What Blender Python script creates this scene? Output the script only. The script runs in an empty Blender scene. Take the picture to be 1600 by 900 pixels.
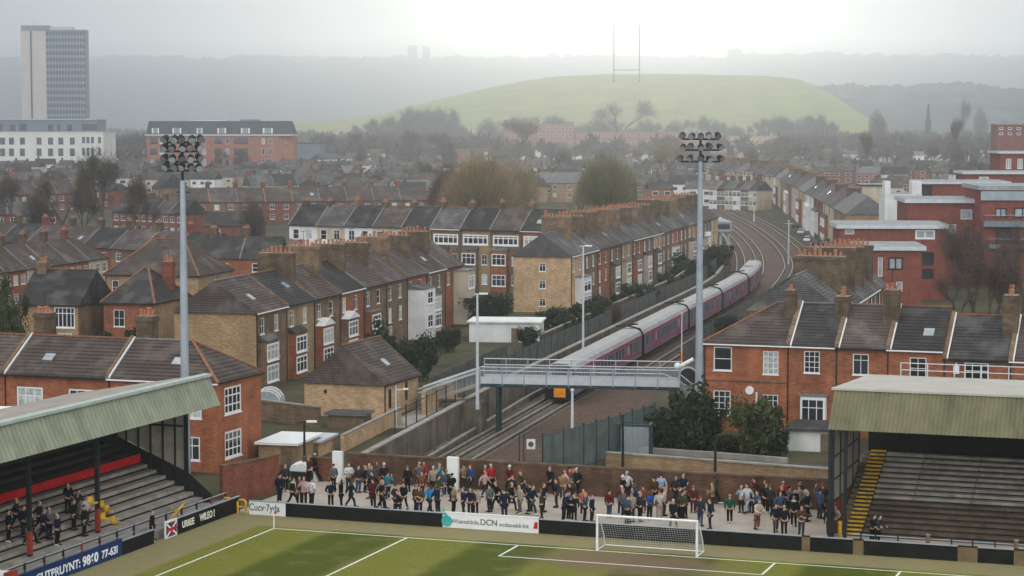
import bpy, math, random
from mathutils import Vector, noise as mnoise
SC = bpy.context.scene
COL = SC.collection
R = math.radians
rnd = random.Random(7)

# ------------------------------------------------------------------ camera model (photo is 1600 x 900)
F = 3328.0; CAMZ = 30.0; HOR = 200.0
TH = math.atan((450 - HOR) / F)
CT, ST = math.cos(TH), math.sin(TH)
def ray(px, py):
    a = (px - 800) / F; b = (450 - py) / F
    return a, CT + b * ST, -ST + b * CT
def interp(t, tab):
    if t <= tab[0][0]: return tab[0][1]
    for (a, va), (b, vb) in zip(tab, tab[1:]):
        if t <= b: return va + (vb - va) * (t - a) / (b - a)
    return tab[-1][1]
TT = [(0, 0), (430, 0), (700, .6), (1000, 1.2), (2000, 3), (3000, 5), (6000, 11), (10500, 20)]
def T(Y): return interp(Y, TT)
def at_z(px, py, z):
    a, b, c = ray(px, py); t = (z - CAMZ) / c
    return Vector((a * t, b * t, z))
def at_Y(px, py, Y):
    a, b, c = ray(px, py); t = Y / b
    return Vector((a * t, Y, CAMZ + c * t))
def G(px, py, h=0.0):
    lo, hi = 60.0, 10400.0
    a, b, c = ray(px, py)
    for _ in range(60):
        m = .5 * (lo + hi)
        if CAMZ + c / b * m > T(m) + h: lo = m
        else: hi = m
    return Vector((a / b * lo, lo, T(lo) + h))
def at_plane(px, py, P, n):
    a, b, c = ray(px, py)
    t = ((P[0]) * n[0] + (P[1]) * n[1]) / (a * n[0] + b * n[1])
    return Vector((a * t, b * t, CAMZ + c * t))
def proj(p):
    y = p[1] * CT - (p[2] - CAMZ) * ST; z = p[1] * ST + (p[2] - CAMZ) * CT
    return 800 + F * p[0] / y, 450 - F * z / y

# ------------------------------------------------------------------ materials
MAT = {}
def lin(c):
    return tuple((x / 12.92 if x <= .04045 else ((x + .055) / 1.055) ** 2.4) for x in c)
def S(r, g, b): return lin((r / 255, g / 255, b / 255))
def mat(name, col, rough=.85, var=.25, scale=1.2, kind=None, metal=0.0, spec=.1, objvar=0.0, tint=None, stain=0.0, bump=0.0):
    m = bpy.data.materials.new(name); m.use_nodes = True; MAT[name] = m
    nt = m.node_tree; N = nt.nodes; L = nt.links
    bs = N['Principled BSDF']; bs.inputs['Roughness'].default_value = rough
    bs.inputs['Metallic'].default_value = metal
    bs.inputs['Specular IOR Level'].default_value = spec
    geo = N.new('ShaderNodeNewGeometry')
    pos = geo.outputs['Position']
    def noise(sc, det=4, vec=pos, rg=.6):
        n = N.new('ShaderNodeTexNoise'); n.inputs['Scale'].default_value = sc
        n.inputs['Detail'].default_value = det; n.inputs['Roughness'].default_value = rg
        L.new(vec, n.inputs['Vector']); return n.outputs['Fac']
    def mix(a, b, f, mode='MIX'):
        x = N.new('ShaderNodeMix'); x.data_type = 'RGBA'; x.blend_type = mode
        for s, v in ((x.inputs[6], a), (x.inputs[7], b), (x.inputs[0], f)):
            if hasattr(v, 'links') or hasattr(v, 'is_linked'): L.new(v, s)
            elif isinstance(v, (int, float)): s.default_value = v
            else: s.default_value = (*v, 1)
        return x.outputs[2]
    def ramp(v, a, b):
        r = N.new('ShaderNodeMapRange'); r.inputs[1].default_value = a; r.inputs[2].default_value = b
        L.new(v, r.inputs[0]); return r.outputs[0]
    def math_(op, a, b=None):
        x = N.new('ShaderNodeMath'); x.operation = op
        for s, v in zip(x.inputs, (a, b)):
            if v is None: continue
            if isinstance(v, (int, float)): s.default_value = v
            else: L.new(v, s)
        return x.outputs[0]
    dark = tuple(c * (1 - var) for c in col); lite = tuple(min(1, c * (1 + var)) for c in col)
    f = ramp(noise(scale), .32, .68)
    c = mix(dark, lite, f)
    sep = N.new('ShaderNodeSeparateXYZ'); L.new(pos, sep.inputs[0])
    hgt = None
    if kind == 'brick':
        comb = N.new('ShaderNodeCombineXYZ')
        L.new(math_('ADD', sep.outputs[0], math_('MULTIPLY', sep.outputs[1], .9)), comb.inputs[0])
        L.new(sep.outputs[2], comb.inputs[1])
        b = N.new('ShaderNodeTexBrick'); L.new(comb.outputs[0], b.inputs['Vector'])
        b.inputs['Color1'].default_value = (.62, .6, .58, 1); b.inputs['Color2'].default_value = (1.25, 1.2, 1.15, 1)
        b.inputs['Mortar'].default_value = (1.0, 1.0, .98, 1)
        b.inputs['Scale'].default_value = 1.0; b.inputs['Brick Width'].default_value = .32; b.inputs['Row Height'].default_value = .11
        b.inputs['Mortar Size'].default_value = .02; b.inputs['Bias'].default_value = .0
        c = mix(c, b.outputs['Color'], 1.0, 'MULTIPLY')
        if tint: c = mix(c, tint, math_('MULTIPLY', ramp(noise(.35, 3), .5, .75), .6))
    if kind == 'tile':
        w = math_('SINE', math_('MULTIPLY', sep.outputs[2], 2 * math.pi / .27))
        w = ramp(w, -1.0, .4); hgt = w
        c = mix(tuple(.45 for _ in range(3)), (1.12, 1.12, 1.12), w, 'MIX') if False else mix(c, mix((.5, .5, .5), (1.12, 1.1, 1.1), w), 1.0, 'MULTIPLY')
        st = N.new('ShaderNodeVectorMath'); st.operation = 'MULTIPLY'; st.inputs[1].default_value = (2.5, 2.5, .5); L.new(pos, st.inputs[0])
        c = mix(c, mix((.5, .5, .52), (1.5, 1.48, 1.45), noise(1.0, 6, st.outputs[0], .8)), .9, 'MULTIPLY')
        if tint: c = mix(c, tint, math_('MULTIPLY', ramp(noise(.3, 6), .5, .68), .8))
    if kind == 'grass':
        pass
    if stain:
        st = N.new('ShaderNodeVectorMath'); st.operation = 'MULTIPLY'; st.inputs[1].default_value = (.9, .9, .12); L.new(pos, st.inputs[0])
        c = mix(c, tuple(x * .35 for x in col), math_('MULTIPLY', ramp(noise(.9, 5, st.outputs[0]), .48, .72), stain))
    if kind == 'gravel':
        c = mix(c, mix((.35, .34, .34), (1.75, 1.7, 1.65), ramp(noise(2.6, 6, rg=.8), .3, .7)), 1.0, 'MULTIPLY')
        c = mix(c, mix((.7, .72, .68), (1.2, 1.15, 1.1), noise(.13, 3)), .9, 'MULTIPLY')
    if kind in ('brick', 'fine', 'tile'):
        c = mix(c, mix((.75, .75, .75), (1.25, 1.25, 1.25), noise(6.0, 3)), .6, 'MULTIPLY')
    if objvar:
        oi = N.new('ShaderNodeObjectInfo')
        v = N.new('ShaderNodeHueSaturation'); L.new(c, v.inputs['Color'])
        L.new(ramp(oi.outputs['Random'], 0, 1), v.inputs['Value'])
        mr = v.inputs['Value'].links[0].from_node; mr.inputs[3].default_value = 1 - objvar; mr.inputs[4].default_value = 1 + objvar
        c = v.outputs[0]
    L.new(c, bs.inputs['Base Color'])
    if bump:
        bp = N.new('ShaderNodeBump'); bp.inputs['Strength'].default_value = bump; bp.inputs['Distance'].default_value = .05
        L.new(noise(8.0, 3) if hgt is None else hgt, bp.inputs['Height']); L.new(bp.outputs[0], bs.inputs['Normal'])
    return m

mat('brick_yellow', (0.33, 0.22, 0.125), kind='brick', var=.2, scale=.7, tint=(.10, .075, .05), stain=.45)
mat('brick_buff', (0.47, 0.32, 0.19), kind='brick', var=.15, scale=.8, tint=(.17, .12, .07), stain=.25)
mat('brick_brown', (0.185, 0.125, 0.08), kind='brick', var=.28, scale=.8, tint=(.07, .05, .035), stain=.5)
mat('brick_red', (0.29, 0.11, 0.06), kind='brick', var=.2, scale=.8, tint=(.12, .05, .032), stain=.45)
mat('brick_orange', (0.325, 0.118, 0.06), kind='brick', var=.18, scale=.9, tint=(.17, .065, .04), stain=.4)
mat('brick_maroon', (0.19, 0.068, 0.048), kind='brick', var=.2, scale=.9, stain=.4)
mat('brick_flat', (0.2, 0.062, 0.046), kind='brick', var=.12, scale=.9, stain=.2)
mat('brick_pink', (0.3, 0.13, 0.085), kind='brick', var=.15, scale=.3)
mat('brick_wall', (0.115, 0.064, 0.042), kind='brick', var=.35, scale=.5, tint=(.055, .042, .032), stain=.55)
mat('brick_stack', (.115, .082, .055), kind='brick', var=.35, scale=.9, stain=.5)
mat('brick_dark', (0.12, 0.082, 0.056), kind='brick', var=.3, scale=.9, stain=.4)
mat('tile_brown', (0.072, 0.057, 0.05), kind='tile', var=.18, scale=.6, objvar=.14, tint=(.13, .105, .085), bump=.3)
mat('tile_dark', (0.043, 0.04, 0.039), kind='tile', var=.2, scale=.6, objvar=.16, tint=(.09, .085, .078), bump=.3)
mat('tile_mauve', (.080, .064, .058), kind='tile', var=.15, scale=.6, objvar=.1, tint=(.15, .125, .11), bump=.3)
mat('slate', (0.078, 0.074, 0.073), kind='tile', var=.22, scale=.6, objvar=.22, tint=(.15, .14, .125))
mat('slate_pale', (0.15, 0.147, 0.145), kind='tile', var=.2, scale=.5, objvar=.15)
mat('ridge_tile', (.22, .10, .055), var=.3, scale=3)
mat('lead', (0.17, 0.167, 0.16), rough=.6, var=.25, scale=2)
mat('white_paint', (.74, .73, .70), rough=.5, var=.07, scale=2, stain=.12)
mat('render_white', (.66, .65, .62), var=.1, scale=.5, stain=.22)
mat('render_cream', (.47, .40, .30), var=.12, scale=.5, stain=.25)
mat('render_pink', (.50, .40, .34), var=.12, scale=.5, stain=.2)
mat('terracotta', (0.34, 0.145, 0.08), var=.4, scale=6)
mat('glass', (.025, .03, .035), rough=.08, var=.5, scale=.6, spec=.6, objvar=.4)
mat('glass_pale', (.30, .33, .34), rough=.15, var=.25, scale=.8, spec=.5)
g_ = mat('glass_clear', (.45, .50, .50), rough=.1, var=.1, spec=.5); g_.node_tree.nodes['Principled BSDF'].inputs['Alpha'].default_value = .35
mat('curtain', (.40, .42, .40), rough=.4, var=.4, scale=2.5, objvar=.3)
mat('concrete', (.27, .245, .21), var=.22, scale=.6, kind='fine', stain=.35)
mat('concrete_dark', (.14, .115, .09), var=.35, scale=.4, kind='fine', stain=.6)
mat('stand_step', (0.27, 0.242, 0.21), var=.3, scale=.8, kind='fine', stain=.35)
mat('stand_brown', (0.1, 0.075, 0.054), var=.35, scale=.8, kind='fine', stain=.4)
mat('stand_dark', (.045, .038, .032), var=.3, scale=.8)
mat('concrete_step', (0.29, 0.255, 0.22), var=.25, scale=.8, kind='fine', stain=.2)
mat('tarmac', (.38, .32, .262), var=.16, scale=.35, kind='fine', stain=.2)
mat('asphalt', (.075, .073, .072), var=.25, scale=.4, kind='fine')
mat('ballast', (.10, .066, .052), var=.3, scale=1.6, kind='gravel', stain=.35, bump=.6)
mat('sleeper', (0.17, 0.145, 0.12), var=.3, scale=2)
mat('rail_steel', (.30, .27, .235), rough=.5, var=.25, metal=.15)
mat('rail_rust', (.05, .032, .024), rough=.8)
mat('earth', (.055, .050, .027), var=.45, scale=.10, kind='fine')
mat('steel_grey', (.30, .33, .36), rough=.5, var=.12, scale=.7, metal=.2, stain=.15)
mat('steel_pale', (.50, .52, .53), rough=.45, var=.1, metal=.2)
mat('steel_dark', (.02, .022, .023), rough=.5, var=.3)
mat('steel_green', (.028, .05, .052), rough=.5, var=.25)
mat('board_black', (.013, .013, .0125), rough=.8, var=.35, scale=1.5, spec=.05)
mat('board_white', (.70, .70, .67), rough=.5, var=.06)
mat('board_blue', (.015, .035, .11), rough=.45, var=.2)
mat('board_tan', (0.15, 0.105, 0.058), rough=.7, var=.2)
mat('ink_grey', (.13, .14, .14), rough=.6)
mat('ink_cream', (.72, .70, .56), rough=.6)
mat('ink_white', (.75, .76, .78), rough=.6)
mat('teal', (.05, .33, .30), rough=.5)
mat('red_paint', (.42, .014, .016), rough=.5, var=.2)
mat('red_rust', (.26, .04, .03), rough=.6, var=.3)
mat('yellow_paint', (.55, .32, .03), rough=.6, var=.35, scale=2)
mat('orange_paint', (.85, .20, .02), rough=.5)
mat('clad_green', (.235, .25, .18), rough=.55, var=.16, scale=.5, stain=.4)
mat('clad_olive', (.185, .172, .10), rough=.55, var=.18, scale=.5, stain=.4)
mat('clad_pale', (.36, .41, .37), rough=.5, var=.1)
mat('roof_sheet', (.30, .265, .225), rough=.7, var=.15, scale=.5, stain=.3)
mat('roof_cream', (.40, .38, .33), rough=.7, var=.1, scale=.5, stain=.15)
mat('roof_felt', (.27, .275, .28), rough=.8, var=.25, scale=.6, stain=.3)
mat('screen', (.30, .27, .22), rough=.6, var=.25, scale=.7, stain=.5)
mat('shade_black', (.012, .011, .010), rough=.9)  # near-black that stands in for shade inside the stands
mat('timber', (.16, .11, .07), var=.3, scale=2)
mat('fence_grey', (.085, .09, .082), rough=.8, var=.3, scale=1.0)
mat('fence_green', (.10, .125, .115), rough=.7, var=.25, scale=.6, stain=.3)
mat('train_roof', (0.33, 0.325, 0.32), rough=.6, var=.12, scale=.5, stain=.25)
mat('train_red', (0.34, 0.02, 0.05), rough=.35, var=.1)
mat('train_grey', (0.16, 0.145, 0.19), rough=.4, var=.1)
mat('train_black', (.012, .012, .014), rough=.5)
mat('train_yellow', (.80, .27, .02), rough=.4)
mat('train_window', (.02, .025, .04), rough=.08, spec=.7)
mat('bark', (.075, .06, .045), var=.35, scale=2)
mat('twig_grey', (.085, .068, .052), var=.35, scale=.35)
mat('twig_olive', (0.24, 0.175, 0.085), var=.3, scale=.25)
mat('twig_green', (.15, .135, .06), var=.3, scale=.25)
mat('twig_red', (.095, .062, .05), var=.3, scale=.3)
mat('leaf_dark', (.030, .040, .020), var=.55, scale=1.3)
mat('leaf_mid', (.062, .072, .030), var=.5, scale=1.3)
mat('conifer', (.022, .034, .026), var=.5, scale=.8)
mat('hill_wood', (.055, .068, .066), var=.75, scale=.010)
mat('mound_grass', (.22, .22, .075), var=.22, scale=.02, stain=.25, kind='fine')
mat('far_dark', (.06, .06, .06), var=.3)
mat('tower_grey', (.20, .215, .235), rough=.5, var=.12, scale=.2)
mat('tower_glass', (.055, .07, .09), rough=.25, var=.4, scale=.5, spec=.5)
mat('tower_cream', (.46, .425, .38), var=.06, scale=.1, stain=.12)
mat('podium_cream', (.62, .60, .54), var=.06, scale=.1, stain=.12)
mat('podium_grey', (.16, .185, .215), rough=.5, var=.1)
mat('mansard', (.06, .063, .07), var=.15, scale=.3)
mat('line_white', (.62, .64, .55), rough=.8, var=.15, scale=2)
mat('net', (.45, .45, .44), rough=.8)
mat('skin_light', (.45, .27, .19), rough=.6, var=.05)
mat('skin_dark', (.12, .06, .035), rough=.6, var=.05)
CL = dict(black=(.012, .012, .014), navy=(.012, .018, .042), charcoal=(.035, .036, .04), grey=(.13, .13, .135), blue=(.02, .08, .30),
    sky=(.35, .45, .60), azure=(.02, .25, .46), teal=(.02, .20, .24), green=(.015, .085, .05), olive=(.06, .06, .03), brown=(.085, .045, .025),
    tan=(.30, .19, .11), cream=(.58, .50, .40), white=(.66, .66, .66), pink=(.52, .33, .32), maroon=(.11, .016, .02), red=(.44, .02, .03),
    orange=(.48, .13, .05), denim=(.06, .09, .15), rust=(.20, .075, .04), beige=(.40, .32, .24))
for k, v in CL.items(): mat('cloth_' + k, tuple(c * .72 for c in v), rough=.9, var=.25, scale=5)
for k, v in dict(black=(.015, .013, .012), brown=(.05, .028, .016), blond=(.34, .22, .10), grey=(.13, .125, .12), ginger=(.16, .06, .025), white=(.33, .32, .30)).items():
    mat('hair_' + k, v, rough=.7, var=.2, scale=8)

# ------------------------------------------------------------------ mesh builder
class MB:
    def __init__(s): s.v = []; s.f = []; s.m = []; s.mats = []
    def mi(s, name):
        if name not in s.mats: s.mats.append(name)
        return s.mats.index(name)
    def poly(s, pts, m):
        b = len(s.v); s.v.extend([tuple(p) for p in pts]); s.f.append(tuple(range(b, b + len(pts)))); s.m.append(s.mi(m))
    def box(s, x0, x1, y0, y1, z0, z1, m):
        b = len(s.v)
        s.v += [(x0, y0, z0), (x1, y0, z0), (x1, y1, z0), (x0, y1, z0), (x0, y0, z1), (x1, y0, z1), (x1, y1, z1), (x0, y1, z1)]
        k = s.mi(m)
        for q in ((3, 2, 1, 0), (4, 5, 6, 7), (0, 1, 5, 4), (1, 2, 6, 5), (2, 3, 7, 6), (3, 0, 4, 7)):
            s.f.append(tuple(b + i for i in q)); s.m.append(k)
    def prism(s, loop, d, m):
        """closed solid: loop of points extruded by vector d"""
        n = len(loop); d = Vector(d); b = len(s.v); k = s.mi(m)
        s.v += [tuple(p) for p in loop] + [tuple(Vector(p) + d) for p in loop]
        s.f.append(tuple(b + i for i in reversed(range(n)))); s.m.append(k)
        s.f.append(tuple(b + n + i for i in range(n))); s.m.append(k)
        for i in range(n):
            j = (i + 1) % n
            s.f.append((b + i, b + j, b + n + j, b + n + i)); s.m.append(k)
    def tube(s, pts, r, m, n=6, caps=True):
        pts = [Vector(p) for p in pts]; rs = r if isinstance(r, (list, tuple)) else [r] * len(pts)
        b = len(s.v); k = s.mi(m)
        for i, p in enumerate(pts):
            t = (pts[min(i + 1, len(pts) - 1)] - pts[max(i - 1, 0)])
            if t.length < 1e-6: t = Vector((0, 0, 1))
            t.normalize()
            ref = Vector((0, 0, 1)) if abs(t.z) < .9 else Vector((1, 0, 0))
            u = t.cross(ref).normalized(); w = t.cross(u)
            for q in range(n):
                a = 2 * math.pi * q / n
                s.v.append(tuple(p + (u * math.cos(a) + w * math.sin(a)) * rs[i]))
        for i in range(len(pts) - 1):
            for q in range(n):
                q2 = (q + 1) % n
                s.f.append((b + i * n + q, b + i * n + q2, b + (i + 1) * n + q2, b + (i + 1) * n + q)); s.m.append(k)
        if caps:
            s.f.append(tuple(b + q for q in reversed(range(n)))); s.m.append(k)
            e = b + (len(pts) - 1) * n
            s.f.append(tuple(e + q for q in range(n))); s.m.append(k)
    def bar(s, p, q, w, h, m):
        """rectangular bar from p to q (w sideways, h up)"""
        p, q = Vector(p), Vector(q); t = (q - p).normalized()
        ref = Vector((0, 0, 1)) if abs(t.z) < .95 else Vector((0, 1, 0))
        u = t.cross(ref).normalized() * (w / 2); v = u.cross(t).normalized() * (h / 2)
        s.prism([p - u - v, p + u - v, p + u + v, p - u + v], q - p, m)
    def ball(s, c, r, m, n=8, k=6):
        c = Vector(c); r = r if isinstance(r, (tuple, list)) else (r, r, r); b = len(s.v); mi = s.mi(m)
        for i in range(1, k):
            a = math.pi * i / k
            for j in range(n):
                t = 2 * math.pi * j / n
                s.v.append((c.x + r[0] * math.sin(a) * math.cos(t), c.y + r[1] * math.sin(a) * math.sin(t), c.z + r[2] * math.cos(a)))
        top = len(s.v); s.v.append((c.x, c.y, c.z + r[2])); s.v.append((c.x, c.y, c.z - r[2]))
        for i in range(k - 2):
            for j in range(n):
                j2 = (j + 1) % n
                s.f.append((b + i * n + j, b + (i + 1) * n + j, b + (i + 1) * n + j2, b + i * n + j2)); s.m.append(mi)
        for j in range(n):
            j2 = (j + 1) % n
            s.f.append((top, b + j, b + j2)); s.m.append(mi)
            e = b + (k - 2) * n
            s.f.append((top + 1, e + j2, e + j)); s.m.append(mi)
    def mesh(s, name, smooth=False):
        me = bpy.data.meshes.new(name); me.from_pydata(s.v, [], s.f)
        for mname in s.mats: me.materials.append(MAT[mname])
        me.polygons.foreach_set('material_index', s.m)
        if smooth: me.polygons.foreach_set('use_smooth', [True] * len(s.f))
        me.update(); return me
    def build(s, name, parent=None, loc=None, rz=0.0, smooth=False):
        return link(name, s.mesh(name, smooth), parent, loc, rz)
def link(name, data, parent=None, loc=None, rz=0.0):
    o = bpy.data.objects.new(name, data); COL.objects.link(o)
    if parent is not None: o.parent = parent
    if loc is not None: o.location = loc
    if rz: o.rotation_euler = (0, 0, rz)
    return o
USED = {}
def tag(o, label, cat, group=None):
    o['label'] = label; o['category'] = cat
    if group: o['group'] = group
    return o
def thing(name, label, cat, loc=(0, 0, 0), rz=0.0, group=None):
    o = bpy.data.objects.new(name, None); COL.objects.link(o); o.empty_display_size = .5
    o.location = loc; o.rotation_euler = (0, 0, rz)
    return tag(o, label, cat, group)
def struct(o, kind='structure'): o['kind'] = kind; return o
def copy_tree(o, parent=None):
    c = o.copy(); COL.objects.link(c)
    if parent is not None: c.parent = parent
    for ch in list(o.children): copy_tree(ch, c)
    return c
ORD = ['first', 'second', 'third', 'fourth', 'fifth', 'sixth', 'seventh', 'eighth', 'ninth', 'tenth', 'eleventh', 'twelfth',
       'thirteenth', 'fourteenth', 'fifteenth', 'sixteenth', 'seventeenth', 'eighteenth', 'nineteenth', 'twentieth']

# pitch frame: u along the goal line (right), v away from the camera
PA = R(-19.4); O0 = at_z(428, 826, 0)
PU = Vector((math.cos(PA), math.sin(PA), 0)); PV = Vector((-math.sin(PA), math.cos(PA), 0))
def UV(u, v, z=0.0): p = O0 + PU * u + PV * v; return Vector((p.x, p.y, z))
def uv_of(p): d = Vector((p[0], p[1], 0)) - Vector((O0.x, O0.y, 0)); return d.dot(PU), d.dot(PV)
def on_v(px, py, v):
    p = UV(0, v); q = at_plane(px, py, p, PV); u, _ = uv_of(q); return u, q.z
def on_u(px, py, u):
    p = UV(u, 0); q = at_plane(px, py, p, PU); _, v = uv_of(q); return v, q.z
HAZE = 0.00022; EXPOSURE = 0.06
# ------------------------------------------------------------------ windows, doors
WC = {}
def window_meshes(w, h, style):
    key = (round(w, 2), round(h, 2), style)
    if key in WC: return WC[key]
    f = MB(); b = max(.09, .055 * w); fr = 'white_paint'
    if style.startswith('dark'): fr = 'steel_dark'
    y0, y1 = .03, .12                                     # sits inside the reveal (wall face is y = 0)
    f.box(0, b, y0, y1, 0, h, fr); f.box(w - b, w, y0, y1, 0, h, fr)
    f.box(b, w - b, y0, y1, h - b, h, fr); f.box(b, w - b, y0, y1, 0, b, fr)
    t = b * .62
    def vert(x): f.box(x - t / 2, x + t / 2, y0 + .012, y1, b, h - b, fr)
    def horz(z, x0=b, x1=None): f.box(x0, (w - b) if x1 is None else x1, y0 + .006, y1 - .01, z - t / 2, z + t / 2, fr)
    if style == 'sash': horz(h * .5)
    elif style == 'six':
        horz(h * .5)
        for q in (.33, .67): vert(w * q)
        for q in (.26, .75): horz(h * q)
    elif style == 'four': horz(h * .5); vert(w * .5)
    elif style == 'case2': vert(w * .5); horz(h * .7)
    elif style == 'case3':
        vert(w * .33); vert(w * .67); horz(h * .62)
    elif style == 'bars':
        for q in (.2, .4, .6, .8): vert(w * q)
        horz(h * .7)
    elif style == 'grid':
        for q in (.25, .5, .75): vert(w * q)
        horz(h * .34); horz(h * .68)
    elif style in ('dark2',): vert(w * .5)
    if not style.startswith('dark'): f.box(-.08, w + .08, -.07, .029, -.10, .0, 'white_paint')     # sill
    p = MB(); p.box(b * .9, w - b * .9, .075, .10, b * .9, h - b * .9, 'glass')
    q = MB(); q.box(b * .9, w - b * .9, .075, .10, b * .9, h - b * .9, 'curtain')
    WC[key] = (f.mesh('window'), p.mesh('pane'), q.mesh('pane'))
    return WC[key]
def add_window(root, loc, rz, w, h, style, lod=0, pc=.3):
    fm, pm, cm = window_meshes(w, h, style)
    o = link('window', fm, root, loc, rz)
    link('pane', cm if rnd.random() < pc else pm, o)
    return o

def wall_face(mb, P, ux, uz, w, h, holes, m, nrm, rev=.16):
    """wall rectangle with real openings; P origin, ux/uz unit vectors, nrm points outward"""
    P, ux, uz, nrm = Vector(P), Vector(ux), Vector(uz), Vector(nrm)
    xs = sorted({0.0, w} | {round(a, 4) for x, z, a_, b_ in holes for a in (x, x + a_)})
    zs = sorted({0.0, h} | {round(a, 4) for x, z, a_, b_ in holes for a in (z, z + b_)})
    pt = lambda x, z, d=0: P + ux * x + uz * z - nrm * d
    for x0, x1 in zip(xs, xs[1:]):
        for z0, z1 in zip(zs, zs[1:]):
            cx, cz = (x0 + x1) / 2, (z0 + z1) / 2
            if any(a < cx < a + c and b < cz < b + d for a, b, c, d in holes): continue
            mb.poly([pt(x0, z0), pt(x1, z0), pt(x1, z1), pt(x0, z1)], m)
    for a, b, c, d in holes:
        mb.poly([pt(a, b), pt(a, b, rev), pt(a, b + d, rev), pt(a, b + d)], m)
        mb.poly([pt(a + c, b, rev), pt(a + c, b), pt(a + c, b + d), pt(a + c, b + d, rev)], m)
        mb.poly([pt(a, b + d, rev), pt(a + c, b + d, rev), pt(a + c, b + d), pt(a, b + d)], m)
        mb.poly([pt(a, b), pt(a + c, b), pt(a + c, b, rev), pt(a, b, rev)], m)

POT = None
def pot_mesh():
    global POT
    if POT is None:
        p = MB(); p.tube([(0, 0, 0), (0, 0, .40), (0, 0, .45), (0, 0, .56)], [.21, .17, .22, .20], 'terracotta', n=8); POT = p.mesh('chimney_pot')
    return POT
def add_chimney(root, x, y, wx, wy, z0, z1, m, pots, far=False):
    c = MB(); c.box(x - wx / 2, x + wx / 2, y - wy / 2, y + wy / 2, z0, z1 - .45, m)
    c.box(x - wx / 2 - .09, x + wx / 2 + .09, y - wy / 2 - .09, y + wy / 2 + .09, z1 - .45, z1 - .2, m)
    c.box(x - wx / 2 - .03, x + wx / 2 + .03, y - wy / 2 - .03, y + wy / 2 + .03, z1 - .2, z1, m)
    c.box(x - wx / 2 + .05, x + wx / 2 - .05, y - wy / 2 + .05, y + wy / 2 - .05, z1, z1 + .05, 'concrete')
    if far:
        lng = wy > wx
        for i in range(pots):
            t = (i + .5) / pots - .5
            px_, py_ = (x, y + t * wy * .9) if lng else (x + t * wx * .9, y)
            c.tube([(px_, py_, z1), (px_, py_, z1 + rnd.uniform(.35, .6))], .2, 'terracotta', n=5)
        return c.build('chimney', root)
    o = c.build('chimney', root)
    lng = wy > wx
    for i in range(pots):
        t = (i + .5) / pots - .5
        p = (x, y + t * wy * .88, z1 + .02) if lng else (x + t * wx * .88, y, z1 + .02)
        q = link('chimney_pot', pot_mesh(), o, p)
        s = rnd.uniform(.75, 1.2); q.scale = (s, s, s * rnd.uniform(.7, 1.5))
    if rnd.random() < .45:
        a = MB(); zt = z1 + 1.9; a.tube([(x, y, z1 - .1), (x, y, zt)], .03, 'steel_dark', n=4); a.bar((x - .7, y, zt), (x + .7, y, zt), .04, .04, 'steel_dark')
        for q in range(6): a.bar((x - .6 + q * .24, y - .28, zt), (x - .6 + q * .24, y + .28, zt), .03, .03, 'steel_dark')
        a.build('aerial', o)
    return o

def slope_pts(dep, h, rise, ov=.3):
    """eave, ridge, back eave of the roof's upper surface (y, z)"""
    k = rise / (dep / 2)
    return (-ov, h - ov * k), (dep / 2, h + rise), (dep + ov, h - ov * k)

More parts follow.
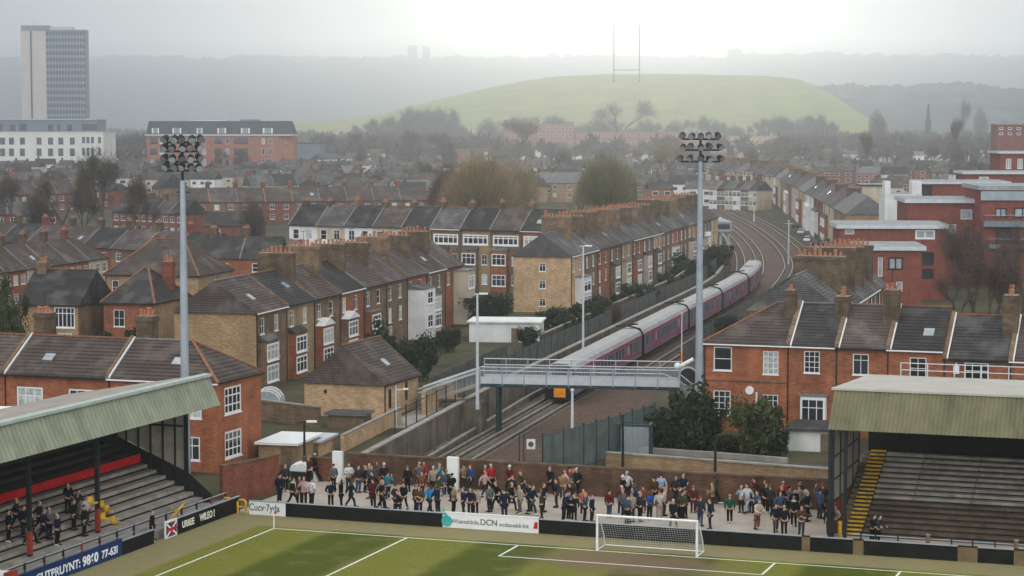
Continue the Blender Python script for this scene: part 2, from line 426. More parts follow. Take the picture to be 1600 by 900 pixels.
def house(name, label, cat, A, ang, w, dep, h, rise, wall, roof, zg=None, wins=(), bays=(), doors=(), lend=None, rend=None, endwins=(),
          chim=(), seams=(), group=None, hip=None, wallR=None, lod=0, back=True, strip='white_paint', lendwins=(), extra=None, parent_far=False, basement=1.0, style_pc=.2):
    """front face from local (0,0) to (w,0) looking along -y; ridge parallel to the front"""
    zg = T(A[1]) if zg is None else zg
    root = thing(name, label, cat, (A[0], A[1], zg), ang, group)
    # --- walls
    m = MB(); z0 = -basement
    holes = [(x, z - z0, a, b) for x, z, a, b, *_ in wins]
    holes += [(x, z - z0, a, b) for x, z, a, b, *_ in doors]
    wall_face(m, (0, 0, z0), (1, 0, 0), (0, 0, 1), w, h - z0, holes, wall, (0, -1, 0))
    m.poly([(w, dep, z0), (0, dep, z0), (0, dep, h), (w, dep, h)], wall)
    wr = wallR or wall
    rk = rise if rend != 'hip' else 0; lk = rise if lend != 'hip' else 0
    eh = [(y, z - z0, a, b) for y, z, a, b, *_ in endwins]
    wall_face(m, (w, 0, z0), (0, 1, 0), (0, 0, 1), dep, h - z0, eh, wr, (1, 0, 0))
    if rk: m.poly([(w, 0, h), (w, dep, h), (w, dep / 2, h + rise - .02)], wr)
    lh = [(dep - y - a, z - z0, a, b) for y, z, a, b, *_ in lendwins]
    wall_face(m, (0, dep, z0), (0, -1, 0), (0, 0, 1), dep, h - z0, lh, wr, (-1, 0, 0))
    if lk: m.poly([(0, dep, h), (0, 0, h), (0, dep / 2, h + rise - .02)], wr)
    m.build('wall', root)
    # --- roof
    (y0, ze), (yr, zr), (y1, _) = slope_pts(dep, h, rise)
    t = .14; r = MB(); hp = hip or dep / 2
    xl = (hp if lend == 'hip' else 0); xr = w - (hp if rend == 'hip' else 0)
    ol = -.3 if lend else 0; orr = w + .3 if rend else w
    el = -.3 if lend == 'hip' else (ol if lend else 0); er = orr
    rl = xl if lend == 'hip' else el; rr = xr if rend == 'hip' else er
    zt = t
    r.poly([(el, y0, ze + zt), (er, y0, ze + zt), (rr, yr, zr + zt), (rl, yr, zr + zt)], roof)
    r.poly([(er, y1, ze + zt), (el, y1, ze + zt), (rl, yr, zr + zt), (rr, yr, zr + zt)], roof)
    r.poly([(el, y0, ze), (er, y0, ze), (er, y0, ze + zt), (el, y0, ze + zt)], 'steel_dark')
    r.poly([(er, y1, ze), (el, y1, ze), (el, y1, ze + zt), (er, y1, ze + zt)], 'steel_dark')
    r.poly([(el, y0, ze), (el, y1, ze), (er, y1, ze), (er, y0, ze)], 'steel_dark')
    if rend == 'hip': r.poly([(er, y0, ze + zt), (er, y1, ze + zt), (rr, yr, zr + zt)], roof); r.poly([(er, y0, ze), (er, y1, ze), (er, y1, ze + zt), (er, y0, ze + zt)], 'steel_dark')
    elif rend: r.poly([(er, y0, ze), (er, y1, ze), (er, y1, ze + zt), (er, yr, zr + zt), (er, y0, ze + zt)], roof)
    if lend == 'hip': r.poly([(el, y1, ze + zt), (el, y0, ze + zt), (rl, yr, zr + zt)], roof); r.poly([(el, y1, ze), (el, y0, ze), (el, y0, ze + zt), (el, y1, ze + zt)], 'steel_dark')
    elif lend: r.poly([(el, y1, ze), (el, y0, ze), (el, y0, ze + zt), (el, yr, zr + zt), (el, y1, ze + zt)], roof)
    ro = r.build('roof', root)
    if not lod or rend == 'hip':
        k = MB(); k.bar((rl, yr, zr + t + .03), (rr, yr, zr + t + .03), .28, .12, 'ridge_tile' if lod == 0 and rnd.random() < .5 else 'lead')
        if rend == 'hip':
            k.bar((rr, yr, zr + t + .03), (er, y0, ze + t + .05), .28, .12, 'ridge_tile'); k.bar((rr, yr, zr + t + .03), (er, y1, ze + t + .05), .28, .12, 'ridge_tile')
        if lend == 'hip':
            k.bar((rl, yr, zr + t + .03), (el, y0, ze + t + .05), .28, .12, 'ridge_tile'); k.bar((rl, yr, zr + t + .03), (el, y1, ze + t + .05), .28, .12, 'ridge_tile')
        k.build('ridge', ro)
    if rnd.random() < .22 and w > 5:
        k = MB(); xs = w * rnd.uniform(.25, .7); f0, f1 = rnd.uniform(.3, .45), .0; f1 = f0 + .16; yy = lambda f: y0 + (yr - y0) * f; zz = lambda f: ze + t + (zr - ze) * f
        k.prism([(xs, yy(f0), zz(f0) + .01), (xs + 1.0, yy(f0), zz(f0) + .01), (xs + 1.0, yy(f1), zz(f1) + .01), (xs, yy(f1), zz(f1) + .01)], (0, -.04, .09), 'glass_pale'); k.build('roof_light', ro)
    for x, rs, wd, mm in seams:                                # party-wall upstands / flashings following the slope
        k = MB()
        for ya, yb in ((y0, yr), (y1, yr)):
            za = ze + t
            k.prism([(x - wd / 2, ya, za - .1), (x - wd / 2, yr, zr + t - .1), (x - wd / 2, yr, zr + t + rs), (x - wd / 2, ya, za + rs)], (wd, 0, 0), mm)
        k.build('parapet', ro)
    # --- gutter and downpipe
    if not lod:
        g = MB(); g.bar((el, y0 - .05, ze + .02), (er, y0 - .05, ze + .02), .14, .12, strip if rnd.random() < .4 else 'steel_dark'); g.build('gutter', root)
        g = MB(); g.tube([(.12, -.08, ze), (.12, -.08, 0)], .06, 'steel_dark', n=5); g.build('downpipe', root)
    for x, z, a, b, st in wins: add_window(root, (x, 0, z), 0, a, b, st, lod, style_pc)
    for y, z, a, b, st in endwins: add_window(root, (w, y, z), math.pi / 2, a, b, st, lod, style_pc)
    for y, z, a, b, st in lendwins: add_window(root, (0, y + a, z), -math.pi / 2, a, b, st, lod, style_pc)
    for x, z, a, b, mm in doors:
        d = MB(); d.box(x + .06, x + a - .06, .06, .13, z, z + b - .06, mm); d.box(x, x + a, .05, .15, z + b - .06, z + b, 'white_paint')
        d.box(x, x + .06, .05, .15, z, z + b - .06, 'white_paint'); d.box(x + a - .06, x + a, .05, .15, z, z + b - .06, 'white_paint'); do = d.build('door', root)
        hnd = MB(); hnd.ball((x + a * .8, .03, z + b * .45), .05, 'lead', 6, 4); hnd.build('handle', do)
    # --- bays
    for x, bw, zb0, zb1, d, mm, floors, top in bays:
        k = MB(); k.prism([(x, -d * .0, zb0), (x + .0, 0, zb0), (x + bw, 0, zb0), (x + bw, -d, zb0), (x, -d, zb0)][1:], (0, 0, zb1 - zb0), mm)
        bo = k.build('bay', root)
        tp = MB()
        if top == 'flat': tp.box(x - .15, x + bw + .15, -d - .15, -.003, zb1, zb1 + .16, 'lead')
        elif top == 'gable':
            tp.prism([(x - .2, -d - .25, zb1), (x + bw + .2, -d - .25, zb1), (x + bw / 2, -d - .25, zb1 + .9)], (0, d + .247, 0), 'render_white')
        else:
            tp.prism([(x - .15, -d - .15, zb1), (x - .15, -.003, zb1), (x - .15, -.003, zb1 + .7)], (bw + .3, 0, 0), 'slate')
        tp.build('bay_roof', bo)
        for (fz, fh, st, mg) in floors:
            o = add_window(root, (x + mg, -d - .10, fz), 0, bw - 2 * mg, fh, st, lod, style_pc)
    for c in chim: add_chimney(root, *c)
    if extra: extra(root)
    return root

def row_dirs(a, b, ha, hb=None):
    A = G(*a, ha); B = G(*b, hb if hb is not None else ha)
    d = Vector((B.x - A.x, B.y - A.y)); L = d.length
    return Vector((A.x, A.y)), d / L, L, math.atan2(d.y, d.x)

def row(a, b, h, dep, rise, n, fn, label, name='terraced_house', group=None, nearword='near', **kw):
    """terrace from eaves pixel a to eaves pixel b; fn(i, w) -> per-house keyword arguments"""
    A, d, L, ang = row_dirs(a, b, h); w = L / n; out = []
    for i in range(n):
        p = A + d * (w * i); k = dict(kw); k.update(fn(i, w))
        lab = k.pop('label', None) or label(i)
        k.setdefault('lend', 'gable' if i == 0 else None); k.setdefault('rend', 'gable' if i == n - 1 else None)
        hh = k.pop('h', h)
        zc = T((A + d * (w * (i + .5))).y)
        out.append(house(name, lab, 'house', p, ang, w, k.pop('dep', dep), hh, k.pop('rise', rise), k.pop('wall'), k.pop('roof'), zg=zc, group=group, **k))
    return out
def pick(*a): return rnd.choice(a)

# ================================================================== NEAR LEFT: red house row behind the stand
def fLH(i, w):
    seams = [(0, .3, .3, 'brick_brown'), (.25, .2, .1, 'white_paint')] if i else []
    wins = [(w * .12, 4.7, 2.7, 2.1, 'case3'), (w * .62, 4.7, 2.6, 2.1, 'case3'), (w * .15, 1.0, 2.4, 2.1, 'case3'), (w * .62, 1.0, 2.4, 2.1, 'case3')]
    k = dict(wall='brick_orange', roof='tile_brown', wins=wins, seams=seams, chim=[(.0 + .8, 5.6, 1.7, 1.1, 8, 13.0, 'brick_stack', 4)] if i else [])
    if i == 2:
        k.update(rend='hip', hip=4.6, endwins=[(1.5, 4.9, 3.2, 2.4, 'grid'), (1.5, 1.0, 3.2, 2.4, 'grid')])
    k['label'] = ['red brick house with brown tiled roof at the far left edge behind the covered stand',
                  'middle red brick house with long brown tiled roof behind the left stand roof',
                  'red brick corner house with hipped brown roof beside the left floodlight mast'][i]
    return k
row((-150, 575), (338, 597), 8.0, 8.6, 2.9, 3, fLH, None, name='brick_house', group='red houses behind the left stand')

# ================================================================== NEAR RIGHT: red sash-window terrace
RA, RD, RL, RANG = row_dirs((1100, 534), (1640, 553), 8.8)
edges = [0, 8.4, 13.2, 18.2, 23.6, 29.8, 36.5]
roofs = ['tile_brown', 'tile_dark', 'tile_mauve', 'tile_dark', 'tile_dark', 'tile_brown']
RW = [
    [(1.0, 6.0, 1.85, 2.35, 'sash'), (6.0, 5.8, 1.55, 2.3, 'six'), (1.0, 1.55, 1.75, 2.45, 'six'), (6.0, 1.4, 1.55, 2.4, 'six')],
    [(1.7, 6.1, 1.55, 2.15, 'six')],
    [(1.7, 6.1, 1.55, 2.05, 'case2'), (1.7, 1.5, 1.6, 2.1, 'case2')],
    [(2.2, 5.9, 1.6, 2.1, 'four'), (2.0, 1.5, 1.6, 2.1, 'four')],
    [(2.0, 5.6, 2.3, 2.1, 'case3'), (2.0, 1.5, 2.2, 2.1, 'case3')],
    [(1.9, 5.5, 2.3, 2.1, 'case3'), (2.0, 1.5, 2.2, 2.1, 'case3')]]
RLAB = ['red brick end house with hipped brown roof beside the right floodlight mast', 'red brick house with white bay window and dark roof, beside the hipped end house',
        'red brick house under the mauve brown roof with pale patch near its ridge', 'red brick house between two tall chimneys, with a four pane window above the stand railing',
        'red brick house with white wall lantern and lower dark eaves, above the right stand', 'red brick house at the far right edge with brown tiled roof']
for i in range(6):
    w = edges[i + 1] - edges[i]; p = RA + RD * edges[i]; hh = 8.8 if i < 4 else 8.1
    ch = []
    if i in (0,): ch = [(w - .55, 3.9, 1.1, 1.3, 9.5, 13.9, 'brick_stack', 2)]
    if i in (1,): ch = [(w - .1, 4.0, 1.3, 1.6, 9.5, 13.4, 'brick_stack', 2)]
    if i in (2,): ch = [(w - .2, 3.6, 1.5, 1.5, 9.3, 14.2, 'brick_stack', 3)]
    if i in (4,): ch = [(w - .3, 3.4, 1.4, 1.5, 8.6, 14.0, 'brick_stack', 3)]
    seams = [(.15, .34, .42, 'brick_brown'), (.42, .2, .12, 'white_paint')] if i else []
    bays = [(1.5, 2.5, 1.2, 3.9, .7, 'white_paint', [(1.35, 2.3, 'case3', .1)], 'flat')] if i == 1 else []
    ex = None
    if i == 4:
        def ex(root):
            k = MB(); k.box(1.0, 1.55, -.25, -.003, 6.6, 7.3, 'white_paint'); k.prism([(1.0, -.25, 7.3), (1.55, -.25, 7.3), (1.28, -.25, 7.65)], (0, .24, 0), 'white_paint'); k.build('alarm_box', root)
    if i == 0:
        def ex(root):
            k = MB(); k.tube([(4.7, -.2, 4.15), (4.7, -.003, 4.15)], .42, 'white_paint', n=12); k.build('satellite_dish', root)
            k = MB(); k.tube([(5.4, -.1, 4.0), (5.4, -.1, 1.4)], .09, 'white_paint', n=6); k.build('drainpipe', root)
            k = MB(); k.box(0, w, -.03, -.003, 4.9, 5.05, 'brick_dark'); k.build('string_course', root)
    house('brick_house', RLAB[i], 'house', p, RANG, w, 10.5, hh, 3.6, 'brick_orange' if i in (0, 3) else 'brick_red', roofs[i], wins=RW[i], bays=bays, chim=ch, seams=seams,
          lend='hip' if i == 0 else None, hip=6.3, rend=None, group='red brick row above the right stand', extra=ex, style_pc=.25)

# ================================================================== small brick building by the tracks
SBp = G(600, 599, 3.7)
def exSB(root):
    k = MB(); k.tube([(-.06, 6.6, 2.6), (.003, 6.6, 2.6)], .2, 'steel_dark', n=8); k.build('vent', root)
house('brick_outbuilding', 'small buff brick building with brown gabled roof beside the railway wall', 'outbuilding', SBp, R(90 - 19), 9.6, 9.0, 3.7, 3.7, 'brick_buff', 'tile_brown',
      wins=[(1.2, .9, .8, 2.0, 'darkp'), (5.8, 1.2, .8, 2.0, 'darkp')], lend='gable', rend='gable', extra=exSB)

# ================================================================== terrace L (left of the railway, three storeys, bays)
def fterr(i, w, walls, roofs, lod, H, bayp=.75, pots=6, chh=3.0, stack=4.2, rise=3.4, dep=10, fronts=None):
    wall = walls[i % len(walls)]
    top = H - 2.7
    mid = top - 3.1; low = .5
    wins = [(w * .13, top, 1.35, 1.9, pick('sash', 'case2', 'four')), (w * .60, top, 1.35, 1.9, pick('sash', 'case2'))]
    bays = []; doors = []
    if rnd.random() < bayp:
        bm = pick('brick_red', 'brick_red', 'render_cream', 'render_pink', 'render_white', 'brick_brown')
        fl = [(mid, 2.0, 'case3', .22)]
        if low > .2: fl.append((low + .25, 2.0, 'case3', .22))
        bays = [(w * .08, w * .42, 0, mid + 2.35, .9, bm, fl, pick('lean', 'flat', 'gable', 'lean'))]
        wins.append((w * .64, mid, 1.3, 2.0, 'sash'))
    else:
        wins += [(w * .13, mid, 1.4, 2.0, 'case2'), (w * .62, mid, 1.4, 2.0, 'case2'), (w * .14, low + .3, 1.6, 1.9, 'case3')]
    doors = [(w * .68, .02, 1.1, 2.3, pick('train_black', 'red_rust', 'board_blue', 'timber'))]
    seams = [(0, .22, .3, pick('lead', 'slate_pale', 'brick_brown'))] if i else []
    chim = [(0 if i else .8, dep / 2 - .2, 1.0, stack, H + .8, H + rise + chh * rnd.uniform(.75, 1.05), 'brick_stack' if rnd.random() < .7 else 'brick_brown', pots, lod > 0)]
    chim = chim
    return dict(wall=wall, roof=roofs[i % len(roofs)], wins=wins, bays=bays, doors=doors, seams=seams, chim=chim, lod=lod)
def fL(i, w):
    k = fterr(i, w, ['brick_brown', 'brick_yellow', 'brick_brown', 'brick_red', 'brick_brown', 'brick_brown', 'brick_red', 'brick_brown', 'brick_red'],
              ['tile_mauve', 'tile_dark', 'tile_brown', 'tile_dark', 'tile_brown', 'tile_mauve', 'tile_mauve', 'tile_brown', 'tile_mauve'], 0, 9.0, bayp=.8, pots=7, chh=2.4, stack=4.6)
    if i == 0: k['lend'] = 'gable'; k['wallR'] = 'brick_yellow'; k['chim'] = []
    if i == 1: k['chim'] = []
    if i == 6:
        k['bays'] = [(w * .02, w * .55, 0, 7.2, 2.6, 'render_white', [(5.0, 1.8, 'four', 1.4), (1.6, 1.9, 'four', 1.4)], 'lean')]
    if i == 8: k['bays'] = [(w * .5, w * .45, 0, 8.2, 2.2, 'render_cream', [(5.4, 2.0, 'case2', .6), (1.5, 2.0, 'case2', .6)], 'flat')]
    return k
row((400, 488), (722, 412), 9.0, 10.0, 3.4, 9, fL,
    lambda i: ['brown brick terraced house with plain gable end wall behind the small brick outbuilding', 'second house from the plain gable in the brown terrace left of the railway',
     'third house from the plain gable in the brown terrace left of the railway', 'fourth house of the brown terrace, behind the small outbuilding roof',
     'fifth house of the brown terrace left of the railway, below the tall chimneys', 'sixth house of the brown terrace, just nearer than the white rendered extension',
     'terraced house with tall white rendered extension left of the railway', 'house just beyond the white rendered extension in the brown terrace',
     'farthest house of the brown terrace, beside the white flat roofed shed'][i], group='brown terrace left of the railway')

# ================================================================== terrace M (middle, along the railway)
def fM(i, w):
    k = fterr(i, w, ['brick_buff', 'brick_brown', 'brick_red', 'brick_brown', 'brick_yellow', 'brick_red', 'brick_brown'], ['slate', 'slate', 'slate', 'tile_mauve', 'slate'], 0 if i < 8 else 1, 9.3,
              bayp=.85, pots=7, chh=2.6, stack=5.0)
    if i == 0: k['lend'] = 'gable'; k['lendwins'] = [(4.2, 6.7, 1.1, 1.3, 'case2'), (4.2, 3.9, 1.1, 1.3, 'case2'), (4.2, 1.0, 1.1, 1.3, 'case2')]; k['wallR'] = 'brick_buff'
    if i == 0: k['bays'] = [(w * .3, w * .62, 0, 5.6, 1.4, 'render_white', [(3.0, 1.9, 'case2', .5), (.6, 1.9, 'case2', .5)], 'flat')]; k['doors'] = []; k['wins'] = k['wins'][:2]; k['chim'] = []
    return k
row((892, 400), (1122, 339), 9.3, 9.6, 3.4, 15, fM,
    lambda i: 'buff brick end house with blank gable and three small windows beside the railway' if i == 0 else f'{ORD[i]} house from the buff gable end in the long terrace beside the train',
    group='long terrace beside the train')

# ================================================================== R1: row across the middle, facing the camera
def fR1(i, w):
    k = fterr(i, w, ['render_white', 'render_cream', 'render_white', 'render_cream', 'brick_yellow', 'brick_brown', 'brick_yellow', 'brick_brown', 'brick_red'], ['tile_dark', 'slate', 'tile_dark', 'tile_brown'], 0 if i > 3 else 1, 11.5,
              bayp=.9, pots=4, chh=1.5, stack=1.4)
    if i >= 4:
        b = 'render_white' if i in (4, 6) else 'brick_brown'
        k['wins'] = [(w * .08, 8.6, w * .84, 1.9, 'bars')] + ([(w * .70, 5.0, 1.2, 1.9, 'four'), (w * .70, 1.4, 1.2, 1.9, 'four')])
        k['bays'] = [(w * .08, w * .52, 0, 7.7, .8, 'brick_red' if i % 2 else 'brick_brown', [(5.0, 2.1, 'case3', .2), (1.2, 2.1, 'case3', .2)], 'lean')]
        k['doors'] = []
    k['seams'] = [(0, .25, .22, 'lead')]
    return k
row((452, 351), (862, 361), 11.5, 9.5, 3.7, 9, fR1,
    lambda i: f'{ORD[i]} house from the left in the row running across behind the brown terrace' if i < 8 else 'rightmost house of the row across the middle, behind the buff gable',
    group='row across the middle of the town')

def simple(i, w, walls, roofs, H, lod=1, rise=3, dep=9, chp=.8, nwin=2, st=('case2', 'case3', 'four'), ww=1.7, cw=1.3):
    zz = [H - 2.5] + ([H - 5.6] if H > 5.5 else [])
    wins = [(w * (q + .5) / nwin - ww / 2, z, ww, 1.6, pick(*st)) for z in zz for q in range(nwin)]
    chim = [(0 if i else .7, dep / 2, cw, 1.0, H + .5, H + rise + 1.7, pick('brick_stack', 'brick_stack', 'brick_maroon'), 3, True)] if rnd.random() < chp else []
    return dict(wall=walls[i % len(walls)], roof=roofs[i % len(roofs)], wins=wins, chim=chim, seams=[(0, .18, .25, pick('lead', 'lead', 'brick_yellow'))] if i else [], lod=lod)
def srow(a, b, h, dep, rise, n, walls, roofs, desc, group, **kw):
    ex = {k: kw.pop(k) for k in ('lend', 'rend', 'wallR') if k in kw}
    def f(i, w):
        k = simple(i, w, walls, roofs, h, rise=rise, dep=dep, **kw)
        if i == 0 and 'lend' in ex: k['lend'] = ex['lend']
        if i == n - 1 and 'rend' in ex: k['rend'] = ex['rend']
        if 'wallR' in ex: k['wallR'] = ex['wallR']
        return k
    return row(a, b, h, dep, rise, n, f, lambda i: desc.format(ORD[i]), group=group)

BR = ['brick_maroon', 'brick_brown']; RF = ['tile_brown', 'tile_dark', 'tile_mauve']
# left middle distance
srow((318, 403), (432, 404), 6.6, 9, 3.6, 2, ['brick_red'], ['tile_dark', 'tile_dark'], '{} red brick house of the pair left of the brown chimneys, white roof light', 'red pair in the middle left', wallR='brick_yellow', nwin=1, ww=2.3)
srow((-40, 374), (318, 397), 6.2, 9.5, 3.6, 8, ['brick_maroon', 'brick_brown'], RF, '{} house from the left in the dark roofed row behind the hip roofed houses', 'dark roofed row at the left')
srow((-30, 430), (168, 402), 6.2, 9.5, 3.8, 6, ['brick_yellow', 'brick_red', 'render_cream'], ['tile_mauve', 'tile_brown'], '{} house from the left edge in the row with pale striped front', 'row with pale striped front at the left', nwin=3, st=('bars', 'case3'), rend='hip')
srow((-30, 335), (92, 334), 6.0, 9, 3.2, 3, ['brick_maroon'], ['tile_dark', 'slate'], '{} house of the red gabled row at the left below the cream podium', 'red gabled row below the podium', rend='hip')
srow((284, 316), (668, 312), 6.5, 10, 4.2, 9, ['brick_maroon', 'brick_brown', 'brick_maroon'], ['tile_brown', 'tile_mauve', 'tile_brown'], '{} house from the left in the long brown roofed row before the tan tree', 'long brown roofed row', nwin=2, ww=1.5)
srow((392, 290), (676, 286), 6.0, 9, 4.4, 8, ['render_white', 'render_cream', 'render_white'], ['slate', 'tile_dark', 'slate'], '{} white fronted house from the left below the red brick apartment block', 'white fronted row below the apartments', nwin=2, lend='gable')
srow((832, 285), (902, 286), 7.6, 9, 4.0, 3, ['brick_yellow'], ['slate_pale'], '{} yellow house from the left between the tan tree and the green tree', 'yellow houses between the big trees', nwin=1)
srow((120, 296), (172, 298), 6.5, 9, 2.5, 2, ['brick_maroon'], ['tile_dark'], '{} maroon house with tall white windows among the left trees', 'maroon houses among the trees', nwin=2, ww=1.6)
srow((505, 249), (580, 246), 7.5, 9, 3.4, 7, ['render_white'], ['slate'], '{} white gabled house from the left beyond the apartment block', 'white gabled row beyond the apartments', nwin=2, chp=.2)
# single houses at the left
house('brick_house', 'brown brick house with dark roof and white bow window behind the left stand houses', 'house', G(30, 474, 6.3).xy, R(-13), 8.6, 11.5, 6.3, 4.2, 'brick_yellow', 'tile_dark',
      wins=[(5.1, 3.1, 3.0, 2.8, 'bars'), (5.6, .2, 2.0, 2.2, 'case3')], rend='gable', lend='gable', wallR='brick_brown', chim=[(1.0, 5.5, 1.3, 1.3, 8, 11.6, 'brick_brown', 3)])
house('brick_house', 'red brick house with hipped roof and one white window above a dark hedge', 'house', G(160, 472, 6.4).xy, R(-13), 7.4, 13, 6.4, 4.2, 'brick_red', 'tile_dark',
      wins=[(1.6, 3.1, 1.6, 2.3, 'four')], rend='hip', lend='hip', hip=3.4, wallR='brick_yellow', endwins=[(8, 3.0, 1.4, 1.9, 'sash')], chim=[(6.2, 8.4, 1.5, 1.2, 7.5, 11.5, 'brick_maroon', 4)])
house('brick_house', 'large hip roofed house with orange ridge behind the red hip roofed house', 'house', G(164, 428, 6.6).xy, R(-14), 16, 15, 6.6, 5.2, 'brick_yellow', 'tile_brown',
      wins=[(1.2, 3.4, 1.2, 2.2, 'sash'), (3.6, 3.4, 2.8, 2.2, 'case3')], rend='hip', lend='hip', hip=5.5)
house('gabled_house', 'house with white edged gable below the left floodlight lamps', 'house', G(238, 291, 6.0).xy, R(-70), 16, 11, 6.0, 5.0, 'brick_brown', 'tile_dark',
      wins=[(3, 3, 1.6, 1.8, 'case2'), (9, 3, 1.6, 1.8, 'case2')], lend='gable', rend='gable')
house('brick_house', 'red brick house with small white dormer in front of the long brown roofed row', 'house', G(318, 352, 5.5).xy, R(-12), 13, 9, 5.5, 3.0, 'brick_maroon', 'tile_dark', wins=[(2, 3.0, 2.4, 1.6, 'case3')], lend='gable', rend='gable', lod=1)

# ================================================================== right side terraces
def fQ(i, w):
    k = fterr(i, w, ['render_cream', 'brick_yellow', 'brick_brown', 'render_pink', 'brick_buff', 'render_white', 'brick_maroon'], ['slate_pale', 'slate', 'slate', 'tile_mauve'], 1, 10.5, bayp=.55, pots=5, chh=1.6, stack=3.6)
    k['wins'] = [(x, z, a * 1.25, b * 1.1, 'dark2') for x, z, a, b, _ in k['wins']]
    return k
row((1212, 276), (1322, 334), 10.5, 10, 3.8, 9, fQ, lambda i: f'{ORD[8 - i]} house from the near end of the cream terrace curving right of the railway', group='cream terrace right of the railway')
row((1096, 262), (1208, 276), 9.5, 10, 3.8, 8, fQ, lambda i: f'{ORD[7 - i]} house from the right in the hazy cream terrace behind the right floodlight', group='hazy cream terrace far along the railway')
def fT(i, w):
    k = fterr(i, w, ['brick_red', 'brick_brown'], ['slate', 'tile_mauve'], 0, 8.5, bayp=.3, pots=8, chh=2.9, stack=5.6, rise=4.0, dep=10)
    k['chim'] = [(0.2, 4.0, 1.1, 6.4, 8.5, 8.5 + 4.0 + 2.2 + rnd.uniform(-.5, .6), 'brick_stack', 9, False)]
    if i == 0: k['chim'] = []
    return k
row((1316, 486), (1384, 443), 8.5, 11, 4.0, 5, fT, lambda i: f'{ORD[i]} house of the chimneyed terrace between the train and red apartments', group='chimneyed terrace behind the right red row')

srow((1108, 295), (1182, 297), 7.2, 9, 3.0, 6, ['render_white', 'brick_brown', 'render_cream'], ['slate', 'tile_dark'], '{} shop house from the left where the tracks disappear behind the long terrace', 'shop houses beyond the curving tracks', nwin=2, st=('bars', 'case3'))
srow((700, 296), (770, 298), 7.0, 9, 3.2, 5, ['brick_brown', 'render_cream'], ['slate', 'tile_mauve'], '{} hazy house from the left behind the broad tan tree', 'hazy houses behind the tan tree', nwin=2)

srow((-60, 306), (118, 302), 6.0, 11, 4.8, 6, ['brick_brown', 'brick_maroon'], ['tile_brown', 'tile_mauve'], '{} house from the left in the big brown roofed row below the cream offices', 'brown roofed row below the cream offices', nwin=2)
srow((176, 330), (286, 334), 6.0, 9, 3.6, 5, ['brick_maroon', 'brick_brown'], ['tile_dark', 'tile_brown'], '{} house from the left in the low row behind the left floodlight pole', 'low row behind the left floodlight pole', nwin=2)
# ================================================================== flat roofed blocks and towers
def block(name, label, cat, a, b, Y, dep, wall, base=None, roofm='roof_felt', edge='steel_pale', ov=.6, th=.7, wins=(), ang=None, wallR=None, endwins=(), group=None, parent=None, extra=None):
    """front top edge runs from pixel a to pixel b; a lies at distance Y.  wins: (px0, py0, px1, py1, kind) on the front"""
    A = at_Y(a[0], a[1], Y)
    an = R(-10) if ang is None else ang
    d = Vector((math.cos(an), math.sin(an), 0)); n = Vector((d.y, -d.x, 0))
    B = at_plane(b[0], b[1], A, n); w = (Vector((B.x, B.y, 0)) - Vector((A.x, A.y, 0))).dot(d)
    zg = T(Y); top = A.z - zg
    root = thing(name, label, cat, (A.x, A.y, zg), an, group)
    def loc(px, py):
        q = at_plane(px, py, A, n); return (Vector((q.x, q.y, 0)) - Vector((A.x, A.y, 0))).dot(d), q.z - zg
    holes = []; W = []
    for (x0, y0, x1, y1, k) in wins:
        l0, z1 = loc(x0, y0); l1, z0 = loc(x1, y1); holes.append((l0, z0 + 2, l1 - l0, z1 - z0)); W.append((l0, z0, l1 - l0, z1 - z0, k))
    m = MB()
    wall_face(m, (0, 0, -2), (1, 0, 0), (0, 0, 1), w, top + 2, holes, wall, (0, -1, 0), rev=.35)
    eh = []
    for (v0, z, ww, hh, k) in endwins: eh.append((v0, z + 2, ww, hh))
    wall_face(m, (w, 0, -2), (0, 1, 0), (0, 0, 1), dep, top + 2, eh, wallR or wall, (1, 0, 0), rev=.35)
    m.poly([(w, dep, -2), (0, dep, -2), (0, dep, top), (w, dep, top)], wall)
    m.poly([(0, dep, -2), (0, 0, -2), (0, 0, top), (0, dep, top)], wall)
    m.poly([(0, 0, top), (w, 0, top), (w, dep, top), (0, dep, top)], wall)
    m.build('wall', root)
    r = MB(); r.box(-ov, w + ov, -ov, dep + ov, top + .003, top + th, edge); r.box(-ov + .15, w + ov - .15, -ov + .15, dep + ov - .15, top + th, top + th + .08, roofm)
    r.build('roof', root)
    def win(x, z, ww, hh, k, end=False):
        f = MB(); fm = {'w': 'white_paint', 'd': 'steel_dark', 'g': 'steel_pale'}[k[0]]; gm = {'p': 'glass_pale', 'k': 'glass', 'c': 'curtain'}[k[1]]
        bd = min(.3, .09 * ww + .04)
        f.box(0, bd, .1, .3, 0, hh, fm); f.box(ww - bd, ww, .1, .3, 0, hh, fm); f.box(bd, ww - bd, .1, .3, 0, bd, fm); f.box(bd, ww - bd, .1, .3, hh - bd, hh, fm)
        if len(k) > 2: f.box(ww / 2 - bd * .4, ww / 2 + bd * .4, .12, .28, bd, hh - bd, fm)
        o = f.build('window', root, (w, x, z) if end else (x, 0, z), math.pi / 2 if end else 0)
        p = MB(); p.box(bd, ww - bd, .2, .24, bd, hh - bd, gm); p.build('pane', o)
    for q in W: win(*q)
    for q in endwins: win(*q, True)
    if extra: extra(root, w, top, dep, loc)
    return root

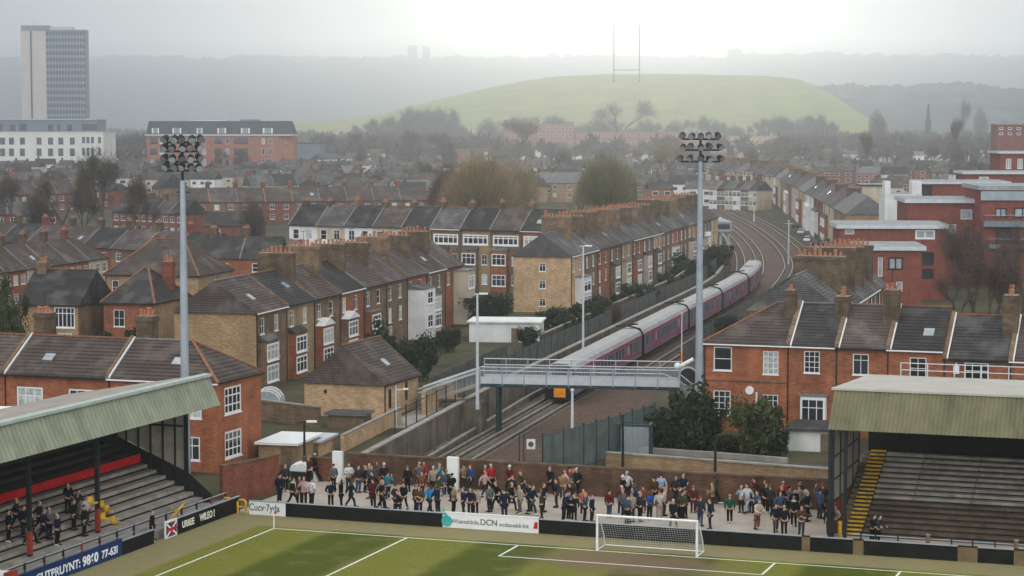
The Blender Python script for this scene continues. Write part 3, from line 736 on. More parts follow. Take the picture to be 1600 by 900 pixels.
# ---- office tower and cream podium
TY = 1720.0
def tower():
    a = R(22)                                              # faces: cream end wall (left) and glazed long side (right)
    C = at_Y(71, 47, TY); zg = T(TY); top = C.z - zg
    L = at_Y(34, 47, TY + 5); Rr = at_Y(131, 47, TY)
    w = 19.5; ln = abs(Rr.x - C.x) * 1.03
    root = thing('office_tower', 'tall grey office tower with cream end wall and glazed long side', 'tower', (C.x, C.y, zg), 0)
    wl = C.x - L.x
    m = MB()
    m.box(-wl, -.003, 0.2, 14, -2, top - .6, 'tower_cream'); m.build('end_wall', root)
    s = MB(); s.box(-wl * .62, -wl * .56, -.25, .197, 0, top - .8, 'tower_glass'); s.build('slot', root)
    m = MB(); m.box(0, ln, .6, 14.2, -2, top - .6, 'tower_grey'); m.build('core', root)
    nc = 13; cw = ln / nc
    for i in range(nc):
        g = MB(); x0 = cw * i + cw * .14; x1 = cw * (i + 1) - .01
        fl = 20; fh = (top - 1.2) / fl
        for k in range(fl):
            z = k * fh
            g.box(x0, x1, .30, .597, z, z + fh * .42, 'tower_grey')
            g.box(x0, x1, .38, .597, z + fh * .42, z + fh, 'tower_glass')
        g.build('glazing_strip', root)
        g = MB(); g.box(cw * i, cw * i + cw * .14 - .01, .1, .597, 0, top - 1.2, 'steel_grey'); g.build('mullion', root)
    p = MB(); p.box(-wl - .1, ln + .1, .05, 14.4, top - .6, top + .3, 'tower_grey'); p.build('parapet', root)
    p = MB(); p.box(-wl + .1, 2.5, 1.5, 12, top + .3, top + 3.8, 'tower_grey'); p.box(2.51, ln * .66, 2.5, 11, top + .3, top + 2.8, 'tower_cream'); p.build('plant_room', root)
    p = MB(); p.tube([(-wl * .5, 5, top + 3.8), (-wl * .5, 5, top + 6.5)], .15, 'steel_dark', n=5); p.build('aerial', root)
tower()
pw = []
for x in (0, 14, 31, 57, 75, 91, 109): pw.append((x, 215, x + 8, 226, 'dk'))
for x in (0, 14, 31, 57, 75, 91, 109): pw.append((x, 232, x + 8, 244, 'dk'))
for x in (128, 135, 142, 153): pw.append((x, 214, x + 5, 224, 'dk')); pw.append((x, 231, x + 5, 243, 'dk'))
block('podium_building', 'cream office building with rows of dark windows below the tower', 'office', (-60, 207), (161, 206), 1500, 40, 'podium_cream', edge='podium_cream', wins=pw, ang=R(-2), ov=.3, th=.5)
pw = [(0, 194, 4, 205, 'dk'), (15, 195, 24, 205, 'dk'), (30, 193, 42, 205, 'dk'), (75, 195, 83, 205, 'dk'), (90, 194, 94, 205, 'dk'), (105, 195, 113, 205, 'dk'), (128, 194, 152, 204, 'dk')]
block('penthouse_storey', 'blue grey set back storey on top of the cream office building', 'office', (-60, 187), (151, 187), 1505, 30, 'podium_grey', edge='steel_pale', wins=pw, ang=R(-2), ov=.6, th=.6)
block('shop_front', 'dark glazed ground floor strip beneath the cream office building', 'office', (-60, 254), (128, 252), 1486, 8, 'podium_grey', edge='podium_cream', ang=R(-2), ov=.2, th=.8)

# ---- red brick block with black mansard
def mans():
    Y = 1350; A = at_Y(229, 212, Y); zg = T(Y); an = R(-3)
    d = Vector((math.cos(an), math.sin(an), 0)); n = Vector((d.y, -d.x, 0))
    def loc(px, py):
        q = at_plane(px, py, A, n); return (Vector((q.x, q.y, 0)) - Vector((A.x, A.y, 0))).dot(d), q.z - zg
    w, top = loc(434, 212); top = A.z - zg; dep = 20; w2 = loc(457, 212)[0]
    root = thing('apartment_block', 'red brick apartment block with black mansard roof behind the left floodlight', 'apartment block', (A.x, A.y, zg), an)
    spec = []
    cols = [(234, 246, 'dkx'), (249, 259, 'gkx'), (305, 312, 'gk'), (316, 322, 'gk'), (335, 347, 'dkx'), (352, 358, 'gk'), (366, 388, 'dkx'), (409, 414, 'wk'), (420, 425, 'wk')]
    for x0, x1, k in cols:
        for y0, y1 in ((216, 225), (232, 242), (248, 259)): spec.append((x0, y0, x1, y1, k))
    holes = []; W = []
    for (x0, y0, x1, y1, k) in spec:
        l0, z1 = loc(x0, y0); l1, z0 = loc(x1, y1); holes.append((l0, z0 + 2, l1 - l0, z1 - z0)); W.append((l0, z0, l1 - l0, z1 - z0, k))
    m = MB(); wall_face(m, (0, 0, -2), (1, 0, 0), (0, 0, 1), w, top + 2, holes, 'brick_pink', (0, -1, 0), rev=.6)
    m.poly([(w, 0, -2), (w2, 5, -2), (w2, 5, top), (w, 0, top)], 'brick_pink')
    m.poly([(w2, 5, -2), (w2, dep, -2), (w2, dep, top), (w2, 5, top)], 'brick_pink'); m.poly([(w2, dep, -2), (0, dep, -2), (0, dep, top), (w2, dep, top)], 'brick_pink')
    m.poly([(0, dep, -2), (0, 0, -2), (0, 0, top), (0, dep, top)], 'brick_pink'); m.build('wall', root)
    for x, z, ww, hh, k in W:
        f = MB(); fm = {'w': 'white_paint', 'd': 'steel_dark', 'g': 'steel_pale'}[k[0]]; bd = .18
        f.box(0, bd, .1, .5, 0, hh, fm); f.box(ww - bd, ww, .1, .5, 0, hh, fm); f.box(bd, ww - bd, .1, .5, hh - bd, hh, fm); f.box(bd, ww - bd, .1, .5, 0, bd, fm)
        if len(k) > 2: f.box(ww * .48, ww * .52, .12, .48, bd, hh - bd, fm); f.box(bd, ww - bd, .0, .1, 0, hh * .35, fm)
        o = f.build('window', root, (x, 0, z)); p = MB(); p.box(bd, ww - bd, .3, .35, bd, hh - bd, 'glass' if rnd.random() < .7 else 'glass_pale'); p.build('pane', o)
    for y in (222, 238, 254):                               # windows on the splayed right face
        z = loc(440, y)[1]; f = MB(); f.box(0, .9, -.12, .1, 0, 1.8, 'white_paint'); f.box(.12, .78, -.14, -.12, .12, 1.68, 'glass')
        f.build('window', root, (w + (w2 - w) * .45, 5 * .45 - .02, z - 1), math.atan2(5, w2 - w))
    c = MB(); c.box(-.8, w2 + .6, -.8, dep + .5, top + .003, top + .8, 'steel_pale'); c.build('cornice', root)
    hr = loc(300, 189)[1]
    r = MB(); b0 = [(-.3, -.3), (w + .2, -.3), (w2 + .3, 4.8), (w2 + .3, dep), (-.3, dep)]; b1 = [(1.0, 2.2), (w + .6, 2.2), (w2 - 2.6, 6.2), (w2 - 2.6, dep - 2.5), (1.0, dep - 2.5)]
    for i in range(5):
        j = (i + 1) % 5
        r.poly([(*b0[i], top + .8), (*b0[j], top + .8), (*b1[j], hr), (*b1[i], hr)], 'mansard')
    r.poly([(*p, hr) for p in b1], 'mansard'); ro = r.build('roof', root)
    for x0, x1 in ((237, 249), (269, 284), (307, 317), (339, 354), (376, 391), (410, 427)):
        l0 = loc(x0, 200)[0]; l1 = loc(x1, 200)[0]; z0 = loc(300, 209)[1]; z1 = loc(300, 200)[1]
        f = MB(); f.box(l0, l1, -.35, 1.6, z0, z1 + .3, 'mansard'); k = 4
        for q in range(k):
            x = l0 + (l1 - l0) * (q + .15) / k; xx = l0 + (l1 - l0) * (q + .85) / k
            f.box(x, xx, -.42, -.352, z0 + .2, z1, 'glass_pale' if q % 3 else 'white_paint')
        f.build('dormer', ro)
    b = MB(); b.box(w * .3, w * .6, 6, 9, hr + .003, hr + .8, 'steel_pale'); b.box(w * .7, w * .85, 6, 9, hr + .003, hr + 1, 'podium_grey'); b.build('roof_plant', root)
mans()
block('brick_block', 'blue grey pitched warehouse just right of the mansard apartment block', 'warehouse', (458, 224), (500, 224), 1420, 25, 'podium_grey', edge='steel_dark', ang=R(-3))
block('low_hall', 'low white roofed hall below the blue grey warehouse', 'hall', (464, 266), (492, 264), 1120, 10, 'render_white', edge='white_paint', ang=R(-3))

# ---- red flat-roofed apartments at the right
G1 = 'flat roofed red apartments at the right'
block('apartment_block', 'lowest red apartment block, nearest the bare trees at the right', 'apartment block', (1345, 391), (1441, 391), 345, 13, 'brick_flat', group=G1,
      wins=[(1372, 402, 1379, 432, 'wp'), (1388, 402, 1411, 422, 'dpx'), (1400, 440, 1410, 456, 'wp')], endwins=[(3, 6.5, 2.4, 2.6, 'dkx'), (3, 3.0, 2.4, 3.0, 'gkx')], ang=R(-4))
block('apartment_block', 'red apartment block with paired white windows under a pale curved roof edge', 'apartment block', (1312, 357), (1478, 357), 372, 15, 'brick_flat', group=G1,
      wins=[(1320, 358.5, 1335, 366, 'gp'), (1430, 359, 1461, 374, 'wpx'), (1440, 394, 1459, 415, 'dkx'), (1440, 420, 1459, 436, 'dkx')], endwins=[(4, 10.0, 2.4, 2.6, 'dkx'), (9, 6.5, 1.8, 2.6, 'gk')], ang=R(-4))
block('apartment_block', 'red apartment block with grey framed window right of the white block', 'apartment block', (1418, 317), (1538, 317), 408, 18, 'brick_flat', group=G1,
      wins=[(1501, 327, 1519, 343, 'gp'), (1507, 355, 1516, 377, 'dkx'), (1482, 350, 1494, 366, 'gp')], ang=R(-4))
block('apartment_block', 'topmost red apartment block with dark door and pale square window', 'apartment block', (1440, 287.5), (1575, 287.5), 445, 16, 'brick_flat', group=G1, th=.5,
      wins=[(1441, 290, 1456, 309, 'dk'), (1519, 295, 1537, 308, 'gp')], ang=R(-4))
block('apartment_block', 'long dark red apartment strip behind the topmost red block', 'apartment block', (1508, 272), (1640, 272), 500, 16, 'brick_flat', group=G1, th=.5, ang=R(-4), wins=[(1530, 276, 1545, 283, 'wp')])
block('apartment_block', 'farthest red apartment block with flat pale roof at the right edge', 'apartment block', (1563, 240), (1640, 240), 560, 18, 'brick_flat', group=G1, th=.5, ang=R(-4), wins=[(1572, 248, 1580, 264, 'wpx'), (1590, 248, 1598, 264, 'wpx')])
def exB(root, w, top, dep, loc):
    for (x0, y0, x1, y1, m, d) in ((1536, 345, 1600, 354, 'podium_grey', 1.6), (1544, 382, 1640, 388, 'podium_grey', 1.6)):
        l0, z1 = loc(x0, y0); l1, z0 = loc(x1, y1); k = MB(); k.box(l0, l1, -d, -.003, z0, z1, m); b = k.build('balcony', root)
        k = MB()
        for i in range(22): k.box(l0 + (l1 - l0) * i / 22, l0 + (l1 - l0) * i / 22 + .05, -d, -d + .05, z1, z1 + 1.1, 'steel_dark')
        k.box(l0, l1, -d - .02, -d + .06, z1 + 1.1, z1 + 1.16, 'steel_pale'); k.build('railing', b)
    l0, z1 = loc(1534, 312); l1, z0 = loc(1640, 312); k = MB(); k.box(l0 - .2, l1, -.5, -.003, top - 1.9, top - .2, 'steel_grey'); k.build('fascia', root)
block('apartment_block', 'red and white apartment block with balconies at the right edge', 'apartment block', (1534, 297), (1660, 297), 398, 22, 'brick_flat', edge='roof_felt', group=G1, ang=R(-4), extra=exB,
      wins=[(1555, 325, 1573, 340, 'dpx'), (1584, 324, 1612, 341, 'dpx'), (1556, 356, 1592, 381, 'dkx'), (1556, 390, 1592, 412, 'dkx')])
block('white_block', 'white rendered block with roof terrace left of the red apartments', 'apartment block', (1383, 305.5), (1440, 305.5), 440, 12, 'render_white', edge='render_white', ov=.1, th=.3, ang=R(-4),
      extra=lambda root, w, top, dep, loc: ([(lambda k: (k.box(x0, x1, .2, 6, top + .303, top + 2.9, 'render_white'), k.build('stair_head', root)))(MB()) for x0, x1 in ((0, 1.1), (w - 1.9, w))]))
block('brick_block', 'pale yellow rendered end wall beyond the cream terrace', 'house', (1345, 291), (1384, 291), 520, 10, 'render_cream', edge='slate', ang=R(-4), ov=.3, th=.4)

# ---- far hazy blocks
FB = 'far hazy blocks beyond the trees'
def far_block(label, a, b, Y, dep, wall, rows, n, k='wk'):
    W = []
    x0, x1 = a[0], b[0]
    for (ya, yb) in rows:
        for i in range(n):
            xa = x0 + (x1 - x0) * (i + .3) / n; W.append((xa, ya, xa + (x1 - x0) / n * .45, yb, k))
    block('apartment_block', label, 'apartment block', a, b, Y, dep, wall, wins=W, ang=R(-1), group=FB, ov=.3, th=.6, edge='concrete')
far_block('tallest hazy pink apartment block behind the tan tree', (788, 188), (838, 188), 2450, 16, 'brick_pink', [(191, 195), (201, 205), (211, 215)], 6)
far_block('hazy pink apartment block with bare end wall right of the tallest one', (838, 195), (897, 195), 2400, 16, 'brick_pink', [(199, 203), (209, 213), (219, 223)], 5)
far_block('long hazy brick apartment block behind the round green tree', (900, 207), (1062, 207), 2300, 14, 'brick_pink', [(210, 213), (220, 223), (231, 234)], 18)
far_block('hazy brick block right of the right floodlight lamps', (1064, 211), (1140, 212), 2260, 14, 'brick_pink', [(216, 220), (227, 231)], 8)
far_block('hazy tan block with plain panels beyond the right floodlight', (1140, 213), (1215, 215), 2320, 14, 'brick_buff', [(219, 223), (229, 233)], 6)
far_block('dark low block among bare trees at the right edge', (1557, 195), (1640, 195), 1100, 14, 'brick_maroon', [(199, 203), (207, 211)], 6)
far_block('small far tower with blunt top on the ridge, left of its pair', (637, 71), (651, 71), 9700, 50, 'far_dark', [], 1)
far_block('small far tower on the ridge, right of its pair', (660, 73), (671, 73), 9700, 50, 'far_dark', [], 1)
far_block('lone far blocky tower on the ridge right of the rugby posts', (1138, 76), (1160, 76), 9700, 45, 'far_dark', [], 1)
# ================================================================== ground sheet with the railway cutting
CT_ = [(180, -11.9), (252, 5.6), (330, 24.6), (410, 44.0), (450, 51.2), (490, 57.0), (530, 61.5), (570, 64.6), (620, 67.0), (680, 68.4), (760, 67.5), (840, 65)]
def cline(Y):                                              # smooth interpolation of the running line's centre
    import bisect
    ys = [a for a, _ in CT_]; i = max(0, min(len(ys) - 2, bisect.bisect(ys, Y) - 1))
    p = [CT_[max(0, min(len(CT_) - 1, i + k))] for k in (-1, 0, 1, 2)]
    t = (Y - p[1][0]) / (p[2][0] - p[1][0])
    m1 = (p[2][1] - p[0][1]) / max(1e-6, (p[2][0] - p[0][0])) * (p[2][0] - p[1][0]); m2 = (p[3][1] - p[1][1]) / max(1e-6, (p[3][0] - p[1][0])) * (p[2][0] - p[1][0])
    return (2*t**3-3*t*t+1)*p[1][1] + (t**3-2*t*t+t)*m1 + (-2*t**3+3*t*t)*p[2][1] + (t**3-t*t)*m2
def cut(Y): return interp(Y, [(500, 3.0), (680, 1.2), (780, .1)])
def railz(Y): return T(Y) - cut(Y)
def XL(Y): return cline(Y) - interp(Y, [(190, 4.2), (252, 5.8), (400, 6.2), (520, 7.5), (780, 9)])
def XR(Y): return cline(Y) + interp(Y, [(190, 13.5), (213, 14.6), (232, 14.6), (252, 13), (300, 10), (400, 10.5), (480, 14.5), (600, 15.5), (780, 15.5)])
Y0R, Y1R = 191.0, 780.0
YS = [Y0R + (Y1R - Y0R) * i / 84 for i in range(85)]
g = MB(); W = lambda Y: .34 * Y + 160
def strip(mb, ya, yb, xa0, xa1, xb0, xb1, m, z=T, n=1):
    for i in range(n):
        t0, t1 = i / n, (i + 1) / n
        f = lambda a, b, t: a + (b - a) * t
        mb.poly([(f(xa0, xa1, t0), ya, z(ya)), (f(xa0, xa1, t1), ya, z(ya)), (f(xb0, xb1, t1), yb, z(yb)), (f(xb0, xb1, t0), yb, z(yb))], m)
strip(g, 40, Y0R, -W(40), W(40), -W(Y0R), W(Y0R), 'earth')
for a, b in zip(YS, YS[1:]):
    strip(g, a, b, -W(a), XL(a), -W(b), XL(b), 'earth'); strip(g, a, b, XR(a), W(a), XR(b), W(b), 'earth')
far = [780, 850, 1000, 1200, 1400, 1700, 2000, 2500, 3000, 3500, 4600, 5400, 6200, 7700, 10400]
for a, b in zip(far, far[1:]): strip(g, a, b, -W(a), W(a), -W(b), W(b), 'earth')
struct(g.build('ground'))
# trackbed
b = MB()
for a, c in zip(YS, YS[1:]): strip(b, a, c, XL(a), XR(a), XL(c), XR(c), 'ballast', railz, 4)
b.poly([(XL(Y0R), Y0R, -3), (XR(Y0R), Y0R, -3), (XR(Y0R), Y0R, 0), (XL(Y0R), Y0R, 0)], 'brick_dark')
for a, c in zip(YS, YS[1:]):
    b.poly([(XR(a), a, railz(a)), (XR(a), a, T(a)), (XR(c), c, T(c)), (XR(c), c, railz(c))], 'concrete_dark')
struct(b.build('trackbed'))
# dirt margin between track and right fence handled by ballast; tracks
def track(off, ya, yb, label):
    n = int((yb - ya) / 4); ys = [ya + (yb - ya) * i / n for i in range(n + 1)]
    root = thing('railway_track', label, 'track', (cline(ya) + off(ya), ya, railz(ya)))
    o = Vector(root.location)
    def pt(Y, e, z):
        dx = (cline(Y + .5) + off(Y + .5) - cline(Y - .5) - off(Y - .5)); d = Vector((dx, 1, 0)).normalized(); nn = Vector((d.y, -d.x, 0))
        return Vector((cline(Y) + off(Y), Y, railz(Y) + z)) + nn * e - o
    for s in (-1, 1):
        k = MB()
        for y0, y1 in zip(ys, ys[1:]):
            for e0, e1, z0, z1, m in ((-.17, .17, .12, .22, 'rail_rust'), (-.08, .08, .221, .40, 'rail_steel')):
                A = [pt(y0, s * .95 + e, z) for e, z in ((e0, z0), (e1, z0), (e1, z1), (e0, z1))]; B = [pt(y1, s * .95 + e, z) for e, z in ((e0, z0), (e1, z0), (e1, z1), (e0, z1))]
                for q in range(4):
                    r = (q + 1) % 4; k.poly([A[q], A[r], B[r], B[q]], m)
        k.build('rail', root)
    k = MB(); y = ya
    while y < yb:
        p0, p1 = pt(y, -1.6, .05), pt(y, 1.6, .05)
        k.bar(p0, p1, .32, .16, 'sleeper'); y += .85 if y < 300 else 3.0
    sl = k.build('sleeper', root); sl['kind'] = 'stuff'
    k = MB()
    for y0, y1 in zip(ys, ys[1:]): k.poly([pt(y0, -.38, .10), pt(y0, .38, .10), pt(y1, .38, .10), pt(y1, -.38, .10)], 'rail_rust')
    k.build('cable_trough', root)
track(lambda Y: 0, 192, 775, 'railway track carrying the red and white train')
track(lambda Y: -3.6 if Y < 420 else -3.6 - min(1.0, (Y - 420) / 100), 192, 775, 'empty railway track left of the train, beside the retaining wall')
track(lambda Y: 4.4 + max(0, min(2.5, (Y - 400) / 40)), 287, 775, 'railway track right of the train, empty')
track(lambda Y: 10.5 + max(0, min(2.0, (Y - 440) / 60)), 425, 775, 'outermost siding track at the right of the far curve')

# retaining wall on the left
def wall_run(name, label, pts, z0, z1, th, m, cap=None, cat='wall', piers=0):
    root = thing(name, label, cat, pts[0]); o = Vector(root.location); P = [Vector(p) - o for p in pts]
    k = MB(); c = MB()
    for i, (p, q) in enumerate(zip(P, P[1:])):
        d = (q - p); d.z = 0; nn = Vector((d.y, -d.x, 0)).normalized() * (th / 2)
        a0 = [p - nn + Vector((0, 0, z0)), p + nn + Vector((0, 0, z0)), p + nn + Vector((0, 0, z1)), p - nn + Vector((0, 0, z1))]
        b0 = [q - nn + Vector((0, 0, z0)), q + nn + Vector((0, 0, z0)), q + nn + Vector((0, 0, z1)), q - nn + Vector((0, 0, z1))]
        for s in range(4):
            t = (s + 1) % 4; k.poly([a0[s], a0[t], b0[t], b0[s]], m)
        if i == 0: k.poly(list(reversed(a0)), m)
        if i == len(P) - 2: k.poly(b0, m)
        if cap: 
            n2 = nn * 1.35; zc = Vector((0, 0, z1 + .004)); zt = Vector((0, 0, z1 + .14))
            A = [p - n2 + zc, p + n2 + zc, p + n2 + zt, p - n2 + zt]; B = [q - n2 + zc, q + n2 + zc, q + n2 + zt, q - n2 + zt]
            for s in range(4):
                t = (s + 1) % 4; c.poly([A[s], A[t], B[t], B[s]], cap)
            if i == 0: c.poly(list(reversed(A)), cap)
            if i == len(P) - 2: c.poly(B, cap)
        if piers and i % piers == 0:
            e = nn * 1.5; k.bar(p + e * .6 + Vector((0, 0, z0)), p + e * .6 + Vector((0, 0, z1 - .05)), .5, .5, m)
    k.build('wall', root)
    if cap: c.build('coping', root)
    return root
wy = [191 + i * 6 for i in range(0, 60)]
wall_run('retaining_wall', 'long stained concrete retaining wall left of the railway tracks', [(XL(y), y, T(y)) for y in wy], -3.1, .55, .5, 'concrete_dark', 'concrete', piers=1)
wy2 = [545 + i * 12 for i in range(18)]
wall_run('retaining_wall', 'low far retaining wall where the railway curves left', [(XL(y), y, T(y)) for y in wy2], -2, .8, .4, 'concrete_dark', 'concrete')
wall_run('kerb_wall', 'low concrete kerb at the foot of the retaining wall', [(XL(y) + 1.7 - max(0, (y - 200) * .004), y, railz(y)) for y in wy[1:26]], -.1, .75, .25, 'concrete_dark', 'concrete')

# ---- fences
def fence(name, label, pts, h, m, pm, step=2.5, bar=.25, panel=None, z0=.05, bw=.05):
    root = thing(name, label, 'fence', pts[0]); o = Vector(root.location)
    P = [Vector(p) - o for p in pts]; k = MB(); nb = 0
    for p, q in zip(P, P[1:]):
        L = (q - p).length; d = (q - p) / L
        k.bar(p + Vector((0, 0, h - .12)), q + Vector((0, 0, h - .12)), .06, .07, m); k.bar(p + Vector((0, 0, .3)), q + Vector((0, 0, .3)), .06, .07, m)
        if panel: k.bar(p + Vector((0, 0, h * .5)), q + Vector((0, 0, h * .5)), .04, h - .3, panel)
        elif bar:
            n = int(L / bar)
            for i in range(n):
                c = p + d * (L * (i + .5) / n); k.bar(c + Vector((0, 0, z0)), c + Vector((0, 0, h)), bw, .03, m)
    k.build('panel', root)
    n = 0
    for p, q in zip(P, P[1:]):
        L = (q - p).length; s = max(1, int(L / step))
        for i in range(s + (1 if q is P[-1] else 0)):
            if n >= 100: break
            c = p + (q - p) * (i / s); w = MB(); w.box(-.06, .06, -.06, .06, 0, h + .15, pm); w.build('post', root, c); n += 1
    return root
fence('palisade_fence', 'dark palisade fence on the retaining wall beside the garden', [(XL(y) - 1.2, y, T(y)) for y in range(206, 236, 4)], 2.5, 'steel_dark', 'steel_dark', 4, .0)
fence('palisade_fence', 'grey palisade fence above the retaining wall behind the footbridge', [(XL(y) - 1.4, y, T(y)) for y in range(252, 520, 8)], 2.6, 'fence_grey', 'steel_dark', 4, .38, bw=.12)
fence('mesh_fence', 'green panel fence along the right edge of the track ballast', [(2.6, 179.5, 0), (6.3, 186, 0), (9.9, 193, 0), (13.5, 200, 0)], 4.0, 'steel_green', 'steel_dark', 2.5, 0, panel='fence_green')
fence('palisade_fence', 'dark palisade fence along the right side of the curving tracks', [(XR(y) + .4, y, T(y)) for y in range(262, 560, 9)], 2.3, 'fence_grey', 'steel_dark', 4, .4, bw=.13)
fence('timber_fence', 'grey board fence beside the white flat roofed shed', [(XL(y) - 6, y, T(y)) for y in (238, 250, 262, 275)], 2.0, 'fence_grey', 'timber', 3, .22, bw=.18)

# ---- train
def carriage(i, y0, y1, front):
    N = 6; ys = [y0 + (y1 - y0) * k / N for k in range(N + 1)]
    lab = ['leading red and grey train carriage with yellow nose behind the footbridge', 'second carriage of the red train, just beyond the footbridge', 'third carriage of the red train, left of the right floodlight pole',
           'fourth carriage of the red train, partly behind the right floodlight pole', 'rear train carriage beside the brown chimney stacks'][i]
    root = thing('train_carriage', lab, 'train carriage', (cline(y0), y0, railz(y0) + .4), 0, 'carriages of the red train'); o = Vector(root.location)
    def pt(Y, e, z):
        dx = cline(Y + 1) - cline(Y - 1); d = Vector((dx, 2, 0)).normalized(); n = Vector((d.y, -d.x, 0))
        return Vector((cline(Y), Y, railz(Y) + .4 + z)) + n * e - o
    def ring(mb, prof, m, yy, cap=True):
        R_ = [[pt(Y, e, z) for e, z in prof] for Y in yy]; n = len(prof)
        for A, B in zip(R_, R_[1:]):
            for q in range(n): mb.poly([A[q], A[(q + 1) % n], B[(q + 1) % n], B[q]], m)
        if cap: mb.poly(list(reversed(R_[0])), m); mb.poly(R_[-1], m)
    hw = 1.74
    k = MB(); ring(k, [(-hw, .85), (hw, .85), (hw, 3.75), (-hw, 3.75)], 'train_grey', ys); body = k.build('body', root)
    k = MB(); ring(k, [(-hw, 3.754), (hw, 3.754), (hw - .22, 4.3), (hw - .8, 4.62), (-hw + .8, 4.62), (-hw + .22, 4.3)], 'train_roof', ys); ro = k.build('roof', root)
    k = MB(); ring(k, [(-hw - .03, 3.58), (hw + .03, 3.58), (hw + .03, 3.80), (-hw - .03, 3.80)], 'train_red', ys, True); k.build('cantrail_stripe', root)
    k = MB(); ring(k, [(-hw - .03, 1.42), (hw + .03, 1.42), (hw + .03, 1.66), (-hw - .03, 1.66)], 'train_red', ys, True); k.build('waist_stripe', root)
    k = MB(); ring(k, [(-hw + .35, .15), (hw - .35, .15), (hw - .35, .845), (-hw + .35, .845)], 'train_black', [y0 + 2, y1 - 2]); k.build('underframe', root)
    for yb in (y0 + 6, y1 - 6):
        k = MB()
        for s in (-1, 1):
            for dy in (-1.5, 1.5): k.tube([pt(yb + dy, s * .95 - .12, .48), pt(yb + dy, s * .95 + .12, .48)], .48, 'train_black', n=10)
        k.build('bogie', root)
    L = y1 - y0
    for s in (1, -1):
        for a, c in ((.05, .20), (.285, .50), (.50, .715), (.80, .95)):
            k = MB(); ya, yb = y0 + L * a + .2, y0 + L * c - .2; n = 4
            ring(k, sorted([(s * (hw - .2), 1.9), (s * (hw + .022), 1.9)]) + list(reversed(sorted([(s * (hw - .2), 3.3), (s * (hw + .022), 3.3)]))), 'train_window', [ya + (yb - ya) * q / 3 for q in range(4)])
            f = k.build('window', root)
            k = MB()
            for q in range(1, n): 
                ym = ya + (yb - ya) * q / n; k.bar(pt(ym, s * (hw + .03), 1.9), pt(ym, s * (hw + .03), 3.3), .22, .05, 'train_grey')
            k.build('pillar', f)
        for a in (.225, .742):
            k = MB(); ya, yb = y0 + L * a, y0 + L * (a + .055)
            ring(k, sorted([(s * (hw - .2), .88), (s * (hw + .05), .88)]) + list(reversed(sorted([(s * (hw - .2), 3.5), (s * (hw + .05), 3.5)]))), 'train_red', [ya, yb]); d = k.build('door', root)
            k = MB(); ring(k, sorted([(s * (hw - .2), 2.0), (s * (hw + .07), 2.0)]) + list(reversed(sorted([(s * (hw - .2), 3.2), (s * (hw + .07), 3.2)]))), 'glass_pale', [ya + .35, yb - .35]); k.build('pane', d)
    # gangway at the far end and dark equipment arms on the roof
    if i < 4:
        k = MB(); ring(k, [(-hw + .1, .5), (hw - .1, .5), (hw + .02, 3.6), (hw - .5, 4.5), (-hw + .5, 4.5), (-hw - .02, 3.6)], 'train_black', [y1 + .02, y1 + 1.4]); k.build('gangway', root)
        k = MB(); k.tube([pt(y1 + .7, hw + .12, .8), pt(y1 + .7, hw + .14, 3.6), pt(y1 + .7, hw - .4, 4.55), pt(y1 + .2, -.2, 5.0), pt(y1 - 1, -1.6, 5.05)], .13, 'train_black', n=6)
        k.tube([pt(y1 - .5, -1.9, 4.95), pt(y1 + 1.2, .9, 5.2)], .12, 'train_black', n=5); k.build('cable_arm', root)
    else:
        k = MB(); k.box(-.9, .9, -.3, .3, 0, .3, 'train_roof'); k.build('roof_unit', root, pt((y0 + y1) / 2, 0, 4.63))
    if front:
        k = MB(); yy = y0
        k.prism([pt(yy, -hw, .35), pt(yy, hw, .35), pt(yy, hw, 4.0), pt(yy, .8, 4.5), pt(yy, -.8, 4.5), pt(yy, -hw, 4.0)], pt(yy - .5, 0, 0) - pt(yy, 0, 0), 'train_black'); k.build('cab_front', root)
        k = MB(); k.prism([pt(yy - .503, -.62, .62), pt(yy - .503, .78, .62), pt(yy - .503, .78, 2.05), pt(yy - .503, -.62, 2.05)], pt(yy - .55, 0, 0) - pt(yy - .503, 0, 0), 'train_yellow'); k.build('warning_panel', root)
        for e in (-1.15, 1.25):
            k = MB(); k.prism([pt(yy - .503, e - .32, 2.2), pt(yy - .503, e + .32, 2.2), pt(yy - .503, e + .3, 3.6), pt(yy - .503, e - .3, 3.6)], pt(yy - .55, 0, 0) - pt(yy - .503, 0, 0), 'glass_pale'); k.build('windscreen', root)
            k = MB(); c = pt(yy - .52, e, 1.75); k.ball(c, (.18, .08, .14), 'glass_pale', 8, 5); k.build('headlight', root)
    return root
cars = [252.5, 296.5, 336.5, 372, 408.5, 450]
for i in range(5): carriage(i, cars[i] + (1.4 if i else 0), cars[i + 1], i == 0)

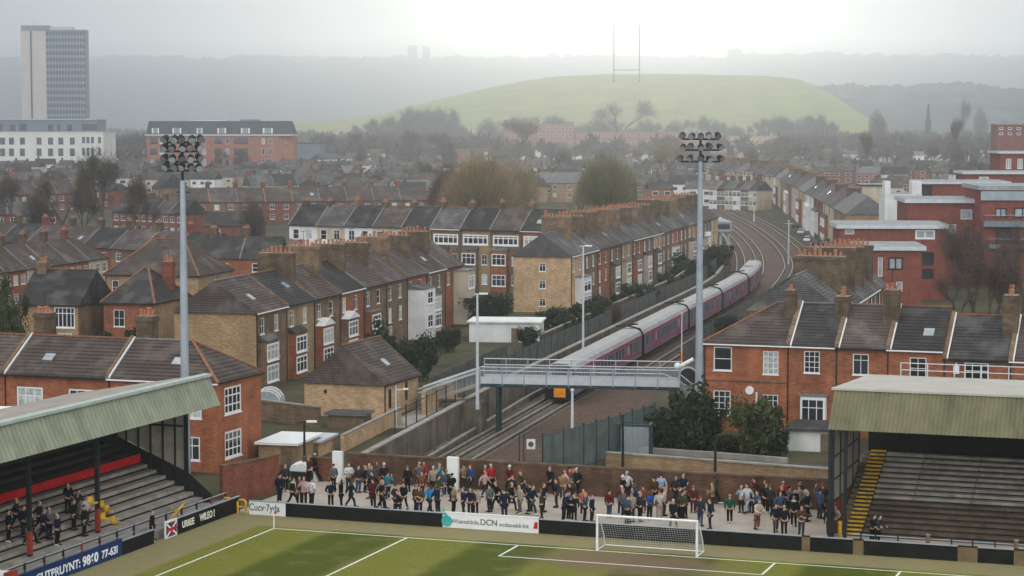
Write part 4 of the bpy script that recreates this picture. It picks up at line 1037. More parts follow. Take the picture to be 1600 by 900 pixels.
# ---- footbridge
def footbridge():
    Y = 228.0; zb = 2.25
    A = Vector((-3.2, Y + .8, 0)); B = Vector((18.0, Y - 2.6, 0)); d = (B - A).normalized(); n = Vector((d.y, -d.x, 0)); L = (B - A).length
    root = thing('footbridge', 'grey steel footbridge with mesh railings over the railway', 'footbridge', (A.x, A.y, 0), math.atan2(d.y, d.x))
    k = MB(); k.box(0, L, -1.3, 1.3, zb, zb + .35, 'steel_green'); k.build('girder', root)
    k = MB(); k.box(0, L, -1.22, 1.22, zb + .353, zb + .5, 'concrete'); k.build('deck', root)
    zt = zb + .5
    for s, nm in ((-1, 'a'), (1, 'b')):
        k = MB(); y = s * 1.25
        k.box(0, L, y - .03, y + .03, zb + .36, zt + .62, 'steel_pale'); kick = k.build('kick_panel', root)
        k = MB(); k.tube([(0, y, zt + 1.65), (L, y, zt + 1.65)], .055, 'steel_pale'); k.tube([(0, y, zt + 1.25 if s < 0 else zt + 2.3), (L * .92, y, zt + 1.25 if s < 0 else zt + 2.3), (L, y, zt + .5 if s < 0 else zt + 2.3)], .055, 'steel_pale')
        k.build('handrail', root)
        k = MB()
        for i in range(int(L / .16)): k.box(i * .16, i * .16 + .03, y - .012, y + .012, zt + .62, zt + 1.63, 'steel_grey')
        m = k.build('mesh_panel', root)
        for i in range(int(L / 2.2) + 1):
            k = MB(); k.box(-.05, .05, -.05, .05, zb + .2, zt + (1.7 if s < 0 else 2.35), 'steel_grey'); k.build('post', root, (min(L, i * L / int(L / 2.2)), y + s * .06, 0))
    # left pier and right pier
    k = MB(); k.tube([(1.8, -.95, -3), (1.8, -.95, zb)], .19, 'steel_green', n=8); k.build('pier', root)
    k = MB(); k.tube([(1.8, .95, -3), (1.8, .95, zb)], .19, 'steel_green', n=8); k.build('pier', root)
    k = MB(); k.box(L - 1.2, L - .5, -1.1, 1.1, 0, zb, 'concrete_dark'); k.build('pier', root)
    # left approach ramp down to the path on the wall
    k = MB(); seg = 9; a0 = 0.0; pts = []
    for i in range(seg + 1):
        t = i / seg; pts.append((-t * 6.2, -t * t * 3.0, zt - .16 - t * (zt - .75)))
    for p, q in zip(pts, pts[1:]):
        k.prism([(p[0], p[1] - 1.2, p[2] - .25), (p[0], p[1] - 1.2, p[2]), (p[0], p[1] + 1.2, p[2]), (p[0], p[1] + 1.2, p[2] - .25)], Vector(q) - Vector(p), 'concrete')
    k.build('ramp', root)
    for s in (-1, 1):
        k = MB(); k.tube([(p[0], p[1] + s * 1.2, p[2] + 1.65) for p in pts], .055, 'steel_pale'); k.tube([(p[0], p[1] + s * 1.2, p[2] + 1.25) for p in pts], .05, 'steel_pale')
        for p, q in zip(pts, pts[1:]):
            for j in range(5):
                c = Vector(p).lerp(Vector(q), j / 5); k.box(c.x - .015, c.x + .015, c.y + s * 1.2 - .015, c.y + s * 1.2 + .015, c.z, c.z + 1.6, 'steel_grey')
        k.build('ramp_railing', root)
    # abutment filling under the ramp
    k = MB(); k.box(-6.5, .2, -1.6, 1.6, -3, .5, 'concrete_dark'); k.build('abutment', root)
    # right stair with sloping rails
    for s in (-1, 1):
        k = MB(); k.tube([(L, s * 1.25, zt + 1.25), (L + 2.8, s * 1.25, zt - 1.0)], .06, 'steel_pale')
        for j in range(12): x = L + 2.8 * j / 12; z = zt + 1.25 - 2.25 * j / 12; k.box(x, x + .03, s * 1.25 - .015, s * 1.25 + .015, z - 1.4, z, 'steel_grey')
        k.build('stair_railing', root)
    k = MB()
    for j in range(12): k.box(L + .003 + j * .35, L + (j + 1) * .35, -1.2, 1.2, zt - .25 * (j + 1) - .25, zt - .25 * (j + 1), 'concrete')
    k.build('stair', root)
footbridge()
# round mirror screen on the bridge end
p = at_Y(1075, 588, 224.5); t = thing('traffic_mirror', 'round dark mirror with pale rim beside the footbridge end', 'mirror', (p.x, p.y, 0))
k = MB(); k.tube([(0, .15, 0), (0, .15, p.z)], .12, 'steel_grey'); k.build('pole', t)
k = MB(); k.tube([(0, .05, p.z), (0, -.06, p.z)], 1.05, 'steel_pale', n=20); k.build('rim', t); k = MB(); k.tube([(0, -.063, p.z), (0, -.1, p.z)], .88, 'glass', n=20); k.build('face', t)
p = at_Y(1066, 572, 226); t = thing('platform_camera', 'white cylindrical camera on a grey post at the footbridge end', 'camera', (p.x, p.y, 0))
k = MB(); k.tube([(0, 0, 0), (0, 0, p.z)], .26, 'steel_grey', n=8); k.build('post', t)
k = MB(); k.tube([(-.5, 0, p.z - .2), (1.2, 0, p.z + .75)], .22, 'white_paint', n=8); k.build('camera_body', t); k = MB(); k.ball((-.5, 0, p.z), .38, 'white_paint'); k.build('sensor', t)

# ---- lamp and signal posts
def lamp_post(px, ytop, ybase, label, r=.10, head='arm', zb=0, orange=False, mt='steel_pale', Y=None):
    b = at_Y(px, ybase, Y) if Y else at_z(px, ybase, zb); b = Vector((b.x, b.y, zb)); h = at_Y(px, ytop, b.y).z - zb
    t = thing('lamp_post', label, 'lamp post', b)
    k = MB(); k.tube([(0, 0, -.05), (0, 0, h * .2), (0, 0, h)], [r * 1.35, r * 1.2, r * .75], mt, n=7); k.build('pole', t)
    if head == 'arm':
        k = MB(); k.tube([(-.45, 0, h + .02), (.5, 0, h + .05)], .06, mt, n=5); k.build('bracket', t)
        k = MB(); k.box(.2, 1.1, -.16, .16, h + .0, h + .17, 'white_paint'); k.build('lantern', t)
    elif head == 'tee':
        k = MB(); k.tube([(-.9, 0, h - .6), (.9, 0, h - .6)], .06, mt, n=5); k.build('bracket', t); k = MB(); k.ball((0, 0, h), .16, 'white_paint'); k.build('lantern', t)
    elif head == 'side':
        k = MB(); k.tube([(-.05, 0, h - .4), (1.15, 0, h - .35)], .06, mt, n=5); k.build('bracket', t); k = MB(); k.box(.7, 1.25, -.1, .1, h - .38, h - .22, 'white_paint'); k.build('lantern', t)
    else:
        k = MB(); k.ball((0, 0, h), r * 1.3, mt); k.build('lantern', t)
    if orange:
        k = MB(); k.tube([(0, 0, h * .35), (0, 0, h * .55)], r * 1.25, 'orange_paint', n=8); k.build('band', t)
    return t
lamp_post(746, 460, 612, 'tall pale lamp post at the top of the footbridge ramp', .15, zb=.6, Y=222)
lamp_post(911, 385, 556, 'slim pale lamp post on the retaining wall in front of the long terrace', .13, zb=0, Y=272)
lamp_post(894, 610, 730, 'plain pale pole standing in front of the train nose', .14, 'cap', zb=0, Y=189)
lamp_post(619, 603, 716, 'slim pale post with one short side arm beside the small brick outbuilding', .10, 'side', zb=-3, Y=212)
lamp_post(1065, 490, 575, 'thin post with an orange band beside the train', .09, 'cap', zb=-3, Y=258, orange=True)
lamp_post(1232, 345, 400, 'white cross armed post where the railway curves', .16, 'tee', zb=0, Y=470)
lamp_post(1178, 330, 352, 'small far white post beside the curving tracks', .2, 'cap', zb=2, Y=640)
lamp_post(476, 660, 735, 'dark garden lamp post with white lantern left of the railway wall', .11, 'arm', mt='steel_dark', Y=186)
lamp_post(1117, 690, 792, 'left of two dark posts standing at the brick wall behind the crowd', .12, 'cap', mt='steel_dark', Y=178.2)
lamp_post(973, 650, 735, 'dark post standing at the brick wall near the teal frame', .11, 'cap', mt='steel_dark', Y=186)
# trackside sign on two posts
p = at_Y(829, 693, 188); t = thing('track_sign', 'small square cream sign on two dark posts beside the tracks', 'sign', (p.x, p.y, 0))
for x in (-1.05, -.65):
    k = MB(); k.box(x, x + .09, -.05, .05, 0, p.z + .9, 'steel_dark'); k.build('post', t)
k = MB(); k.box(-.35, .42, -.08, -.02, p.z - .5, p.z + .4, 'board_white'); sb = k.build('board', t)
k = MB(); k.tube([(.03, -.085, p.z - .05), (.03, -.1, p.z - .05)], .25, 'board_tan', n=10); k.build('emblem', sb)
# signal box cabin and clutter at the far curve
p = at_Y(1126, 352, 540); zc = T(540); t = thing('signal_cabin', 'pale blue cabin on legs beside the curving track', 'cabin', (p.x, 540, zc))
k = MB(); k.box(-2.6, 2.6, -1.5, 1.5, 3.6, 6.0, 'steel_grey'); k.build('cabin', t); k = MB(); k.prism([(-2.9, -1.8, 6.003), (2.9, -1.8, 6.003), (0, -1.8, 7.2)], (0, 3.6, 0), 'steel_pale'); k.build('roof', t)
for x in (-2, 0, 2): k = MB(); k.box(x - .25, x + .25, -.4, .4, -1, 3.597, 'steel_grey'); k.build('leg', t)
k = MB(); k.box(-2.2, 2.2, -1.56, -1.503, 4.2, 5.5, 'glass'); k.build('window', t)

# ---- sheds and small things on the left of the railway
def shed(label, a, b, Y, dep, wall, roofm, drop=.5, ang=R(-14), kind='shed', hgt=None, group=None):
    A = at_Y(a[0], a[1], Y); d = Vector((math.cos(ang), math.sin(ang), 0)); n = Vector((d.y, -d.x, 0))
    q = at_plane(b[0], b[1], A, n); w = (Vector((q.x, q.y, 0)) - Vector((A.x, A.y, 0))).dot(d); h = max(1.2, A.z - T(Y))
    t = thing(kind, label, 'shed', (A.x, A.y, T(Y)), ang, group)
    k = MB(); k.box(0, w, 0, dep, -1, h, wall); k.build('wall', t)
    k = MB(); k.prism([(-.3, -.3, h + .003), (w + .3, -.3, h + .003), (w + .3, -.3, h + .22), (-.3, -.3, h + .22)], (0, dep + .6, -drop * 0), roofm); k.build('roof', t)
    k = MB(); k.box(w * .6, w * .6 + 1, -.06, -.003, 0, min(2, h - .2), 'red_rust' if 'red' in label else 'timber'); k.build('door', t)
    return t
shed('white flat roofed shed with dark door between the two terraces', (733, 504), (843, 504), 298, 7, 'render_white', 'render_white', ang=R(-6))
shed('low brick shed with white flat roof behind the maroon garden wall', (404, 694), (462, 694), 189, 6.5, 'brick_yellow', 'board_white', ang=R(-14))
shed('second low shed with pale glass roof beside the white roofed brick shed', (455, 690), (498, 684), 193.5, 4.5, 'brick_buff', 'steel_pale', ang=R(-14))
shed('grey garden shed with pale roof edge before the small brick outbuilding', (512, 648), (568, 650), 212, 2.5, 'timber', 'slate_pale', ang=R(-14))
shed('pale garage with white doors below the white bay window', (1229, 672), (1318, 678), 197, 6, 'render_white', 'slate', ang=R(-18))
wall_run('garden_wall', 'brown brick garden wall below the brown terrace gable', [G(404, 655), G(470, 664), G(500, 668)], 0, 2.0, .3, 'brick_brown', 'concrete')
wall_run('garden_wall', 'yellow brick garden wall beside the railway fence left', [Vector((XL(y) - 3.4, y, 0)) for y in (196, 206, 216)], 0, 1.5, .3, 'brick_buff', 'concrete')
wall_run('garden_wall', 'buff brick wall leading from the outbuilding to the footbridge ramp', [Vector((XL(y) - 2.6, y, 0)) for y in (222, 230, 236)], 0, 2.3, .35, 'brick_buff', 'concrete')
wall_run('garden_wall', 'dark garden wall in front of the long terrace', [Vector((XL(y) - 5, y, 0)) for y in (290, 330, 400, 450)], 0, 1.8, .3, 'brick_dark', 'concrete')
p = G(415, 655); t = thing('greenhouse', 'small pale curved greenhouse roof beside the red corner house', 'greenhouse', (p.x - .4, p.y + 6, 0))
k = MB(); k.tube([(0, -2, .9), (0, 2, .9)], 1.5, 'glass_pale', n=14); k.box(-1.45, 1.45, -1.9, 1.9, 0, .9, 'glass_pale'); k.build('glazing', t)
k = MB()
for y in (-2.02, 0, 2.02):
    for i in range(8):
        a0, a1 = math.pi * i / 8, math.pi * (i + 1) / 8; k.bar((1.53 * math.cos(a0), y, .9 + 1.53 * math.sin(a0)), (1.53 * math.cos(a1), y, .9 + 1.53 * math.sin(a1)), .07, .07, 'white_paint')
k.build('frame', t)
# path beside the ramp
b = MB(); b.poly([(XL(212) - 4.5, 212, .006), (XL(212) - .4, 212, .006), (XL(236) - .4, 236, .006), (XL(236) - 4.5, 236, .006)], 'concrete'); struct(b.build('path'))
# right side: low yellow wall, path and teal frame
wall_run('brick_planter', 'low yellow brick wall topped with pale slabs behind the brick crowd wall', [at_z(948, 728, 0) , at_z(1120, 741, 0), at_z(1320, 757, 0)], 0, 1.15, .5, 'brick_yellow', 'concrete')
a, c = at_z(955, 719, 0), at_z(1320, 742, 0)
b = MB(); b.poly([(a.x, a.y, .01), (c.x, c.y, .01), (c.x + 1, c.y + 4.6, .01), (a.x + 1, a.y + 4.6, .01)], 'asphalt'); struct(b.build('path'))
wall_run('garden_kerb', 'pale slab kerb between the dark path and the garden bushes', [at_z(1000, 707, 0), at_z(1120, 715, 0), at_z(1230, 724, 0)], 0, .5, .5, 'concrete')
p = at_z(965, 722, 0); t = thing('bus_shelter', 'open teal framed shelter with glass panels beside the green fence', 'shelter', p, R(-10))
for x, y in ((0, 0), (2.9, 0), (0, 1.6), (2.9, 1.6)): k = MB(); k.box(x - .09, x + .09, y - .09, y + .09, 0, 3.3, 'steel_green'); k.build('post', t)
k = MB(); [k.box(-.1, 3.0, y - .08, y + .08, 3.303, 3.47, 'steel_green') for y in (0, 1.6)]; [k.box(x - .08, x + .08, .083, 1.517, 3.303, 3.47, 'steel_green') for x in (0, 2.9)]; k.build('roof_frame', t)
k = MB(); k.box(.1, 2.8, 1.57, 1.63, .3, 3.0, 'glass_clear'); k.build('pane', t)
# ================================================================== pitch
def grass_mat():
    m = bpy.data.materials.new('pitch_grass'); m.use_nodes = True; MAT['pitch_grass'] = m
    nt = m.node_tree; N = nt.nodes; L = nt.links; bs = N['Principled BSDF']; bs.inputs['Roughness'].default_value = .9; bs.inputs['Specular IOR Level'].default_value = .15
    tc = N.new('ShaderNodeTexCoord'); sp = N.new('ShaderNodeSeparateXYZ'); L.new(tc.outputs['Object'], sp.inputs[0])
    def M(op, a, b=None):
        x = N.new('ShaderNodeMath'); x.operation = op
        for s, v in zip(x.inputs, (a, b)):
            if v is None: continue
            if isinstance(v, (int, float)): s.default_value = v
            else: L.new(v, s)
        return x.outputs[0]
    def noise(sc, det=4, vec=None):
        n = N.new('ShaderNodeTexNoise'); n.inputs['Scale'].default_value = sc; n.inputs['Detail'].default_value = det; L.new(vec or tc.outputs['Object'], n.inputs['Vector']); return n.outputs['Fac']
    def ramp(v, a, b):
        r = N.new('ShaderNodeMapRange'); r.inputs[1].default_value = a; r.inputs[2].default_value = b; r.interpolation_type = 'SMOOTHSTEP'; L.new(v, r.inputs[0]); return r.outputs[0]
    def mix(a, b, f, mode='MIX'):
        x = N.new('ShaderNodeMix'); x.data_type = 'RGBA'; x.blend_type = mode
        for s, v in ((x.inputs[6], a), (x.inputs[7], b), (x.inputs[0], f)):
            if hasattr(v, 'is_linked'): L.new(v, s)
            elif isinstance(v, (int, float)): s.default_value = v
            else: s.default_value = (*v, 1)
        return x.outputs[2]
    u, v = sp.outputs[0], sp.outputs[1]
    jig = M('MULTIPLY', M('SUBTRACT', noise(.5, 3), .5), .35)
    stripe = ramp(M('SINE', M('MULTIPLY', M('ADD', M('ADD', u, jig), 1.6), math.pi / 6.0)), -.35, .35)      # mown bands
    c = mix((.058, .072, .002), (.135, .138, .016), stripe)
    c = mix(c, (.20, .17, .07), M('MULTIPLY', ramp(noise(.35, 8), .48, .75), .38))
    c = mix(c, mix((.45, .45, .45), (1.55, 1.55, 1.5), noise(3.2, 8)), .75, 'MULTIPLY')
    # trodden goal mouth and pitch margin (worn turf)
    du = M('DIVIDE', M('SUBTRACT', u, 28.6), 8.5); dv = M('DIVIDE', M('ADD', v, 3.2), 4.6)
    r = M('SQRT', M('ADD', M('MULTIPLY', du, du), M('MULTIPLY', dv, dv)))
    worn = ramp(M('ADD', r, M('MULTIPLY', M('SUBTRACT', noise(.6, 5), .5), .7)), 1.15, .35)
    c = mix(c, (.155, .098, .062), M('MULTIPLY', worn, .85))
    edge = M('MAXIMUM', ramp(v, .35, 1.0), ramp(M('MULTIPLY', u, -1), 1.0, 1.9))
    c = mix(c, mix((.185, .155, .072), (.26, .215, .11), noise(1.2, 5)), M('MULTIPLY', edge, .9))
    L.new(c, bs.inputs['Base Color']); return m
grass_mat()
b = MB(); b.poly([(-6, -90, 0), (95, -90, 0), (95, 5.2, 0), (-6, 5.2, 0)], 'pitch_grass')
pitch = struct(b.build('pitch', None, UV(0, 0, .012), PA))
b = MB(); b.poly([(-6.2, 5.2, 0), (95, 5.2, 0), (95, 24.5, 0), (-6.2, 24.5, 0)], 'tarmac'); struct(b.build('terrace_paving', None, UV(0, 0, .016), PA))
b = MB(); b.poly([(-40, -90, 0), (-6.0, -90, 0), (-6.0, 9.5, 0), (-40, 9.5, 0)], 'concrete_dark'); struct(b.build('stand_floor', None, UV(0, 0, .016), PA))
# lines (u, v) solved from the photograph
def GL(px, py): return uv_of(at_z(px, py, 0))
lw = .085; ln = MB()
def line(u0, v0, u1, v1, w=lw):
    d = Vector((u1 - u0, v1 - v0, 0)).normalized(); n = Vector((d.y, -d.x, 0)) * w
    p, q = Vector((u0, v0, 0)), Vector((u1, v1, 0)); ln.poly([p - n, p + n, q + n, q - n], 'line_white')
line(0, 0, 70, 0); line(0, -.09, 0, -90)
uB = GL(637, 840)[0]; uA = GL(812, 851)[0]; uC = GL(1212, 879)[0]; uD = GL(1407, 893)[0]; vA = GL(778, 869)[1]; vC = GL(1187, 898)[1]
for u in (uB, uD): line(u, -.09, u, -18)
v6 = (vA + vC) / 2
line(uA, -.09, uA, v6); line(uC, -.09, uC, v6); line(uA, v6, uC, v6)
struct(ln.build('pitch_lines', None, UV(0, 0, .018), PA))
# corner flag post
t = thing('corner_flag', 'white corner flag post at the left corner of the pitch', 'corner flag', UV(0, 0, .012)); k = MB(); k.tube([(0, 0, 0), (0, 0, 1.35)], .045, 'white_paint'); k.build('pole', t)
k = MB(); k.prism([(0.03, -.01, 1.05), (.28, -.01, 1.2), (.03, -.01, 1.33)], (0, .02, 0), 'red_paint'); k.build('flag', t)

# goal
gl, gr = GL(938, 857.5), GL(1094.5, 867); 
t = thing('goal', 'white football goal with dark net in front of the crowd', 'goal', UV(gl[0], 0, .012), PA)
gw = gr[0] - gl[0]; gh = 2.55; gd = 2.0
for x in (0, gw): k = MB(); k.tube([(x, 0, 0), (x, 0, gh)], .09, 'white_paint', n=8); k.build('post', t)
k = MB(); k.tube([(-.09, 0, gh), (gw + .09, 0, gh)], .09, 'white_paint', n=8); k.build('crossbar', t)
for x in (0, gw): k = MB(); k.tube([(x, 0.05, gh - .05), (x, .7, gh - .35), (x, gd * .8, .9), (x, gd, 0.05)], .045, 'white_paint', n=6); k.build('stanchion', t)
k = MB(); k.tube([(0, 0.1, .05), (0, gd, .05), (gw, gd, .05), (gw, .1, .05)], .05, 'white_paint', n=6); k.build('base_frame', t)
k = MB(); r_ = .009; s = .19
prof = [(0.02, gh), (.7, gh - .35), (gd * .8, .9), (gd, .05)]
nx = int(gw / s)
for i in range(nx + 1):
    x = gw * i / nx; k.tube([(x, y, z) for y, z in prof], r_, 'net', n=3, caps=False)
def along(tt):
    ls = [math.hypot(b[0] - a[0], b[1] - a[1]) for a, b in zip(prof, prof[1:])]; tot = sum(ls); q = tt * tot
    for (a, b), l in zip(zip(prof, prof[1:]), ls):
        if q <= l: return a[0] + (b[0] - a[0]) * q / l, a[1] + (b[1] - a[1]) * q / l
        q -= l
    return prof[-1]
for i in range(17):
    y, z = along(i / 16); k.tube([(0, y, z), (gw, y, z)], r_, 'net', n=3, caps=False)
for x in (0, gw):
    for i in range(12):
        y, z = along(i / 12); k.tube([(x, y, z), (x, max(.02, y * .0), z)], r_, 'net', n=3, caps=False)
    for i in range(8): k.tube([(x, gd * i / 8, .03), (x, gd * i / 8, max(.1, gh * (1 - (i / 8) ** 1.6)))], r_, 'net', n=3, caps=False)
k.build('net', t)

# ---- hoardings
def text_mesh(txt, size, m, bold=0):
    cu = bpy.data.curves.new('lettering', 'FONT'); cu.body = txt; cu.size = size; cu.align_x = 'CENTER'; cu.align_y = 'CENTER'; cu.offset = bold; cu.extrude = .006
    ob = bpy.data.objects.new('tmp', cu); COL.objects.link(ob); dg = bpy.context.evaluated_depsgraph_get(); me = bpy.data.meshes.new_from_object(ob.evaluated_get(dg))
    bpy.data.objects.remove(ob); me.materials.clear(); me.materials.append(MAT[m]); me.name = 'lettering'
    return me
def hoard(label, u0, u1, v, h, m, text=None, axis='u', cap='steel_grey', name='hoarding', group=None, sx=1.0):
    """panel standing on the pitch edge; axis u: faces the pitch across v, axis v: runs along the touchline"""
    t = thing(name, label, 'hoarding', UV(u0, v) if axis == 'u' else UV(v, u0), PA if axis == 'u' else PA + math.pi / 2, group)
    L = u1 - u0; k = MB(); k.box(.01, L - .01, -.06, .06, .0, h, m); k.build('panel', t)
    k = MB(); k.box(.01, L - .01, -.10, .10, h + .003, h + .07, cap); k.build('top_rail', t)
    if text:
        for (txt, x, z, size, mm, bd) in text:
            me = text_mesh(txt, size, mm, bd); o = link('lettering', me, t, (x, -.068, z)); o.rotation_euler = (math.pi / 2, 0, 0); o.scale = (sx, 1, 1)
    return t
HV = 4.8; HH = 1.05
def uAt(px): return on_v(px, 830, HV)[0]
us = {p: uAt(p) for p in (390, 447, 692, 842, 940, 1105, 1253, 1266, 1333, 1350, 1497, 1528, 1585, 1640)}
GH = 'hoardings behind the goal line'
w1 = us[447] - us[390]
hoard('small white board with scribbled grey lettering near the corner flag', us[390], us[447], HV, HH, 'board_white', [('Cucv·7yda', w1 * .42, HH * .55, .78, 'ink_grey', .012)], group=GH, sx=.8)
hoard('long plain black board between the two white boards', us[447], us[692], HV, HH, 'board_black', group=GH)
w2 = us[842] - us[692]
hb = hoard('long white banner with teal shape at its left end and red mark at its right', us[692], us[842], HV, HH + .08, 'board_white',
      [('Waanahbda.', w2 * .245, .52, .46, 'ink_grey', .004), ('DCN', w2 * .485, .56, .62, 'ink_grey', .012), ('ıvobanekk·kit', w2 * .745, .48, .44, 'ink_grey', .004)], group=GH, cap='board_white')
k = MB(); k.tube([(.35, -.062, .5), (.35, -.08, .5)], .44, 'teal', n=14); k.prism([(.02, -.064, 1.0), (.5, -.064, .8), (-.02, -.064, 1.55)], (0, -.02, 0), 'teal'); k.build('teal_emblem', hb)
k = MB(); k.prism([(w2 - .42, -.064, .35), (w2 - .08, -.064, .35), (w2 - .08, -.064, .85), (w2 - .3, -.064, .85)], (0, -.02, 0), 'red_paint'); k.build('red_emblem', hb)
hoard('plain black board directly behind the goal', us[842], us[1105], HV, HH, 'board_black', group=GH)
hoard('plain black board just right of the goal', us[1105], us[1253], HV, HH, 'board_black', group=GH)
hoard('narrow tan board panel right of the goal', us[1253], us[1266], HV, HH, 'board_tan', group=GH, cap='board_black')
hoard('short black board between the two left tan panels', us[1266], us[1333], HV, HH, 'board_black', group=GH)
hoard('tan board panel below the yellow stair of the right stand', us[1333], us[1350], HV, HH, 'board_tan', group=GH, cap='board_black')
hoard('long black board in front of the right stand seats', us[1350], us[1497], HV, HH, 'board_black', group=GH)
hoard('widest tan board panel in front of the right stand', us[1497], us[1528], HV, HH, 'board_tan', group=GH, cap='board_black')
hoard('black board near the right edge in front of the right stand', us[1528], us[1585], HV, HH, 'board_black', group=GH)
hoard('tan board panel at the right edge of the photograph', us[1585], us[1640], HV, HH, 'board_tan', group=GH, cap='board_black')
HU = -5.7
def vAt(px, py): return on_u(px, py, HU)[0]
vs = [vAt(60, 905), vAt(190, 868), vAt(240, 858), vAt(258, 850), vAt(276, 843), vAt(338, 822), vAt(374, 803)]
GT = 'hoardings along the left touchline'
hoard('blue board with white lettering along the left touchline', vs[0] - 3, vs[1], HU, 1.15, 'board_blue', [('CUTPRUYNT:', 3 + (vs[1] - vs[0]) * .22, .55, .80, 'ink_white', .02), ('9860', 3 + (vs[1] - vs[0]) * .60, .55, .9, 'ink_white', .03), ('77-63I', 3 + (vs[1] - vs[0]) * .84, .55, .75, 'ink_white', .02)], axis='v', cap='board_blue', group=GT, sx=1.15)
hoard('short black board between the blue board and the man at the gate', vs[1], vs[2], HU, 1.0, 'board_black', axis='v', group=GT)
hf = hoard('small white board with red and blue crossed flag', vs[3], vs[4], HU, 1.2, 'board_white', axis='v', group=GT, cap='board_white')
wf = vs[4] - vs[3]
k = MB()
k.box(.08, wf - .08, -.068, -.062, .1, 1.12, 'board_blue'); k.build('flag_field', hf)
k = MB(); k.bar((.1, -.075, .12), (wf - .1, -.075, 1.1), .01, .16, 'board_white'); k.bar((.1, -.078, 1.1), (wf - .1, -.078, .12), .01, .16, 'board_white'); k.build('saltire', hf)
k = MB(); k.box(.08, wf - .08, -.088, -.081, .5, .72, 'red_paint'); k.box(wf / 2 - .12, wf / 2 + .12, -.092, -.0885, .1, 1.12, 'red_paint'); k.build('cross', hf)
hoard('black board with cream capital lettering beside the crossed flag board', vs[4], vs[5], HU, 1.2, 'board_black', [('URREE', (vs[5] - vs[4]) * .27, .60, .70, 'ink_cream', .02), ('WILEO !', (vs[5] - vs[4]) * .75, .62, .72, 'ink_cream', .03)], axis='v', group=GT, sx=.92)
hoard('plain black board reaching the corner at the left touchline', vs[5], vs[6], HU, 1.2, 'board_black', axis='v', group=GT)
# yellow gates and bollards at the left corner
for lab, px, py in (('yellow bent steel barrier beside the end of the left terracing', 355, 800), ('yellow barrier post at the corner next to the small white board', 378, 803)):
    p = at_z(px, py, 0); t = thing('barrier', lab, 'barrier', p, PA); 
    k = MB(); k.tube([(-.35, 0, 0), (-.35, 0, .95), (-.2, 0, 1.1), (.2, 0, 1.1), (.35, 0, .95), (.35, 0, 0)], .09, 'yellow_paint', n=7); k.build('hoop', t)
    k = MB(); k.tube([(-.33, 0, .55), (.33, 0, .55)], .06, 'yellow_paint', n=6); k.build('rail', t)

# ================================================================== back wall behind the crowd
BVa = 21.5
def bw(px): return on_v(px, 740, BVa)[0]
wall_run('crowd_wall', 'long dark brown brick wall behind the crowd', [UV(bw(543), BVa), UV(bw(840), BVa), UV(bw(1120), BVa), UV(bw(1296), BVa)], 0, 2.35, .4, 'brick_wall', 'brick_dark')
wall_run('crowd_wall', 'short red brick wall left of the left white pylon', [UV(bw(478), BVa - .5), UV(bw(526), BVa - .5)], 0, 1.9, .4, 'brick_maroon', 'brick_dark')
wall_run('garden_wall', 'tall maroon brick wall beside the red corner house', [UV(uv_of(at_z(346, 788, 0))[0], uv_of(at_z(346, 788, 0))[1]), at_z(402, 776, 0), at_z(434, 768, 0)], 0, 3.0, .35, 'brick_maroon', 'brick_dark')
for lab, px, y0, y1, w in (('left white square pylon standing behind the crowd', 528, 705, 756, .85), ('right white square pylon standing behind the crowd', 708, 714, 768, .95)):
    p = at_z(px, y1, 0); h = at_Y(px, y0, p.y).z; t = thing('pylon', lab, 'pylon', p, PA); k = MB(); k.box(-w / 2, w / 2, -.2, .2, 0, h, 'board_white'); k.build('panel', t)
    k = MB(); k.box(-w / 2 - .06, w / 2 + .06, -.26, .26, 0, .14, 'concrete'); k.build('base', t)
p = at_z(1117.5, 778, 0)
# drainage boat-like tarpaulin left of crowd
p = at_z(470, 752, 0); t = thing('tarpaulin', 'crumpled white tarpaulin lying over boxes at the maroon wall', 'tarpaulin', p, PA)
k = MB(); k.prism([(-1.5, 0, .0), (1.4, 0, 0), (1.0, 0, 1.0), (.2, 0, 1.55), (-.9, 0, 1.3)], (0, 1.3, .15), 'board_white'); k.build('sheet', t)
k = MB(); k.box(-1.2, 1.2, -.5, -.05, 0, .85, 'steel_dark'); k.build('box', t)

# ================================================================== LEFT STAND (runs along the touchline)
vE = on_u(290, 790, -10.3)[0] if False else 6.6
root = thing('grandstand', 'left covered stand with pale green cladding and concrete steps', 'stand', UV(-7.4, vE, 0), PA)
v0 = -62.0
st = MB(); n = 17
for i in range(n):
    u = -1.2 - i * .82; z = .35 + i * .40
    st.box(u - .82, u - .003, v0 - vE, -.0, -.1 if i < 1 else z - .75, z, 'concrete_step' if i < 8 else 'stand_dark')  # upper rows coloured darker to put the roof's shade into them
    st.box(u + .0, u + .012, v0 - vE, -.0, z - .40, z - .27, 'shade_black')  # painted shadow line at the foot of each riser
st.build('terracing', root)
for i in (7,):
    u = -1.2 - i * .82; z = .35 + i * .40; k = MB(); k.box(u - .06, u + .06, v0 - vE, -1.2, z + .35, z + 1.0, 'red_paint'); k.build('crush_barrier', root)
k = MB(); k.box(-15.6, -15.4, v0 - vE, 0, 0, 8.0, 'shade_black'); k.build('back_wall', root)  # shade at the back of the stand put into the wall colour
